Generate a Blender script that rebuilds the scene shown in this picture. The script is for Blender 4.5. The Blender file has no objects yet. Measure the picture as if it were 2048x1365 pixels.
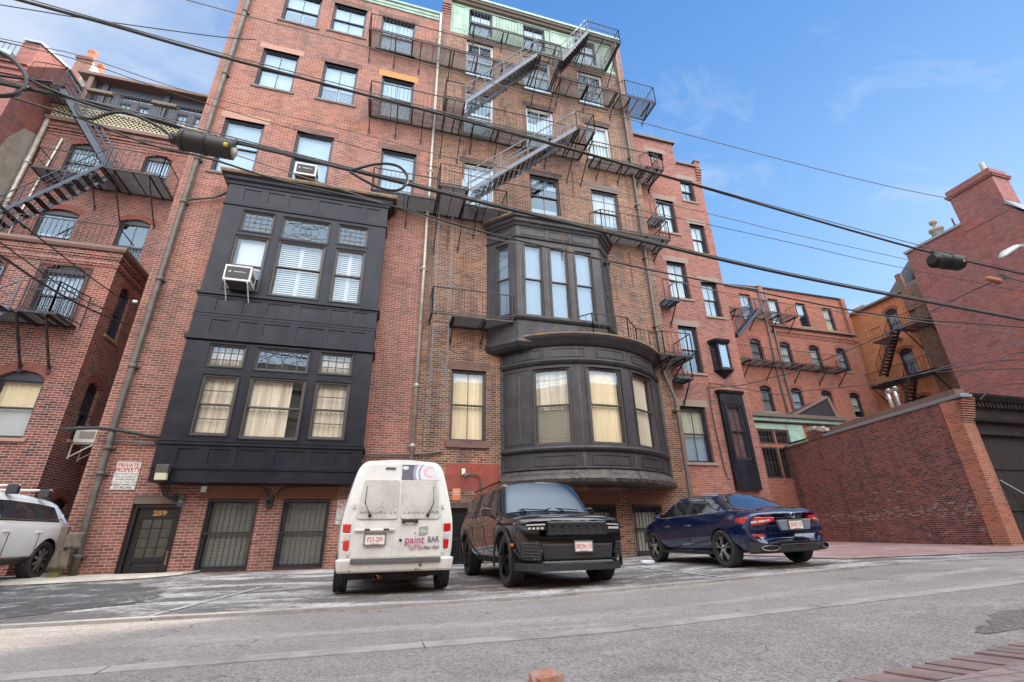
import bpy, bmesh, math, random
from mathutils import Vector, Matrix
from math import sin, cos, tan, pi, radians as R
random.seed(7)
sc = bpy.context.scene
COL = sc.collection
W0 = {}            # world origin of every object made here

# ---------------------------------------------------------------- objects
def empty(name, loc=(0, 0, 0), rz=0, label=None, cat=None, group=None, parent=None):
    o = bpy.data.objects.new(name, None)
    COL.objects.link(o)
    o.location = loc; o.rotation_euler = (0, 0, rz)
    o.empty_display_size = .2
    if label: o['label'] = label
    if cat: o['category'] = cat
    if group: o['group'] = group
    W0[o.name] = Vector(loc)
    return o

def tag(o, label=None, cat=None, group=None, kind=None):
    if label: o['label'] = label
    if cat: o['category'] = cat
    if group: o['group'] = group
    if kind: o['kind'] = kind
    return o

class MB:
    """collects shapes; build() links them as one mesh object"""
    def __init__(s): s.v = []; s.f = []; s.sm = []
    def add(s, vs, fs, smooth=False):
        n = len(s.v); s.v += [tuple(p) for p in vs]
        s.f += [tuple(n + i for i in f) for f in fs]
        s.sm += [smooth] * len(fs)
        return s
    def box(s, x0, x1, y0, y1, z0, z1):
        vs = [(x, y, z) for z in (z0, z1) for y in (y0, y1) for x in (x0, x1)]
        return s.add(vs, [(0, 2, 3, 1), (4, 5, 7, 6), (0, 1, 5, 4), (2, 6, 7, 3), (0, 4, 6, 2), (1, 3, 7, 5)])
    def bar(s, p, q, w=.03, h=None, up=(0, 0, 1)):
        """square bar from p to q, w across, h along 'up'"""
        h = h or w
        p = Vector(p); q = Vector(q); d = (q - p)
        if d.length < 1e-6: return s
        d.normalize(); u = Vector(up)
        if abs(d.dot(u)) > .98: u = Vector((0, 1, 0)) if abs(d.y) < .9 else Vector((1, 0, 0))
        a = d.cross(u).normalized() * (w / 2); b = a.cross(d).normalized() * (h / 2)
        vs = [c + i * a + j * b for c in (p, q) for i, j in ((-1, -1), (1, -1), (1, 1), (-1, 1))]
        return s.add(vs, [(0, 1, 2, 3), (7, 6, 5, 4), (0, 4, 5, 1), (1, 5, 6, 2), (2, 6, 7, 3), (3, 7, 4, 0)])
    def tube(s, pts, r, n=8, cap=True, flat=1.0):
        pts = [Vector(p) for p in pts]; rings = []
        for i, p in enumerate(pts):
            d = (pts[min(i + 1, len(pts) - 1)] - pts[max(i - 1, 0)])
            if d.length < 1e-7: d = Vector((0, 0, 1))
            d.normalize()
            u = Vector((0, 0, 1)) if abs(d.z) < .95 else Vector((0, 1, 0))
            a = d.cross(u).normalized(); b = a.cross(d).normalized()
            rr = r[i] if isinstance(r, (list, tuple)) else r
            rings.append([p + a * rr * cos(2 * pi * k / n) + b * rr * flat * sin(2 * pi * k / n) for k in range(n)])
        vs = [p for g in rings for p in g]
        fs = [(i * n + k, i * n + (k + 1) % n, (i + 1) * n + (k + 1) % n, (i + 1) * n + k)
              for i in range(len(rings) - 1) for k in range(n)]
        s.add(vs, fs, n > 5)
        if cap:
            m = len(s.v) - len(vs)
            s.f += [tuple(m + k for k in reversed(range(n))), tuple(m + (len(rings) - 1) * n + k for k in range(n))]
            s.sm += [False, False]
        return s
    def prism(s, poly, ext):
        """closed 3-D polygon extruded by vector ext"""
        n = len(poly); e = Vector(ext)
        vs = [Vector(p) for p in poly] + [Vector(p) + e for p in poly]
        fs = [tuple(range(n)), tuple(reversed(range(n, 2 * n)))]
        fs += [(i, i + n, (i + 1) % n + n, (i + 1) % n) for i in range(n)]
        return s.add(vs, fs)
    def rev(s, prof, c, axis='z', n=24, a0=0, a1=2 * pi, smooth=True):
        """revolve profile [(r, h)...] about an axis through c"""
        full = abs(a1 - a0 - 2 * pi) < 1e-6; m = n if full else n + 1
        vs = []
        for r, h in prof:
            for k in range(m):
                t = a0 + (a1 - a0) * k / n; x, y = r * cos(t), r * sin(t)
                p = {'z': (x, y, h), 'x': (h, x, y), 'y': (x, h, y)}[axis]
                vs.append((c[0] + p[0], c[1] + p[1], c[2] + p[2]))
        fs = [(i * m + k, i * m + (k + 1) % m, (i + 1) * m + (k + 1) % m, (i + 1) * m + k)
              for i in range(len(prof) - 1) for k in range(n)]
        return s.add(vs, fs, smooth)
    def build(s, name, mat, parent=None, bevel=0, local=False, subsurf=0, fixn=True):
        me = bpy.data.meshes.new(name)
        me.from_pydata(s.v, [], s.f)
        me.polygons.foreach_set('use_smooth', s.sm)
        if fixn:
            bm = bmesh.new(); bm.from_mesh(me)
            bmesh.ops.recalc_face_normals(bm, faces=bm.faces)
            bm.to_mesh(me); bm.free()
        if mat: me.materials.append(mat)
        me.update()
        o = bpy.data.objects.new(name, me); COL.objects.link(o)
        if parent is not None:
            o.parent = parent
            if local: W0[o.name] = Vector((0, 0, 0))
            else:
                o.location = -W0[parent.name]; W0[o.name] = Vector((0, 0, 0))
        else: W0[o.name] = Vector((0, 0, 0))
        if bevel:
            m = o.modifiers.new('b', 'BEVEL'); m.width = bevel; m.segments = 2; m.limit_method = 'ANGLE'; m.angle_limit = R(40)
        if subsurf:
            m = o.modifiers.new('s', 'SUBSURF'); m.levels = m.render_levels = subsurf
        return o

def text_mesh(body, size, mat, parent, name='lettering', origin=(0, 0, 0), xdir=(1, 0, 0), updir=(0, 0, 1), ext=.002, align='CENTER', local=True, shear=0, bold=0, sx=1.0):
    c = bpy.data.curves.new(name, 'FONT'); c.body = body; c.size = size; c.extrude = ext; c.align_x = align; c.align_y = 'CENTER'
    c.shear = shear; c.offset = bold; c.resolution_u = 3
    o = bpy.data.objects.new('tmp', c); COL.objects.link(o)
    dg = bpy.context.evaluated_depsgraph_get()
    me = bpy.data.meshes.new_from_object(o.evaluated_get(dg))
    bpy.data.objects.remove(o); bpy.data.curves.remove(c)
    x = Vector(xdir).normalized(); u = Vector(updir).normalized(); z = x.cross(u)
    M = Matrix((x * sx, u, z)).transposed().to_4x4(); M.translation = Vector(origin)
    me.transform(M); me.materials.clear(); me.materials.append(mat)
    o = bpy.data.objects.new(name, me); COL.objects.link(o)
    if parent is not None:
        o.parent = parent
        if not local: o.location = -W0[parent.name]
    W0[o.name] = Vector((0, 0, 0))
    return o

# ---------------------------------------------------------------- materials
def nt(name):
    m = bpy.data.materials.new(name); m.use_nodes = True
    t = m.node_tree; b = t.nodes['Principled BSDF']
    return m, t, b
def N(t, typ, **kw):
    n = t.nodes.new(typ)
    for k, v in kw.items():
        if k in n.inputs: n.inputs[k].default_value = v
        else: setattr(n, k, v)
    return n
def math_(t, op, a, b=None, clamp=False):
    n = t.nodes.new('ShaderNodeMath'); n.operation = op; n.use_clamp = clamp
    for i, x in enumerate((a, b)):
        if x is None: continue
        if isinstance(x, (int, float)): n.inputs[i].default_value = x
        else: t.links.new(x, n.inputs[i])
    return n.outputs[0]
def mixc(t, fac, a, b, mode='MIX'):
    n = t.nodes.new('ShaderNodeMix'); n.data_type = 'RGBA'; n.blend_type = mode
    for i, x in ((0, fac), (6, a), (7, b)):
        if isinstance(x, (int, float)): n.inputs[i].default_value = x
        elif isinstance(x, (tuple, list)): n.inputs[i].default_value = (*x[:3], 1)
        else: t.links.new(x, n.inputs[i])
    return n.outputs[2]
def ramp(t, fac, stops):
    n = t.nodes.new('ShaderNodeValToRGB'); e = n.color_ramp.elements
    while len(e) < len(stops): e.new(.5)
    for i, (p, c) in enumerate(stops):
        e[i].position = p; e[i].color = (*c, 1) if len(c) == 3 else c
    t.links.new(fac, n.inputs[0]); return n.outputs[0]
def noise(t, vec, scale, detail=4, rough=.55, dist=0.0):
    n = N(t, 'ShaderNodeTexNoise', Scale=scale, Detail=detail, Roughness=rough, Distortion=dist)
    if vec is not None: t.links.new(vec, n.inputs['Vector'])
    return n.outputs[0]
def scaled(t, vec, sx, sy, sz):
    n = N(t, 'ShaderNodeMapping'); n.inputs['Scale'].default_value = (sx, sy, sz)
    t.links.new(vec, n.inputs[0]); return n.outputs[0]
def bump(t, b, h, strength=.3, dist=.01):
    n = N(t, 'ShaderNodeBump'); n.inputs['Strength'].default_value = strength; n.inputs['Distance'].default_value = dist
    t.links.new(h, n.inputs['Height']); t.links.new(n.outputs[0], b.inputs['Normal'])

def mat(name, col, rough=.6, metal=0.0, var=.15, vs=6.0, bmp=.0, bs=40.0, coat=0.0, streak=False, spec=.5, dirt=None, dsc=3.0, damt=.5):
    m, t, b = nt(name)
    b.inputs['Roughness'].default_value = rough; b.inputs['Metallic'].default_value = metal
    b.inputs['Coat Weight'].default_value = coat; b.inputs['Coat Roughness'].default_value = .03
    b.inputs['Specular IOR Level'].default_value = spec
    tc = N(t, 'ShaderNodeTexCoord'); v = tc.outputs['Object']
    if streak: v2 = scaled(t, v, 6, 6, .5)
    else: v2 = v
    n1 = noise(t, v2, vs, 5, .6)
    k = math_(t, 'MULTIPLY_ADD', n1, 2 * var); t.nodes[-1].inputs[2].default_value = 1 - var
    c = mixc(t, 1.0, col, k, 'MULTIPLY')
    if dirt:
        n2 = noise(t, v2, dsc, 6, .65)
        f = math_(t, 'MULTIPLY', math_(t, 'MULTIPLY', math_(t, 'SUBTRACT', n2, .45), 5.0, True), damt, True)
        c = mixc(t, f, c, dirt)
    t.links.new(c, b.inputs['Base Color'])
    if bmp: bump(t, b, noise(t, v, bs, 3), bmp, .01 if bs > 8 else .04)
    if metal and bmp:
        rv = math_(t, 'MULTIPLY_ADD', noise(t, scaled(t, v, 2.5, 2.5, .8), 1.2, 5, .65), .5); t.nodes[-1].inputs[2].default_value = rough - .22
        t.links.new(rv, b.inputs['Roughness'])
    return m

def brick_mat(name, tones, mortar=(.42, .34, .30), soot=.3, white=.06, bw=.206, rh=.0677, wet=0.0, tint=None, ms=.006):
    """running bond laid in world metres; every brick gets its own tone"""
    m, t, b = nt(name)
    g = N(t, 'ShaderNodeNewGeometry'); sp = N(t, 'ShaderNodeSeparateXYZ'); t.links.new(g.outputs['Position'], sp.inputs[0])
    u = math_(t, 'ADD', math_(t, 'ADD', sp.outputs[0], sp.outputs[1]), 200.0); z = math_(t, 'ADD', sp.outputs[2], 20.0)
    row = math_(t, 'FLOOR', math_(t, 'DIVIDE', z, rh))
    odd = math_(t, 'MODULO', row, 2.0)
    uu = math_(t, 'ADD', u, math_(t, 'MULTIPLY', odd, bw * .5))
    ux = math_(t, 'DIVIDE', uu, bw); colm = math_(t, 'FLOOR', ux)
    fx = math_(t, 'MULTIPLY', math_(t, 'SUBTRACT', ux, colm), bw)
    fz = math_(t, 'MULTIPLY', math_(t, 'SUBTRACT', math_(t, 'DIVIDE', z, rh), row), rh)
    dx = math_(t, 'MINIMUM', fx, math_(t, 'SUBTRACT', bw, fx)); dz = math_(t, 'MINIMUM', fz, math_(t, 'SUBTRACT', rh, fz))
    d = math_(t, 'MINIMUM', dx, dz)
    wob = noise(t, g.outputs['Position'], 35, 2)
    d = math_(t, 'ADD', d, math_(t, 'MULTIPLY', math_(t, 'SUBTRACT', wob, .5), .003))
    face = math_(t, 'MULTIPLY', math_(t, 'SUBTRACT', d, ms - .0015), 1 / .003, True)      # 1 on the brick, 0 in the joint
    cv = N(t, 'ShaderNodeCombineXYZ'); t.links.new(colm, cv.inputs[0]); t.links.new(row, cv.inputs[1])
    wn = N(t, 'ShaderNodeTexWhiteNoise'); t.links.new(cv.outputs[0], wn.inputs[0])
    big = noise(t, g.outputs['Position'], .35, 4, .6)
    r = math_(t, 'MULTIPLY_ADD', wn.outputs[0], .74); t.nodes[-1].inputs[2].default_value = .13
    r = math_(t, 'ADD', r, math_(t, 'MULTIPLY', math_(t, 'SUBTRACT', big, .5), .9), True)
    n = len(tones)
    c = ramp(t, r, [(i / (n - 1), tones[i]) for i in range(n)])
    fine = noise(t, g.outputs['Position'], 22, 4, .7)
    k = math_(t, 'MULTIPLY_ADD', fine, .5); t.nodes[-1].inputs[2].default_value = .75
    c = mixc(t, 1.0, c, k, 'MULTIPLY')
    c = mixc(t, face, mortar, c)
    pn = noise(t, g.outputs['Position'], .55, 3, .5, .8); pn2 = noise(t, scaled(t, g.outputs['Position'], 1, 1, 2.2), 1.4, 4, .6)
    c = mixc(t, math_(t, 'MULTIPLY', math_(t, 'SUBTRACT', pn, .50), 4.0, True), c, mixc(t, 1.0, c, (1.18, .98, .84), 'MULTIPLY'))
    c = mixc(t, math_(t, 'MULTIPLY', math_(t, 'SUBTRACT', pn2, .56), 6.0, True), c, mixc(t, 1.0, c, (.72, .70, .72), 'MULTIPLY'))
    # soot: dark clouds, with vertical drips
    dr = noise(t, scaled(t, g.outputs['Position'], 1.6, 1.6, .22), 1.3, 5, .65)
    f = math_(t, 'MULTIPLY', math_(t, 'MULTIPLY', math_(t, 'SUBTRACT', dr, .50), 6.0, True), soot)
    c = mixc(t, f, c, (.030, .024, .022))
    ef = noise(t, g.outputs['Position'], 1.7, 7, .72)
    f2 = math_(t, 'MULTIPLY', math_(t, 'MULTIPLY', math_(t, 'SUBTRACT', ef, .64), 9.0, True), white)
    c = mixc(t, f2, c, (.62, .57, .54))
    if tint: c = mixc(t, 1.0, c, tint, 'MULTIPLY')
    t.links.new(c, b.inputs['Base Color'])
    b.inputs['Roughness'].default_value = .88
    h = math_(t, 'ADD', face, math_(t, 'MULTIPLY', fine, .35))
    bump(t, b, h, .55, .006)
    return m

PINK = [(.095, .038, .031), (.155, .055, .041), (.19, .066, .048), (.225, .076, .056), (.255, .093, .070), (.30, .13, .10)]
BROWN = [(.040, .026, .021), (.075, .041, .030), (.12, .057, .038), (.165, .072, .046), (.21, .090, .058), (.26, .14, .095)]
M = {}
M['brick_l'] = brick_mat('brick_left_house', PINK, mortar=(.42, .31, .255), soot=.30, white=.14)
M['brick_r'] = brick_mat('brick_brown_house', BROWN, mortar=(.42, .32, .24), soot=.42, white=.06)
M['brick_red'] = brick_mat('brick_red_house', [(.10, .038, .032), (.17, .060, .048), (.215, .078, .061), (.245, .094, .072), (.28, .12, .09)], mortar=(.36, .22, .18), soot=.10, white=.05)
M['brick_annex'] = brick_mat('brick_annex', [(.035, .020, .018), (.10, .034, .028), (.17, .05, .038), (.20, .06, .045), (.24, .085, .06)], mortar=(.44, .32, .28), soot=.25, white=.06)
M['brick_gar'] = brick_mat('brick_garage', [(.034, .022, .022), (.068, .028, .028), (.145, .042, .040), (.18, .052, .048), (.205, .064, .056), (.24, .09, .075)], mortar=(.34, .25, .22), soot=.40, white=.16, bw=.21)
M['brick_far'] = brick_mat('brick_far_house', [(.14, .045, .03), (.22, .068, .045), (.27, .085, .055), (.30, .11, .07)], mortar=(.30, .17, .13), soot=.10, white=.02)
M['brick_or'] = brick_mat('brick_orange', [(.28, .095, .04), (.40, .14, .058), (.46, .165, .07), (.50, .21, .10)], mortar=(.5, .28, .16), soot=.22, white=.02)
M['brick_plum'] = brick_mat('brick_plum', [(.13, .044, .044), (.19, .064, .062), (.22, .078, .073), (.245, .092, .084), (.28, .12, .108)], mortar=(.28, .16, .145), soot=.15, white=.03)
M['brick_litpier'] = brick_mat('brick_pier_lit', [(.18, .06, .04), (.28, .092, .055), (.33, .115, .07), (.36, .15, .10)], mortar=(.42, .28, .21), soot=.22, white=.10)  # garage brick made lighter and more orange, reflected light put into the colour
M['brick_opp'] = brick_mat('brick_opposite', [(.46, .26, .16), (.56, .38, .25), (.62, .46, .33)], mortar=(.6, .52, .42), soot=.05, white=.05)
M['arch_dark'] = mat('arch_brick', (.20, .065, .05), .9, var=.45, vs=14, bmp=.3)
M['mortar'] = mat('mortar', (.44, .33, .29), .95, var=.15, vs=30)
M['stone'] = mat('brownstone', (.155, .085, .068), .85, var=.25, vs=7, bmp=.3, bs=60, dirt=(.05, .035, .03), dsc=2.5, damt=.6)
M['stone_dk'] = mat('brownstone_dark', (.088, .056, .048), .85, var=.3, vs=7, bmp=.3, bs=60, dirt=(.03, .022, .02), dsc=3, damt=.7)
M['stone_or'] = mat('brownstone_orange', (.20, .082, .048), .85, var=.25, vs=5, bmp=.3, bs=60, dirt=(.13, .06, .04), dsc=2.5, damt=.5)
M['stone_yel'] = mat('sandstone_yellow', (.42, .23, .08), .85, var=.2, vs=9, bmp=.3, bs=60)
M['stone_pk'] = mat('sandstone_pink', (.36, .20, .15), .85, var=.15, vs=9, bmp=.3, bs=60)
M['stone_gr'] = mat('limestone_grey', (.24, .18, .145), .85, var=.15, vs=9, bmp=.3, bs=60)
M['sill_gr'] = mat('sill_grey', (.16, .13, .12), .85, var=.2, vs=9, bmp=.3, bs=60)
M['black_metal'] = mat('bay_sheet_metal', (.010, .011, .018), .33, .05, var=.4, vs=1.6, bmp=.22, bs=2.2, dirt=(.022, .021, .025), dsc=1.5, damt=.5, spec=.25)
M['grey_metal'] = mat('weathered_sheet_metal', (.036, .032, .037), .48, .1, var=.35, vs=2.2, bmp=.25, bs=5.0, dirt=(.075, .068, .066), dsc=1.6, damt=.5, spec=.4)
M['rust_edge'] = mat('rusty_gutter', (.13, .10, .075), .75, .1, var=.5, vs=5, bmp=.5, bs=14, dirt=(.33, .17, .05), dsc=6, damt=.8)
M['rust'] = mat('rust_stain', (.17, .075, .03), .85, var=.4, vs=8)
M['iron'] = mat('black_iron', (.022, .020, .024), .55, .3, var=.4, vs=5, dirt=(.12, .055, .03), dsc=9, damt=.55)
M['iron_blue'] = mat('blue_black_iron', (.030, .040, .060), .5, .3, var=.3, vs=5)
M['galv'] = mat('grey_painted_iron', (.105, .118, .145), .5, .35, var=.3, vs=5, dirt=(.07, .06, .06), dsc=6, damt=.5)
M['frame_b'] = mat('window_frame_black', (.018, .020, .030), .45, var=.2)
M['frame_w'] = mat('window_frame_white', (.55, .55, .53), .5, var=.1)
M['frame_br'] = mat('window_frame_brown', (.060, .048, .044), .5, var=.2)
M['copper'] = mat('green_copper', (.30, .41, .34), .7, .1, var=.25, vs=3, dirt=(.17, .24, .18), dsc=2.5, damt=.6)
M['gutter'] = mat('gutter_brown', (.13, .10, .08), .6, .2, var=.2)
M['pipe_gal'] = mat('downpipe_grey', (.46, .43, .38), .5, .4, var=.3, vs=3, dirt=(.12, .08, .05), dsc=4, damt=.4)
M['pipe_dk'] = mat('downpipe_brown', (.12, .105, .095), .55, .3, var=.3, vs=3)
M['pipe_cu'] = mat('downpipe_verdigris', (.10, .085, .075), .6, .3, var=.35, vs=3, dirt=(.17, .17, .14), dsc=3, damt=.5)
M['rubber'] = mat('black_rubber', (.018, .018, .020), .55, var=.2)
M['rubber_br'] = mat('cable_worn', (.035, .031, .029), .6, var=.25, vs=3)
M['wire'] = mat('cable_grey', (.16, .145, .12), .6, var=.25, vs=3)
M['white_paint'] = mat('white_enamel', (.62, .60, .55), .4, var=.08, dirt=(.38, .34, .28), dsc=4, damt=.3)
M['grille_dk'] = mat('dark_plastic', (.07, .07, .075), .5, var=.1)
M['white_pl'] = mat('white_plastic', (.7, .68, .62), .5, var=.08)
M['red_paint'] = mat('sign_red', (.34, .015, .04), .5, var=.05)
M['grey_ink'] = mat('sign_grey', (.16, .15, .15), .6, var=.1)
M['black_ink'] = mat('sign_black', (.02, .02, .02), .6, var=.05)
M['gold'] = mat('gold_paint', (.50, .26, .12), .35, .4, var=.1)
M['blind'] = mat('window_blind', (.42, .46, .50), .7, var=.05)
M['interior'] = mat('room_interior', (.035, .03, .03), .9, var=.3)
M['int_red'] = mat('room_wall_red', (.08, .015, .015), .9, var=.2)
M['wood_br'] = mat('brown_board', (.16, .10, .08), .8, var=.2)
M['slate'] = mat('roof_slate', (.10, .11, .13), .8, var=.3, vs=9, bmp=.3)
M['lead'] = mat('lead_flashing', (.26, .29, .32), .5, .3, var=.2, vs=3, dirt=(.15, .2, .18), dsc=3, damt=.3)
M['conc'] = mat('concrete', (.33, .30, .26), .9, var=.25, vs=5, bmp=.4, bs=50, dirt=(.2, .17, .12), dsc=2, damt=.6)
M['lattice'] = mat('lattice_tan', (.50, .44, .30), .8, var=.2)
M['terra'] = mat('terracotta', (.40, .15, .09), .8, var=.2)
M['chim_sunlit'] = mat('sunlit_chimney', (.50, .42, .32), .9, var=.2, bmp=.3, bs=20)  # cream of the sunlit chimney side, put into the colour
M['door_blk'] = mat('door_black_gloss', (.012, .012, .014), .3, var=.2)
M['wood_old'] = mat('old_board', (.15, .11, .085), .85, var=.4, vs=8, bmp=.5, bs=25)
M['tarp'] = mat('worn_mat', (.15, .12, .095), .85, var=.4, vs=5, bmp=.6, bs=14)
M['moss'] = mat('mossy_foot', (.17, .17, .06), .9, var=.3)
M['steel'] = mat('bright_steel', (.55, .53, .50), .35, .8, var=.15)
M['yellow'] = mat('yellow_label', (.6, .5, .05), .6)
M['orange_sign'] = mat('sign_orange', (.55, .16, .06), .6, var=.15)
M['green_pl'] = mat('green_plastic', (.03, .22, .12), .5)

def curtain_mat(name, c1, c2, sc_):
    m, t, b = nt(name)
    g = N(t, 'ShaderNodeNewGeometry')
    n1 = noise(t, scaled(t, g.outputs['Position'], sc_, sc_, .25), 1.0, 4, .6)
    t.links.new(ramp(t, n1, [(.3, c1), (.7, c2)]), b.inputs['Base Color'])
    b.inputs['Roughness'].default_value = .85
    bump(t, b, n1, .8, .05)
    return m
M['curtain'] = curtain_mat('curtain_cream', (.40, .35, .28), (.80, .73, .62), 9)
M['curtain_y'] = curtain_mat('shade_yellow', (.66, .55, .38), (.85, .73, .52), 2)
M['lace'] = curtain_mat('lace_white', (.34, .37, .40), (.50, .54, .58), 7)

def slat_mat(name, c, pitch, dark):
    m, t, b = nt(name)
    g = N(t, 'ShaderNodeNewGeometry'); sp = N(t, 'ShaderNodeSeparateXYZ'); t.links.new(g.outputs['Position'], sp.inputs[0])
    f = math_(t, 'FRACT', math_(t, 'DIVIDE', math_(t, 'ADD', sp.outputs[2], 20.0), pitch))
    e = math_(t, 'MULTIPLY', math_(t, 'SUBTRACT', f, .72), 8.0, True)
    t.links.new(mixc(t, e, c, dark), b.inputs['Base Color']); b.inputs['Roughness'].default_value = .6
    bump(t, b, f, .6, .01)
    return m
M['slats'] = slat_mat('blind_slats', (.40, .45, .50), .05, (.20, .24, .29))
M['shutter'] = slat_mat('shutter_louvres', (.66, .67, .68), .075, (.36, .38, .40))
M['slats_y'] = slat_mat('blind_slats_cream', (.30, .28, .23), .05, (.07, .06, .05))

def glass_mat(name, refl=1.0, tint=(.86, .90, .92), rough=.012):
    m, t, b = nt(name); t.nodes.remove(b)
    out = t.nodes['Material Output']
    fr = N(t, 'ShaderNodeFresnel'); gbf = N(t, 'ShaderNodeNewGeometry'); ior = math_(t, 'MULTIPLY_ADD', gbf.outputs['Backfacing'], 1 / 1.55 - 1.55); t.nodes[-1].inputs[2].default_value = 1.55; t.links.new(ior, fr.inputs[0])
    k = math_(t, 'MULTIPLY', fr.outputs[0], 2.3 * refl, True)
    tr = N(t, 'ShaderNodeBsdfTransparent'); tr.inputs[0].default_value = (*tint, 1)
    gl = N(t, 'ShaderNodeBsdfGlossy'); gl.inputs['Roughness'].default_value = rough; gl.inputs[0].default_value = (.60, .80, 1, 1)  # blue put into the reflection so the panes mirror a bluer sky
    tc = N(t, 'ShaderNodeNewGeometry'); bp = N(t, 'ShaderNodeBump'); bp.inputs['Strength'].default_value = .06; bp.inputs['Distance'].default_value = .02
    t.links.new(noise(t, tc.outputs['Position'], 1.6, 2), bp.inputs['Height']); t.links.new(bp.outputs[0], gl.inputs['Normal'])
    mx = N(t, 'ShaderNodeMixShader'); t.links.new(k, mx.inputs[0]); t.links.new(tr.outputs[0], mx.inputs[1]); t.links.new(gl.outputs[0], mx.inputs[2])
    t.links.new(mx.outputs[0], out.inputs[0])
    return m
M['glass'] = glass_mat('window_glass', .85, tint=(.72, .78, .82))
M['glass_warm'] = glass_mat('window_glass_old', .8, tint=(.98, .96, .92))
M['glass_low'] = glass_mat('window_glass_clear', .7)
# ---------------------------------------------------------------- wall planes
class Plane:
    """u runs along the wall, z up, d goes into the wall"""
    def __init__(s, o, U, n): s.o = o; s.U = U; s.n = n
    def P(s, u, z, d=0.0): return (s.o[0] + s.U[0] * u - s.n[0] * d, s.o[1] + s.U[1] * u - s.n[1] * d, z)
    seg = 1e9
class Bow:
    def __init__(s, cx, cy, r): s.c = (cx, cy); s.r = r
    def P(s, u, z, d=0.0):
        a = u / s.r; r = s.r - d
        return (s.c[0] + r * sin(a), s.c[1] - r * cos(a), z)
    seg = .12
def front(y): return Plane((0, y), (1, 0), (0, -1))
def seg_plane(p, q):
    """plane through plan points p -> q, outside on the right-hand side of travel seen from above (towards -Y when going +X)"""
    d = Vector((q[0] - p[0], q[1] - p[1])); L = d.length; d /= L
    return Plane(p, (d.x, d.y), (d.y, -d.x)), L

def pbox(mb, pl, u0, u1, z0, z1, d0, d1):
    vs = [pl.P(u, z, d) for z in (z0, z1) for d in (d0, d1) for u in (u0, u1)]
    return mb.add(vs, [(0, 2, 3, 1), (4, 5, 7, 6), (0, 1, 5, 4), (2, 6, 7, 3), (0, 4, 6, 2), (1, 3, 7, 5)])

def arc_pts(u0, u1, zs, rise, n=10):
    """points of a segmental arch from (u0,zs) over to (u1,zs)"""
    w = (u1 - u0) / 2; r = (w * w + rise * rise) / (2 * rise); c = (u0 + u1) / 2; zc = zs + rise - r; a = math.asin(min(1, w / r))
    return [(c + r * sin(-a + 2 * a * i / n), zc + r * cos(-a + 2 * a * i / n)) for i in range(n + 1)]

def wall(mb, pl, u0, u1, z0, z1, holes=(), reveal=.2, back=None):
    """front skin with real openings and their reveals. hole = (u0,u1,z0,z1[,arch rise])"""
    us = {u0, u1}; zs = {z0, z1}; H = []
    for h in holes:
        r = h[4] if len(h) > 4 else 0
        H.append((h[0], h[1], h[2], h[3] + r, h[3], r))
        us |= {h[0], h[1]}; zs |= {h[2], h[3] + r}
    us = sorted(u for u in us if u0 - 1e-6 <= u <= u1 + 1e-6); zs = sorted(z for z in zs if z0 - 1e-6 <= z <= z1 + 1e-6)
    if pl.seg < 100:
        new = []
        for a, b in zip(us, us[1:]):
            k = max(1, int((b - a) / pl.seg)); new += [a + (b - a) * i / k for i in range(k)]
        us = new + [us[-1]]
    for a, b in zip(us, us[1:]):
        for c, d in zip(zs, zs[1:]):
            m, n = (a + b) / 2, (c + d) / 2
            if any(h[0] < m < h[1] and h[2] < n < h[3] for h in H): continue
            mb.add([pl.P(a, c), pl.P(b, c), pl.P(b, d), pl.P(a, d)], [(0, 1, 2, 3)])
    for (a, b, c, top, spring, r) in H:
        loop = [(a, c), (b, c), (b, spring)]
        if r:
            ar = arc_pts(a, b, spring, r)
            loop += list(reversed(ar))[1:-1]
            h = len(ar) // 2
            mb.add([pl.P(a, top)] + [pl.P(*p) for p in ar[:h + 1]], [tuple(range(h + 2))])
            mb.add([pl.P(b, top)] + [pl.P(*p) for p in ar[h:]], [tuple(range(len(ar) - h + 1))])
        loop.append((a, spring))
        k = len(loop)
        vs = [pl.P(u, z) for u, z in loop] + [pl.P(u, z, reveal) for u, z in loop]
        mb.add(vs, [(i, (i + 1) % k, (i + 1) % k + k, i + k) for i in range(k)])

def sweep(mb, path, prof, closed=False, caps=True):
    """profile [(out,z)...] swept along a plan polyline; 'out' is to the right-hand side of travel"""
    n = len(path); rings = []
    for i in range(n):
        p = Vector(path[i])
        dirs = []
        if i > 0: dirs.append((p - Vector(path[i - 1])).normalized())
        if i < n - 1: dirs.append((Vector(path[i + 1]) - p).normalized())
        ns = [Vector((d.y, -d.x)) for d in dirs]
        b = sum(ns, Vector((0, 0))).normalized(); k = 1 / max(.3, b.dot(ns[0]))
        rings.append([(p.x + b.x * o * k, p.y + b.y * o * k, z) for o, z in prof])
    m = len(prof)
    mb.add([q for g in rings for q in g], [(i * m + j, (i + 1) * m + j, (i + 1) * m + (j + 1) % m, i * m + (j + 1) % m) for i in range(n - 1) for j in range(m)])
    if caps:
        mb.add(rings[0], [tuple(range(m))]); mb.add(rings[-1], [tuple(reversed(range(m)))])

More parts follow.
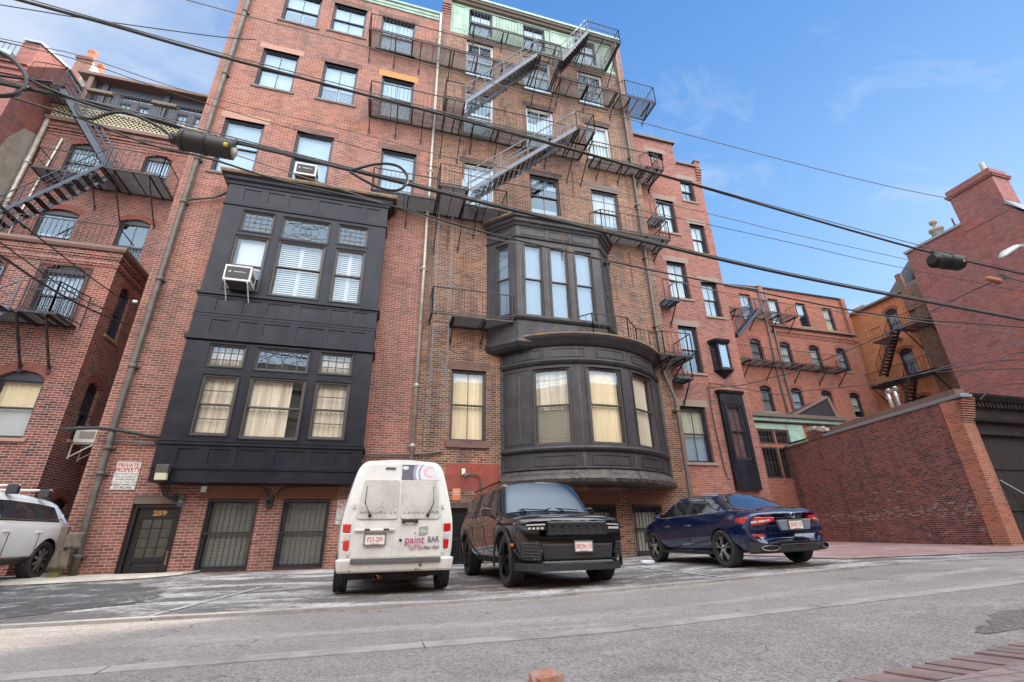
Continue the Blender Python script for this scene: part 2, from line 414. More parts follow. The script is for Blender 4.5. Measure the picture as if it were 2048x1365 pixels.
def window(pl, par, u0, u1, z0, z1, rise=0, frame='frame_b', mu=(1, 1), mh=(0, 0), meet=.5, inside='slats', cover=(0, 1), d=.11, glass='glass',
           sill='sill_gr', lintel='stone', lw=.14, lh=.27, sw=.09, flat=False, grouped=None, fw=.055, single=False, sprot=.05, inset=.0, lbl=None, shadow=True):
    """sash window in an opening: frame, two sashes, panes, blind, dark room, sill and lintel"""
    mb = MB(); zt = z1
    fb = pl.P
    # outer frame
    pbox(mb, pl, u0, u0 + fw, z0, zt, d - .03, d + .09); pbox(mb, pl, u1 - fw, u1, z0, zt, d - .03, d + .09)
    pbox(mb, pl, u0 + fw, u1 - fw, zt - fw, zt, d - .03, d + .09); pbox(mb, pl, u0 + fw, u1 - fw, z0, z0 + fw, d - .035, d + .09)
    if rise:
        ar = arc_pts(u0, u1, z1, rise)
        vs = [pl.P(u, z, d - .028) for u, z in ar] ; k = len(vs)
        mb.prism([Vector(v) for v in vs], Vector(pl.P(u0, z1, d + .05)) - Vector(pl.P(u0, z1, d - .028)))
    a, b, lo, hi = u0 + fw, u1 - fw, z0 + fw, zt - fw
    zm = lo + (hi - lo) * (1 - meet)
    sashes = [(zm - .0, hi, d + .005, mu[0], mh[0]), (lo, zm + .03, d + .045, mu[1], mh[1])] if not single else [(lo, hi, d + .01, mu[0], mh[0])]
    r = .038
    pane = MB()
    for (c, e, dd, nu, nh) in sashes:
        pbox(mb, pl, a, a + r, c, e, dd, dd + .035); pbox(mb, pl, b - r, b, c, e, dd, dd + .035)
        pbox(mb, pl, a + r, b - r, c, c + r, dd, dd + .035); pbox(mb, pl, a + r, b - r, e - r, e, dd, dd + .035)
        for i in range(nu):
            x = a + (b - a) * (i + 1) / (nu + 1); pbox(mb, pl, x - .011, x + .011, c + r, e - r, dd + .006, dd + .03)
        for i in range(nh):
            x = c + (e - c) * (i + 1) / (nh + 1); pbox(mb, pl, a + r, b - r, x - .011, x + .011, dd + .008, dd + .028)
        pane.add([pl.P(a + r * .5, c + r * .5, dd + .018), pl.P(b - r * .5, c + r * .5, dd + .018), pl.P(b - r * .5, e - r * .5, dd + .018), pl.P(a + r * .5, e - r * .5, dd + .018)], [(0, 1, 2, 3)])
    grp = grouped is not None
    w = mb.build('window', M[frame], par)
    sub = par if grp else w
    pane.build('pane', M[glass], sub)
    if inside:
        kinds = inside if isinstance(inside, list) else [(inside, cover[0], cover[1], 0, 1)]
        for (kd, q0, q1, s0, s1) in kinds:
            bl = MB(); zz0 = lo + (hi - lo) * q0; zz1 = lo + (hi - lo) * q1; uu0 = a + (b - a) * s0; uu1 = a + (b - a) * s1
            if kd in ('curtain', 'lace', 'curtain_y'):
                n = max(6, int((uu1 - uu0) / .035)); vs = []
                for i in range(n + 1):
                    x = uu0 + (uu1 - uu0) * i / n; off = .155 + .02 * sin(i * 1.9 + u0 * 7) + .008 * sin(i * 4.1)
                    vs += [pl.P(x, zz0, d + off), pl.P(x, zz1, d + off)]
                bl.add(vs, [(2 * i, 2 * i + 2, 2 * i + 3, 2 * i + 1) for i in range(n)], True)
                nm = 'curtain'
            elif kd == 'shutter':
                h = (uu0 + uu1) / 2; t = .045
                for p0, p1 in ((uu0, h - .004), (h + .004, uu1)):
                    pbox(bl, pl, p0, p0 + t, zz0, zz1, d + .13, d + .15); pbox(bl, pl, p1 - t, p1, zz0, zz1, d + .13, d + .15)
                    pbox(bl, pl, p0 + t, p1 - t, zz0, zz0 + t, d + .13, d + .15); pbox(bl, pl, p0 + t, p1 - t, zz1 - t, zz1, d + .13, d + .15)
                    k = int((zz1 - zz0 - 2 * t) / .07)
                    for i in range(k):
                        z = zz0 + t + .035 + i * .07
                        q = [pl.P(p0 + t, z - .026, d + .128), pl.P(p1 - t, z - .026, d + .128), pl.P(p1 - t, z + .026, d + .155), pl.P(p0 + t, z + .026, d + .155)]
                        bl.add(q, [(0, 1, 2, 3)])
                nm = 'shutter'
            else:
                pbox(bl, pl, uu0, uu1, zz0, zz1, d + .14, d + .145); nm = 'blind'
            bl.build(nm, M[{'shutter': 'blind'}.get(kd, kd)], sub)
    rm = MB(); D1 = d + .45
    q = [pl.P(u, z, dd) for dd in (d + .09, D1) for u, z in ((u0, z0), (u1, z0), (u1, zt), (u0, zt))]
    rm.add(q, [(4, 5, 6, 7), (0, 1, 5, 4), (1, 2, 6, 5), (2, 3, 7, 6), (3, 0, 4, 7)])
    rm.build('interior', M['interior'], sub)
    if sill:
        s_ = MB(); pbox(s_, pl, u0 - .1, u1 + .1, z0 - sw, z0 + .002, -sprot, d + .06); s_.build('sill', M[sill], sub, bevel=.008)
    if lintel and not rise:
        s_ = MB(); pbox(s_, pl, u0 - lw, u1 + lw, z1, z1 + lh, -.006, .12); s_.build('lintel', M[lintel], sub, bevel=.006)
    if rise:
        s_ = MB(); th = .115
        for ring in range(2):
            o0 = ring * (th + .006)
            w_ = (u1 - u0) / 2; rr = (w_ * w_ + rise * rise) / (2 * rise); cu = (u0 + u1) / 2; zc = z1 + rise - rr; aa = math.asin(min(1, w_ / rr)) * 1.04
            n = int(2 * aa * rr / .075)
            for i in range(n):
                a0 = -aa + 2 * aa * (i + .07) / n; a1 = -aa + 2 * aa * (i + .93) / n
                pts = [(cu + q_ * sin(t_), zc + q_ * cos(t_)) for q_, t_ in ((rr + o0 + .004, a0), (rr + o0 + .004, a1), (rr + o0 + th, a1), (rr + o0 + th, a0))]
                s_.prism([Vector(pl.P(*p, -.004)) for p in pts], Vector(pl.P(0, 0, .02)) - Vector(pl.P(0, 0, -.004)))
        s_.build('brick_arch', M['arch_dark'], sub)
    return w

def bars(pl, par, u0, u1, z0, z1, n=9, out=.03, rails=(.12, .5, .88), frame=True, th=.016, scroll=False):
    mb = MB()
    for i in range(n):
        x = u0 + (u1 - u0) * (i + .5) / n
        mb.bar(pl.P(x, z0, -out), pl.P(x, z1, -out), th)
    for f in rails:
        z = z0 + (z1 - z0) * f; mb.bar(pl.P(u0, z, -out), pl.P(u1, z, -out), th * .8, th * 2)
    if frame:
        for u in (u0, u1): mb.bar(pl.P(u, z0, -out), pl.P(u, z1, -out), .028)
        for z in (z0, z1): mb.bar(pl.P(u0, z, -out), pl.P(u1, z, -out), .028)
        for u in (u0, u1):
            for z in (z0 + .05, z1 - .05): mb.bar(pl.P(u, z, -out), pl.P(u, z, .06), .02)
    if scroll:
        for cu, cz in ((.3, .78), (.7, .78), (.5, .86), (.3, .14), (.7, .14)):
            c_u = u0 + (u1 - u0) * cu; c_z = z0 + (z1 - z0) * cz
            mb.tube([pl.P(c_u + .09 * cos(t * .5) * (1 - t * .03), c_z + .09 * sin(t * .5) * (1 - t * .03), -out) for t in range(18)], .006, 4)
    return mb.build('window_bars', M['iron'], par)
# ---------------------------------------------------------------- ground
def lerp(x, pts):
    if x <= pts[0][0]: return pts[0][1]
    for (a, fa), (b, fb) in zip(pts, pts[1:]):
        if x <= b: return fa + (fb - fa) * (x - a) / (b - a)
    return pts[-1][1]
FX = [(-60, -.76), (2, -.725), (9, -.50), (20, -.47), (90, -.30)]
def g(x, y):
    f = lerp(x, FX)
    t = lerp(y, [(10.8, 0), (13.4, 1)])
    if x < 12: f = f + max(-.60 - f, 0) * t
    if y > 10.8: f += .012 * (min(y, 30) - 10.8) * lerp(x, [(10, 0), (18, 1)])
    return f
def rng(a, b, s):
    n = max(1, round((b - a) / s)); return [a + (b - a) * i / n for i in range(n + 1)]
GX = rng(-120, -20, 20)[:-1] + rng(-20, 2, .5)[:-1] + rng(2, 9, .5)[:-1] + rng(9, 26, .5)[:-1] + rng(26, 200, 12)
GY = rng(-60, -10, 10)[:-1] + rng(-10, 10.8, .52)[:-1] + rng(10.8, 13.4, .26)[:-1] + rng(13.4, 30, 1.66)[:-1] + rng(30, 200, 17)
def sheet(name, xs, ys, dz, mat_, kind='structure', edge=.0, hole=None):
    mb = MB(); nx = len(xs)
    mb.add([(x, y, g(x, y) + dz) for y in ys for x in xs],
           [(j * nx + i, j * nx + i + 1, (j + 1) * nx + i + 1, (j + 1) * nx + i) for j in range(len(ys) - 1) for i in range(nx - 1)
            if not (hole and hole((xs[i] + xs[i + 1]) / 2, (ys[j] + ys[j + 1]) / 2))])
    o = mb.build(name, mat_); o['kind'] = kind
    return o

def asphalt(name, base, light, salt, saltamt, sx=.35, sy=1.0, agg=90, fleck=.5, dark=(.028, .026, .026), cover=.5):
    m, t, b = nt(name)
    gp = N(t, 'ShaderNodeNewGeometry'); v = gp.outputs['Position']
    n1 = noise(t, v, 1.1, 6, .62); n2 = noise(t, v, agg, 3, .6); n3 = noise(t, scaled(t, v, sx, sy, 1), 1.5, 8, .68, .6); n4 = noise(t, v, .28, 3, .5)
    n5 = noise(t, v, 14, 5, .7)
    c = ramp(t, n1, [(.3, base), (.7, light)])
    c = mixc(t, math_(t, 'MULTIPLY', math_(t, 'SUBTRACT', n4, .5), 3.0, True), c, dark)
    vo = N(t, 'ShaderNodeTexVoronoi', Scale=agg * 1.1); t.links.new(v, vo.inputs['Vector'])
    wn = N(t, 'ShaderNodeSeparateColor'); t.links.new(vo.outputs['Color'], wn.inputs[0])
    k = math_(t, 'MULTIPLY_ADD', wn.outputs[0], fleck); t.nodes[-1].inputs[2].default_value = 1 - fleck * .5
    c = mixc(t, 1.0, c, k, 'MULTIPLY')
    s = math_(t, 'ADD', math_(t, 'MULTIPLY', n3, .7), math_(t, 'MULTIPLY', n5, .3))
    s = math_(t, 'MULTIPLY', math_(t, 'SUBTRACT', s, cover), 7.0, True)
    s = math_(t, 'MULTIPLY', s, math_(t, 'MULTIPLY_ADD', n2, 1.0), True)
    s = math_(t, 'MULTIPLY', s, saltamt)
    c = mixc(t, s, c, salt)
    wv = N(t, 'ShaderNodeTexVoronoi', Scale=.42, feature='DISTANCE_TO_EDGE'); mv = N(t, 'ShaderNodeVectorMath', operation='ADD'); nz = N(t, 'ShaderNodeTexNoise', Scale=1.7, Detail=6.0); t.links.new(v, nz.inputs['Vector']); t.links.new(v, mv.inputs[0]); t.links.new(nz.outputs['Color'], mv.inputs[1]); t.links.new(mv.outputs[0], wv.inputs['Vector'])
    ck = math_(t, 'MULTIPLY', math_(t, 'SUBTRACT', .0055, wv.outputs['Distance']), 260, True); ck = math_(t, 'MULTIPLY', ck, math_(t, 'MULTIPLY', math_(t, 'SUBTRACT', n1, .45), 5, True))
    c = mixc(t, math_(t, 'MULTIPLY', ck, .8), c, (.035, .03, .028))
    os_ = noise(t, v, .9, 3, .4); c = mixc(t, math_(t, 'MULTIPLY', math_(t, 'MULTIPLY', math_(t, 'SUBTRACT', os_, .66), 9, True), .55), c, (.05, .042, .038))
    t.links.new(c, b.inputs['Base Color'])
    b.inputs['Roughness'].default_value = .85
    h = math_(t, 'ADD', math_(t, 'MULTIPLY', vo.outputs['Distance'], .8), math_(t, 'MULTIPLY', n5, .8))
    bump(t, b, h, .7, .008)
    return m
M['asph_lot'] = asphalt('asphalt_parking_lot', (.105, .095, .09), (.165, .150, .142), (.56, .54, .53), .95, .5, 1.0, 70, .7, cover=.47)
M['asph_road'] = asphalt('asphalt_alley', (.215, .194, .180), (.28, .255, .238), (.50, .465, .43), .6, .16, 1.4, 60, .55, dark=(.165, .145, .13), cover=.52)
M['asph_near'] = asphalt('asphalt_near', (.20, .180, .170), (.275, .250, .235), (.52, .48, .44), .5, .4, 1.0, 68, .75, dark=(.145, .13, .12), cover=.53)
M['kerb'] = mat('granite_kerb', (.33, .31, .295), .85, var=.3, vs=14, bmp=.4, bs=70, dirt=(.20, .18, .165), dsc=2.2, damt=.85)
M['apron'] = mat('concrete_apron', (.48, .44, .37), .9, var=.25, vs=6, bmp=.4, bs=50, dirt=(.26, .22, .18), dsc=2, damt=.6)

def paver_mat(name, tones, mortar, bw, rh, rot=0.0):
    m, t, b = nt(name)
    gp = N(t, 'ShaderNodeNewGeometry'); mp = N(t, 'ShaderNodeMapping'); mp.inputs['Rotation'].default_value = (0, 0, rot); t.links.new(gp.outputs['Position'], mp.inputs[0])
    br = N(t, 'ShaderNodeTexBrick'); br.inputs['Scale'].default_value = 1; br.inputs['Brick Width'].default_value = bw; br.inputs['Row Height'].default_value = rh
    br.inputs['Mortar Size'].default_value = .006; br.inputs['Mortar Smooth'].default_value = .3; br.inputs['Color1'].default_value = (*tones[0], 1); br.inputs['Color2'].default_value = (*tones[1], 1); br.inputs['Mortar'].default_value = (*mortar, 1)
    t.links.new(mp.outputs[0], br.inputs['Vector'])
    n = noise(t, gp.outputs['Position'], 9, 5, .7); k = math_(t, 'MULTIPLY_ADD', n, .9); t.nodes[-1].inputs[2].default_value = .55
    c = mixc(t, 1.0, br.outputs[0], k, 'MULTIPLY')
    n2 = noise(t, gp.outputs['Position'], 1.2, 6, .7)
    c = mixc(t, math_(t, 'MULTIPLY', math_(t, 'SUBTRACT', n2, .5), 5, True), c, (.42, .38, .37))
    t.links.new(c, b.inputs['Base Color']); b.inputs['Roughness'].default_value = .85
    bump(t, b, math_(t, 'SUBTRACT', n, br.outputs['Fac']), .6, .01)
    return m
M['pavers'] = paver_mat('brick_pavers', ((.29, .17, .15), (.24, .20, .195)), (.13, .11, .11), .2, .1, R(8))
M['pavers_far'] = paver_mat('brick_paving_far', ((.30, .15, .13), (.26, .17, .16)), (.16, .13, .13), .2, .1)

Y1, Y2 = 6.5, 4.12           # flush kerb bands
sheet('ground', GX, GY, -.012, M['asph_lot'])
nearx = [x for x in GX if -60 <= x <= 60]
XS = rng(-20, 2, .5)[:-1] + rng(2, 9, .5)[:-1] + rng(9, 26, .5)
XL = [-60, -40] + XS + [38, 50, 62]
sheet('road', XL, rng(Y2 + .1, Y1 - .03, .3), .004, M['asph_road'])
sheet('road_near_side', XL, rng(-6, Y2 - .1, .4), .004, M['asph_near'])
# kerb bands as real stones, one object each band (setting)
def band(name, y0, y1, h, L, mat_):
    mb = MB(); x = -20.0
    while x < 24:
        l = L * random.uniform(.8, 1.2)
        for a, b in ((x, min(x + l / 2, x + l)), (x + l / 2, x + l - .012)):
            t0 = g(a, y0) + h; t1 = g(b, y0) + h; j = .0
            vs = [(a, y0, g(a, y0) - .1), (b, y0, g(b, y0) - .1), (b, y1, g(b, y1) - .1), (a, y1, g(a, y1) - .1),
                  (a, y0, t0), (b, y0, t1), (b, y1, t1), (a, y1, t0)]
            mb.add(vs, [(0, 3, 2, 1), (4, 5, 6, 7), (0, 1, 5, 4), (1, 2, 6, 5), (2, 3, 7, 6), (3, 0, 4, 7)])
        x += l
    o = mb.build(name, mat_); o['kind'] = 'structure'; return o
band('kerb', Y1 - .03, Y1 + .10, .035, 2.4, M['kerb'])
band('flush_kerb', Y2 - .1, Y2 + .1, .012, 1.9, M['kerb'])
# brick pavement at the near right: curved edge of soldier pavers, then running bond
mb = MB(); n = 52; edge = [(2.0 + i * .11, 2.24 + .0055 * i + .00006 * i * i) for i in range(n)]
pts = edge
vs = []; 
for (x, y) in pts: vs += [(x + .10, y - .22, g(x, y) + .034), (x + .3, -3.0, g(x, 0) + .034)]
mb.add(vs, [(2 * i, 2 * i + 2, 2 * i + 3, 2 * i + 1) for i in range(n - 1)])
o = mb.build('brick_pavement', M['pavers']); o['kind'] = 'structure'
mb = MB()
for i in range(n - 1):
    (x, y), (x2, y2) = pts[i], pts[i + 1]; dx, dy = (x2 - x) * .94, (y2 - y) * .94
    z = g(x, y) + .03 + random.uniform(-.004, .006)
    q = [(x, y, z), (x + dx, y + dy, z), (x + dx + .09, y + dy - .21, z), (x + .09, y - .21, z)]
    mb.prism([Vector(p) for p in q], (0, 0, -.08))
o = mb.build('pavement_edging', mat('edging_brick', (.23, .155, .14), .85, var=.5, vs=6, bmp=.5, dirt=(.14, .12, .13), dsc=4)); o['kind'] = 'structure'
# brick paved strip in front of the garage
sheet('brick_paving', rng(9.5, 26, .5), [8.3] + [y for y in GY if 8.4 < y < 22], .004, M['pavers_far'])
# concrete apron at the foot of the left house
mb = MB(); ap = []
top = [(-8.6, 12.2), (-6.9, 12.25), (-5.6, 12.45), (-4.5, 12.75), (-3.9, 13.2), (-3.7, 13.78)]
vs = []
for x, y in top:
    vs += [(x, y, g(x, y) + .004), (x + .03, min(y + .12, 13.79), g(x, y) + .05), (x, 13.8, -.575)]
mb.add(vs, [f for i in range(len(top) - 1) for f in ((3 * i, 3 * i + 3, 3 * i + 4, 3 * i + 1), (3 * i + 1, 3 * i + 4, 3 * i + 5, 3 * i + 2))])
o = mb.build('concrete_apron', M['apron']); o['kind'] = 'structure'
# parking bay lines, worn
M['line'] = mat('worn_line_paint', (.42, .42, .41), .85, var=.5, vs=25, dirt=(.12, .115, .115), dsc=9, damt=.9)
mb = MB()
for x0, x1, ya, yb in ((-2.3, -1.75, 6.9, 10.6), (5.5, 5.75, 7.0, 10.3)):
    k = 12
    for i in range(k):
        t0, t1 = i / k, (i + 1) / k
        a, b = x0 + (x1 - x0) * t0, x0 + (x1 - x0) * t1; c, d_ = ya + (yb - ya) * t0, ya + (yb - ya) * t1
        mb.add([(a - .05, c, g(a, c) - .004), (a + .05, c, g(a, c) - .004), (b + .05, d_, g(b, d_) - .004), (b - .05, d_, g(b, d_) - .004)], [(0, 1, 2, 3)])
o = mb.build('bay_marking', M['line']); o['kind'] = 'structure'
# broken granite stump in the near verge and a lump of brick
def lump(name, label, cat, c, s, mat_, seed, sub=3):
    rnd = random.Random(seed)
    bm = bmesh.new(); bmesh.ops.create_cube(bm, size=1)
    bmesh.ops.subdivide_edges(bm, edges=bm.edges[:], cuts=sub, use_grid_fill=True)
    for v in bm.verts:
        k = 1 - .10 * (v.co.length > .72)
        v.co = Vector((v.co.x * s[0] * k, v.co.y * s[1] * k, v.co.z * s[2] * k)) + Vector([rnd.uniform(-1, 1) * .055 * min(s) for _ in range(3)])
        v.co += Vector(c)
    me = bpy.data.meshes.new(name); bm.to_mesh(me); bm.free(); me.materials.append(mat_)
    o = bpy.data.objects.new(name, me); COL.objects.link(o); tag(o, label, cat); W0[o.name] = Vector((0, 0, 0)); return o
M['stump_top'] = mat('broken_brick', (.40, .17, .10), .9, var=.4, vs=12, bmp=.6, bs=30, dirt=(.30, .27, .25), dsc=12, damt=.8)
M['stump_side'] = mat('broken_mortar', (.28, .24, .22), .9, var=.4, vs=12, bmp=.6, bs=30)
lump('brick_lump', 'broken orange brick lump at the very bottom edge of the road', 'brick', (.93, 2.66, -.675), (.15, .15, .11), M['stump_top'], 4)
lump('rubble_lump', 'grey mortar rubble beside the broken orange brick', 'rubble', (.80, 2.74, -.70), (.16, .13, .07), M['stump_side'], 9)

# dry grit and leaf crumbs under the cars, along the walls and the kerb
mb = MB(); rn = random.Random(21)
for _ in range(5200):
    k = rn.random()
    if k < .35: x, y = rn.gauss(2.9, .8), rn.gauss(8.0, .5)
    elif k < .6: x, y = rn.gauss(8.0, .9), rn.gauss(7.9, .45)
    elif k < .72: x, y = rn.gauss(.5, .7), rn.gauss(8.6, .5)
    elif k < .86: x, y = rn.uniform(-5, 11), 13.72 - abs(rn.gauss(0, .18))
    else: x, y = rn.uniform(-3.5, 8), Y1 - .06 - abs(rn.gauss(0, .05))
    s_ = rn.uniform(.004, .013); a = rn.uniform(0, 6.28); z = g(x, y) + .004
    if Y1 - .2 < y < Y1 + .12: z += .006
    mb.add([(x + s_ * cos(a + q) * (1 + .5 * (q > 2)), y + s_ * sin(a + q), z + rn.uniform(0, .006)) for q in (0, 1.6, 3.1, 4.7)], [(0, 1, 2, 3)])
o = mb.build('leaf_grit', mat('leaf_grit', (.27, .17, .08), .9, var=.6, vs=60), fixn=False); o['kind'] = 'stuff'
lump('snow_lump', 'small lump of dirty snow by the front wheel of the blue car', 'snow', (6.35, 10.7, g(6.35, 10.7) + .03), (.30, .16, .08), mat('old_snow', (.75, .76, .78), .7, var=.1), 33)

# darker tar patches laid at different times
def inpoly(x, y, P):
    c = False; n = len(P)
    for i in range(n):
        (a, b), (d, e) = P[i], P[(i + 1) % n]
        if (b > y) != (e > y) and x < (d - a) * (y - b) / (e - b) + a: c = not c
    return c
def tar(poly, st, dz, mt, wob=.05):
    xs = rng(min(p[0] for p in poly), max(p[0] for p in poly), st); ys = rng(min(p[1] for p in poly), max(p[1] for p in poly), st)
    q = random.Random(8)
    f = lambda x, y: not inpoly(x + wob * sin(y * 7 + 1) + wob * .6 * sin(y * 19), y + wob * sin(x * 6) + wob * .5 * sin(x * 23), poly)
    return sheet('tar_patch', xs, ys, dz, mt, hole=f)
M['tar'] = asphalt('tar_patch_asphalt', (.068, .065, .066), (.11, .104, .102), (.56, .56, .57), .8, 1, 1, 80, .8, cover=.52)
M['tar2'] = asphalt('tar_patch_light', (.145, .128, .118), (.19, .17, .155), (.45, .43, .41), .4, .4, 1, 60, .8, cover=.55)
tar([(-8, 7.5), (-8, 12.1), (-5.6, 12.3), (-4.2, 12.0), (-3.4, 10.6), (-3.0, 9.3), (-3.1, 8.4), (-3.9, 7.6)], .07, -.007, M['tar'])
M['tar3'] = asphalt('tar_patch_mid', (.12, .108, .10), (.165, .15, .14), (.42, .40, .38), .4, 1, 1, 60, 1.0, cover=.55)
tar([(4.1, 2.66), (4.6, 2.68), (5.5, 2.9), (5.6, 3.2), (4.9, 3.05), (4.4, 2.9)], .02, .007, M['tar3'], .05)
# ---------------------------------------------------------------- the three houses of the terrace
F = front(13.8)
ZB = -.85
def shell(name, label, x0, x1, y0, y1, ztop, holes, mat_, plane_y=None, extra=None, roofm='slate'):
    t = empty(name, (x0 + (x1 - x0) / 2, y0, ZB), 0, label, 'building')
    mb = MB(); wall(mb, front(y0), x0, x1, ZB, ztop, holes, .22)
    if extra: extra(mb)
    mb.add([(x0, y0, ZB), (x0, y1, ZB), (x0, y1, ztop), (x0, y0, ztop)], [(0, 1, 2, 3)])
    mb.add([(x1, y0, ZB), (x1, y1, ZB), (x1, y1, ztop), (x1, y0, ztop)], [(3, 2, 1, 0)])
    mb.add([(x0, y1, ZB), (x1, y1, ZB), (x1, y1, ztop), (x0, y1, ztop)], [(0, 1, 2, 3)])
    mb.build('wall', M[mat_], t, fixn=False)
    r = MB(); r.box(x0 + .02, x1 - .02, y0 + .25, y1 - .02, ztop - .3, ztop - .1); r.build('roof', M[roofm], t)
    return t

# ---- left house
bay_hole_l = (-4.9, -.45, 2.0, 9.9)
WL = [  # u0,u1,z0,z1
 (-5.09, -3.77, 18.80, 20.62), (-3.3, -2.0, 18.9, 20.62), (-5.36, -4.13, 15.10, 17.06), (-3.24, -1.99, 15.10, 17.09),
 (-5.91, -4.69, 11.04, 13.36), (-3.66, -2.43, 11.10, 13.36),
 (-1.39, 0.0, 18.56, 20.60), (-1.08, .17, 14.92, 17.05), (-.78, .49, 11.0, 13.32)]
BL = [(-3.85, -2.72, -.58, 1.05), (-2.14, -1.0, -.58, 1.05)]
DR = (-5.43, -4.38, ZB, 1.12)
left = shell('brick_townhouse', 'tall pink-red brick townhouse with the big black panelled bay and door 259', -6.6, 1.12, 13.8, 27, 21.55,
             [h for h in WL] + BL + [DR], 'brick_l')
mb = MB()
mb.box(-6.68, .98, 13.66, 14.1, 21.50, 21.62); mb.box(-6.66, .98, 13.72, 14.1, 21.32, 21.50)
mb.box(-6.64, 1.0, 13.75, 13.9, 21.18, 21.32)
mb.build('cornice', M['copper'], left, bevel=.01)
win = lambda *a, **k: window(F, *a, **k)
win(left, *WL[0], mu=(1, 1), inside=[('shutter', 0, .48, 0, 1), ('slats', .5, 1, 0, 1)])
win(left, *WL[1], mu=(1, 1), inside='slats')
win(left, *WL[2], mu=(1, 1), inside=[('slats', .42, 1, 0, 1), ('blind', 0, .42, 0, 1)], lintel='stone_pk')
win(left, *WL[3], mu=(1, 1), meet=.55, inside=[('shutter', 0, .42, 0, 1), ('blind', .42, 1, 0, 1)])
win(left, *WL[4], mu=(0, 0), meet=.5, inside=[('slats', .46, 1, 0, 1), ('blind', 0, .46, 0, 1)], lintel='stone_pk')
win(left, *WL[5], mu=(0, 0), meet=.5, inside=[('blind', .55, 1, 0, 1), ('slats', 0, .5, 0, 1)])
win(left, *WL[6], mu=(1, 0), inside=[('slats', 0, 1, 0, 1)])
win(left, *WL[7], mu=(1, 0), inside=[('slats', .35, 1, 0, 1), ('curtain', 0, .45, 0, 1)], lintel='stone_yel', lh=.33)
win(left, *WL[8], mu=(0, 0), inside=[('slats', .35, 1, 0, 1), ('blind', 0, .35, 0, 1)])
for b in BL:
    w = win(left, *b, mu=(0, 0), inside='slats_y', lintel=None, sill=None, d=.16, glass='glass_low', meet=.5)
    bars(F, left, b[0] + .02, b[1] - .02, b[2] - .02, b[3] - .03, 9, .02, (.03, .52, .985))
m_ = MB(); pbox(m_, F, -4.05, -2.55, 1.05, 1.44, -.012, .15); pbox(m_, F, -2.3, -.86, 1.05, 1.44, -.012, .15); m_.build('lintel', M['stone_or'], left, bevel=.006)
m_ = MB(); pbox(m_, F, -3.95, -2.62, -.72, -.60, -.05, .16); pbox(m_, F, -2.24, -.9, -.72, -.60, -.05, .16); m_.build('sill', M['stone_or'], left, bevel=.01)
# door 259
mb = MB(); pbox(mb, F, -5.43, -4.38, .93, 1.12, .02, .12); mb.build('transom_board', M['wood_old'], left)
mb = MB()
pbox(mb, F, -5.43, -5.33, ZB, .93, .08, .2); pbox(mb, F, -4.45, -4.38, ZB, .93, .08, .2); pbox(mb, F, -5.33, -4.45, .84, .93, .08, .2)
mb.build('door_frame', M['door_blk'], left, bevel=.008)
mb = MB()
d0, d1 = .16, .21; a, b = -5.33, -4.45
pbox(mb, F, a, a + .13, ZB, .84, d0, d1); pbox(mb, F, b - .12, b, ZB, .84, d0, d1); pbox(mb, F, a + .13, b - .12, .60, .84, d0, d1); pbox(mb, F, a + .13, b - .12, -.36, -.24, d0, d1)
pbox(mb, F, a + .13, b - .12, ZB, -.36, d0 + .02, d1); pbox(mb, F, a + .2, b - .19, ZB + .2, -.42, d0 + .005, d1)
for i in range(1, 3): pbox(mb, F, a + .13 + (b - a - .25) * i / 3 - .008, a + .13 + (b - a - .25) * i / 3 + .008, -.24, .60, d0 + .01, d1 - .01)
for i in range(1, 4): pbox(mb, F, a + .13, b - .12, -.24 + .84 * i / 4 - .008, -.24 + .84 * i / 4 + .008, d0 + .012, d1 - .012)
dr = mb.build('door', M['door_blk'], left, bevel=.004)
mb = MB(); pbox(mb, F, a + .12, b - .11, -.25, .61, d0 + .025, d0 + .03); mb.build('door_glass', mat('obscure_glass', (.055, .05, .038), .3, var=.6, vs=9, bmp=.6, bs=160, spec=.4), dr)
mb = MB(); pbox(mb, F, b - .075, b - .035, -.42, -.12, d0 - .01, d0); mb.tube([F.P(b - .055, -.30, d0 - .01), F.P(b - .055, -.30, d0 - .06), F.P(b - .055, -.24, d0 - .06), F.P(b - .055, -.16, d0 - .01)], .008, 6); mb.build('handle', mat('brass', (.30, .20, .10), .4, .8), dr)
t_ = text_mesh('259', .155, M['gold'], None, 'door_number', F.P(-4.87, .72, d0 - .003), ext=.003, bold=.006, sx=1.25); t_.parent = dr; t_.location = (0, 0, 0)

# ---- left box bay
bx0, bx1, by = -5.03, -.31, 13.2
B = front(by)
bay = MB()
sm = [(-4.47, -3.60, 8.58, 9.30), (-3.36, -2.0, 8.50, 9.28), (-1.74, -.85, 8.58, 9.30)]
bg = [(-4.52, -3.62, 6.60, 8.40), (-3.35, -2.03, 6.55, 8.42), (-1.72, -.85, 6.55, 8.40)]
sm2 = [(-4.45, -3.58, 4.30, 4.93), (-3.32, -1.98, 4.28, 4.93), (-1.71, -.84, 4.30, 4.93)]
bg2 = [(-4.44, -3.60, 2.50, 4.07), (-3.34, -1.96, 2.45, 4.08), (-1.72, -.82, 2.50, 4.07)]
wall(bay, B, bx0, bx1, 1.38, 10.3, sm + bg + sm2 + bg2, .1)
for x, s_ in ((bx0, 1), (bx1, -1)):
    bay.add([(x, by, 1.38), (x, 13.79, 1.38), (x, 13.79, 10.3), (x, by, 10.3)], [(0, 1, 2, 3)])
bay.add([(bx0, by, 1.38), (bx1, by, 1.38), (bx1, 13.79, 1.38), (bx0, 13.79, 1.38)], [(0, 1, 2, 3)])
bayo = bay.build('bay_window', M['black_metal'], left, fixn=False)
bayo['label'] = 'two-storey black sheet-metal box bay with panelled bands'
path = [(bx0, 13.79), (bx0, by), (bx1, by), (bx1, 13.79)]
tr = MB()
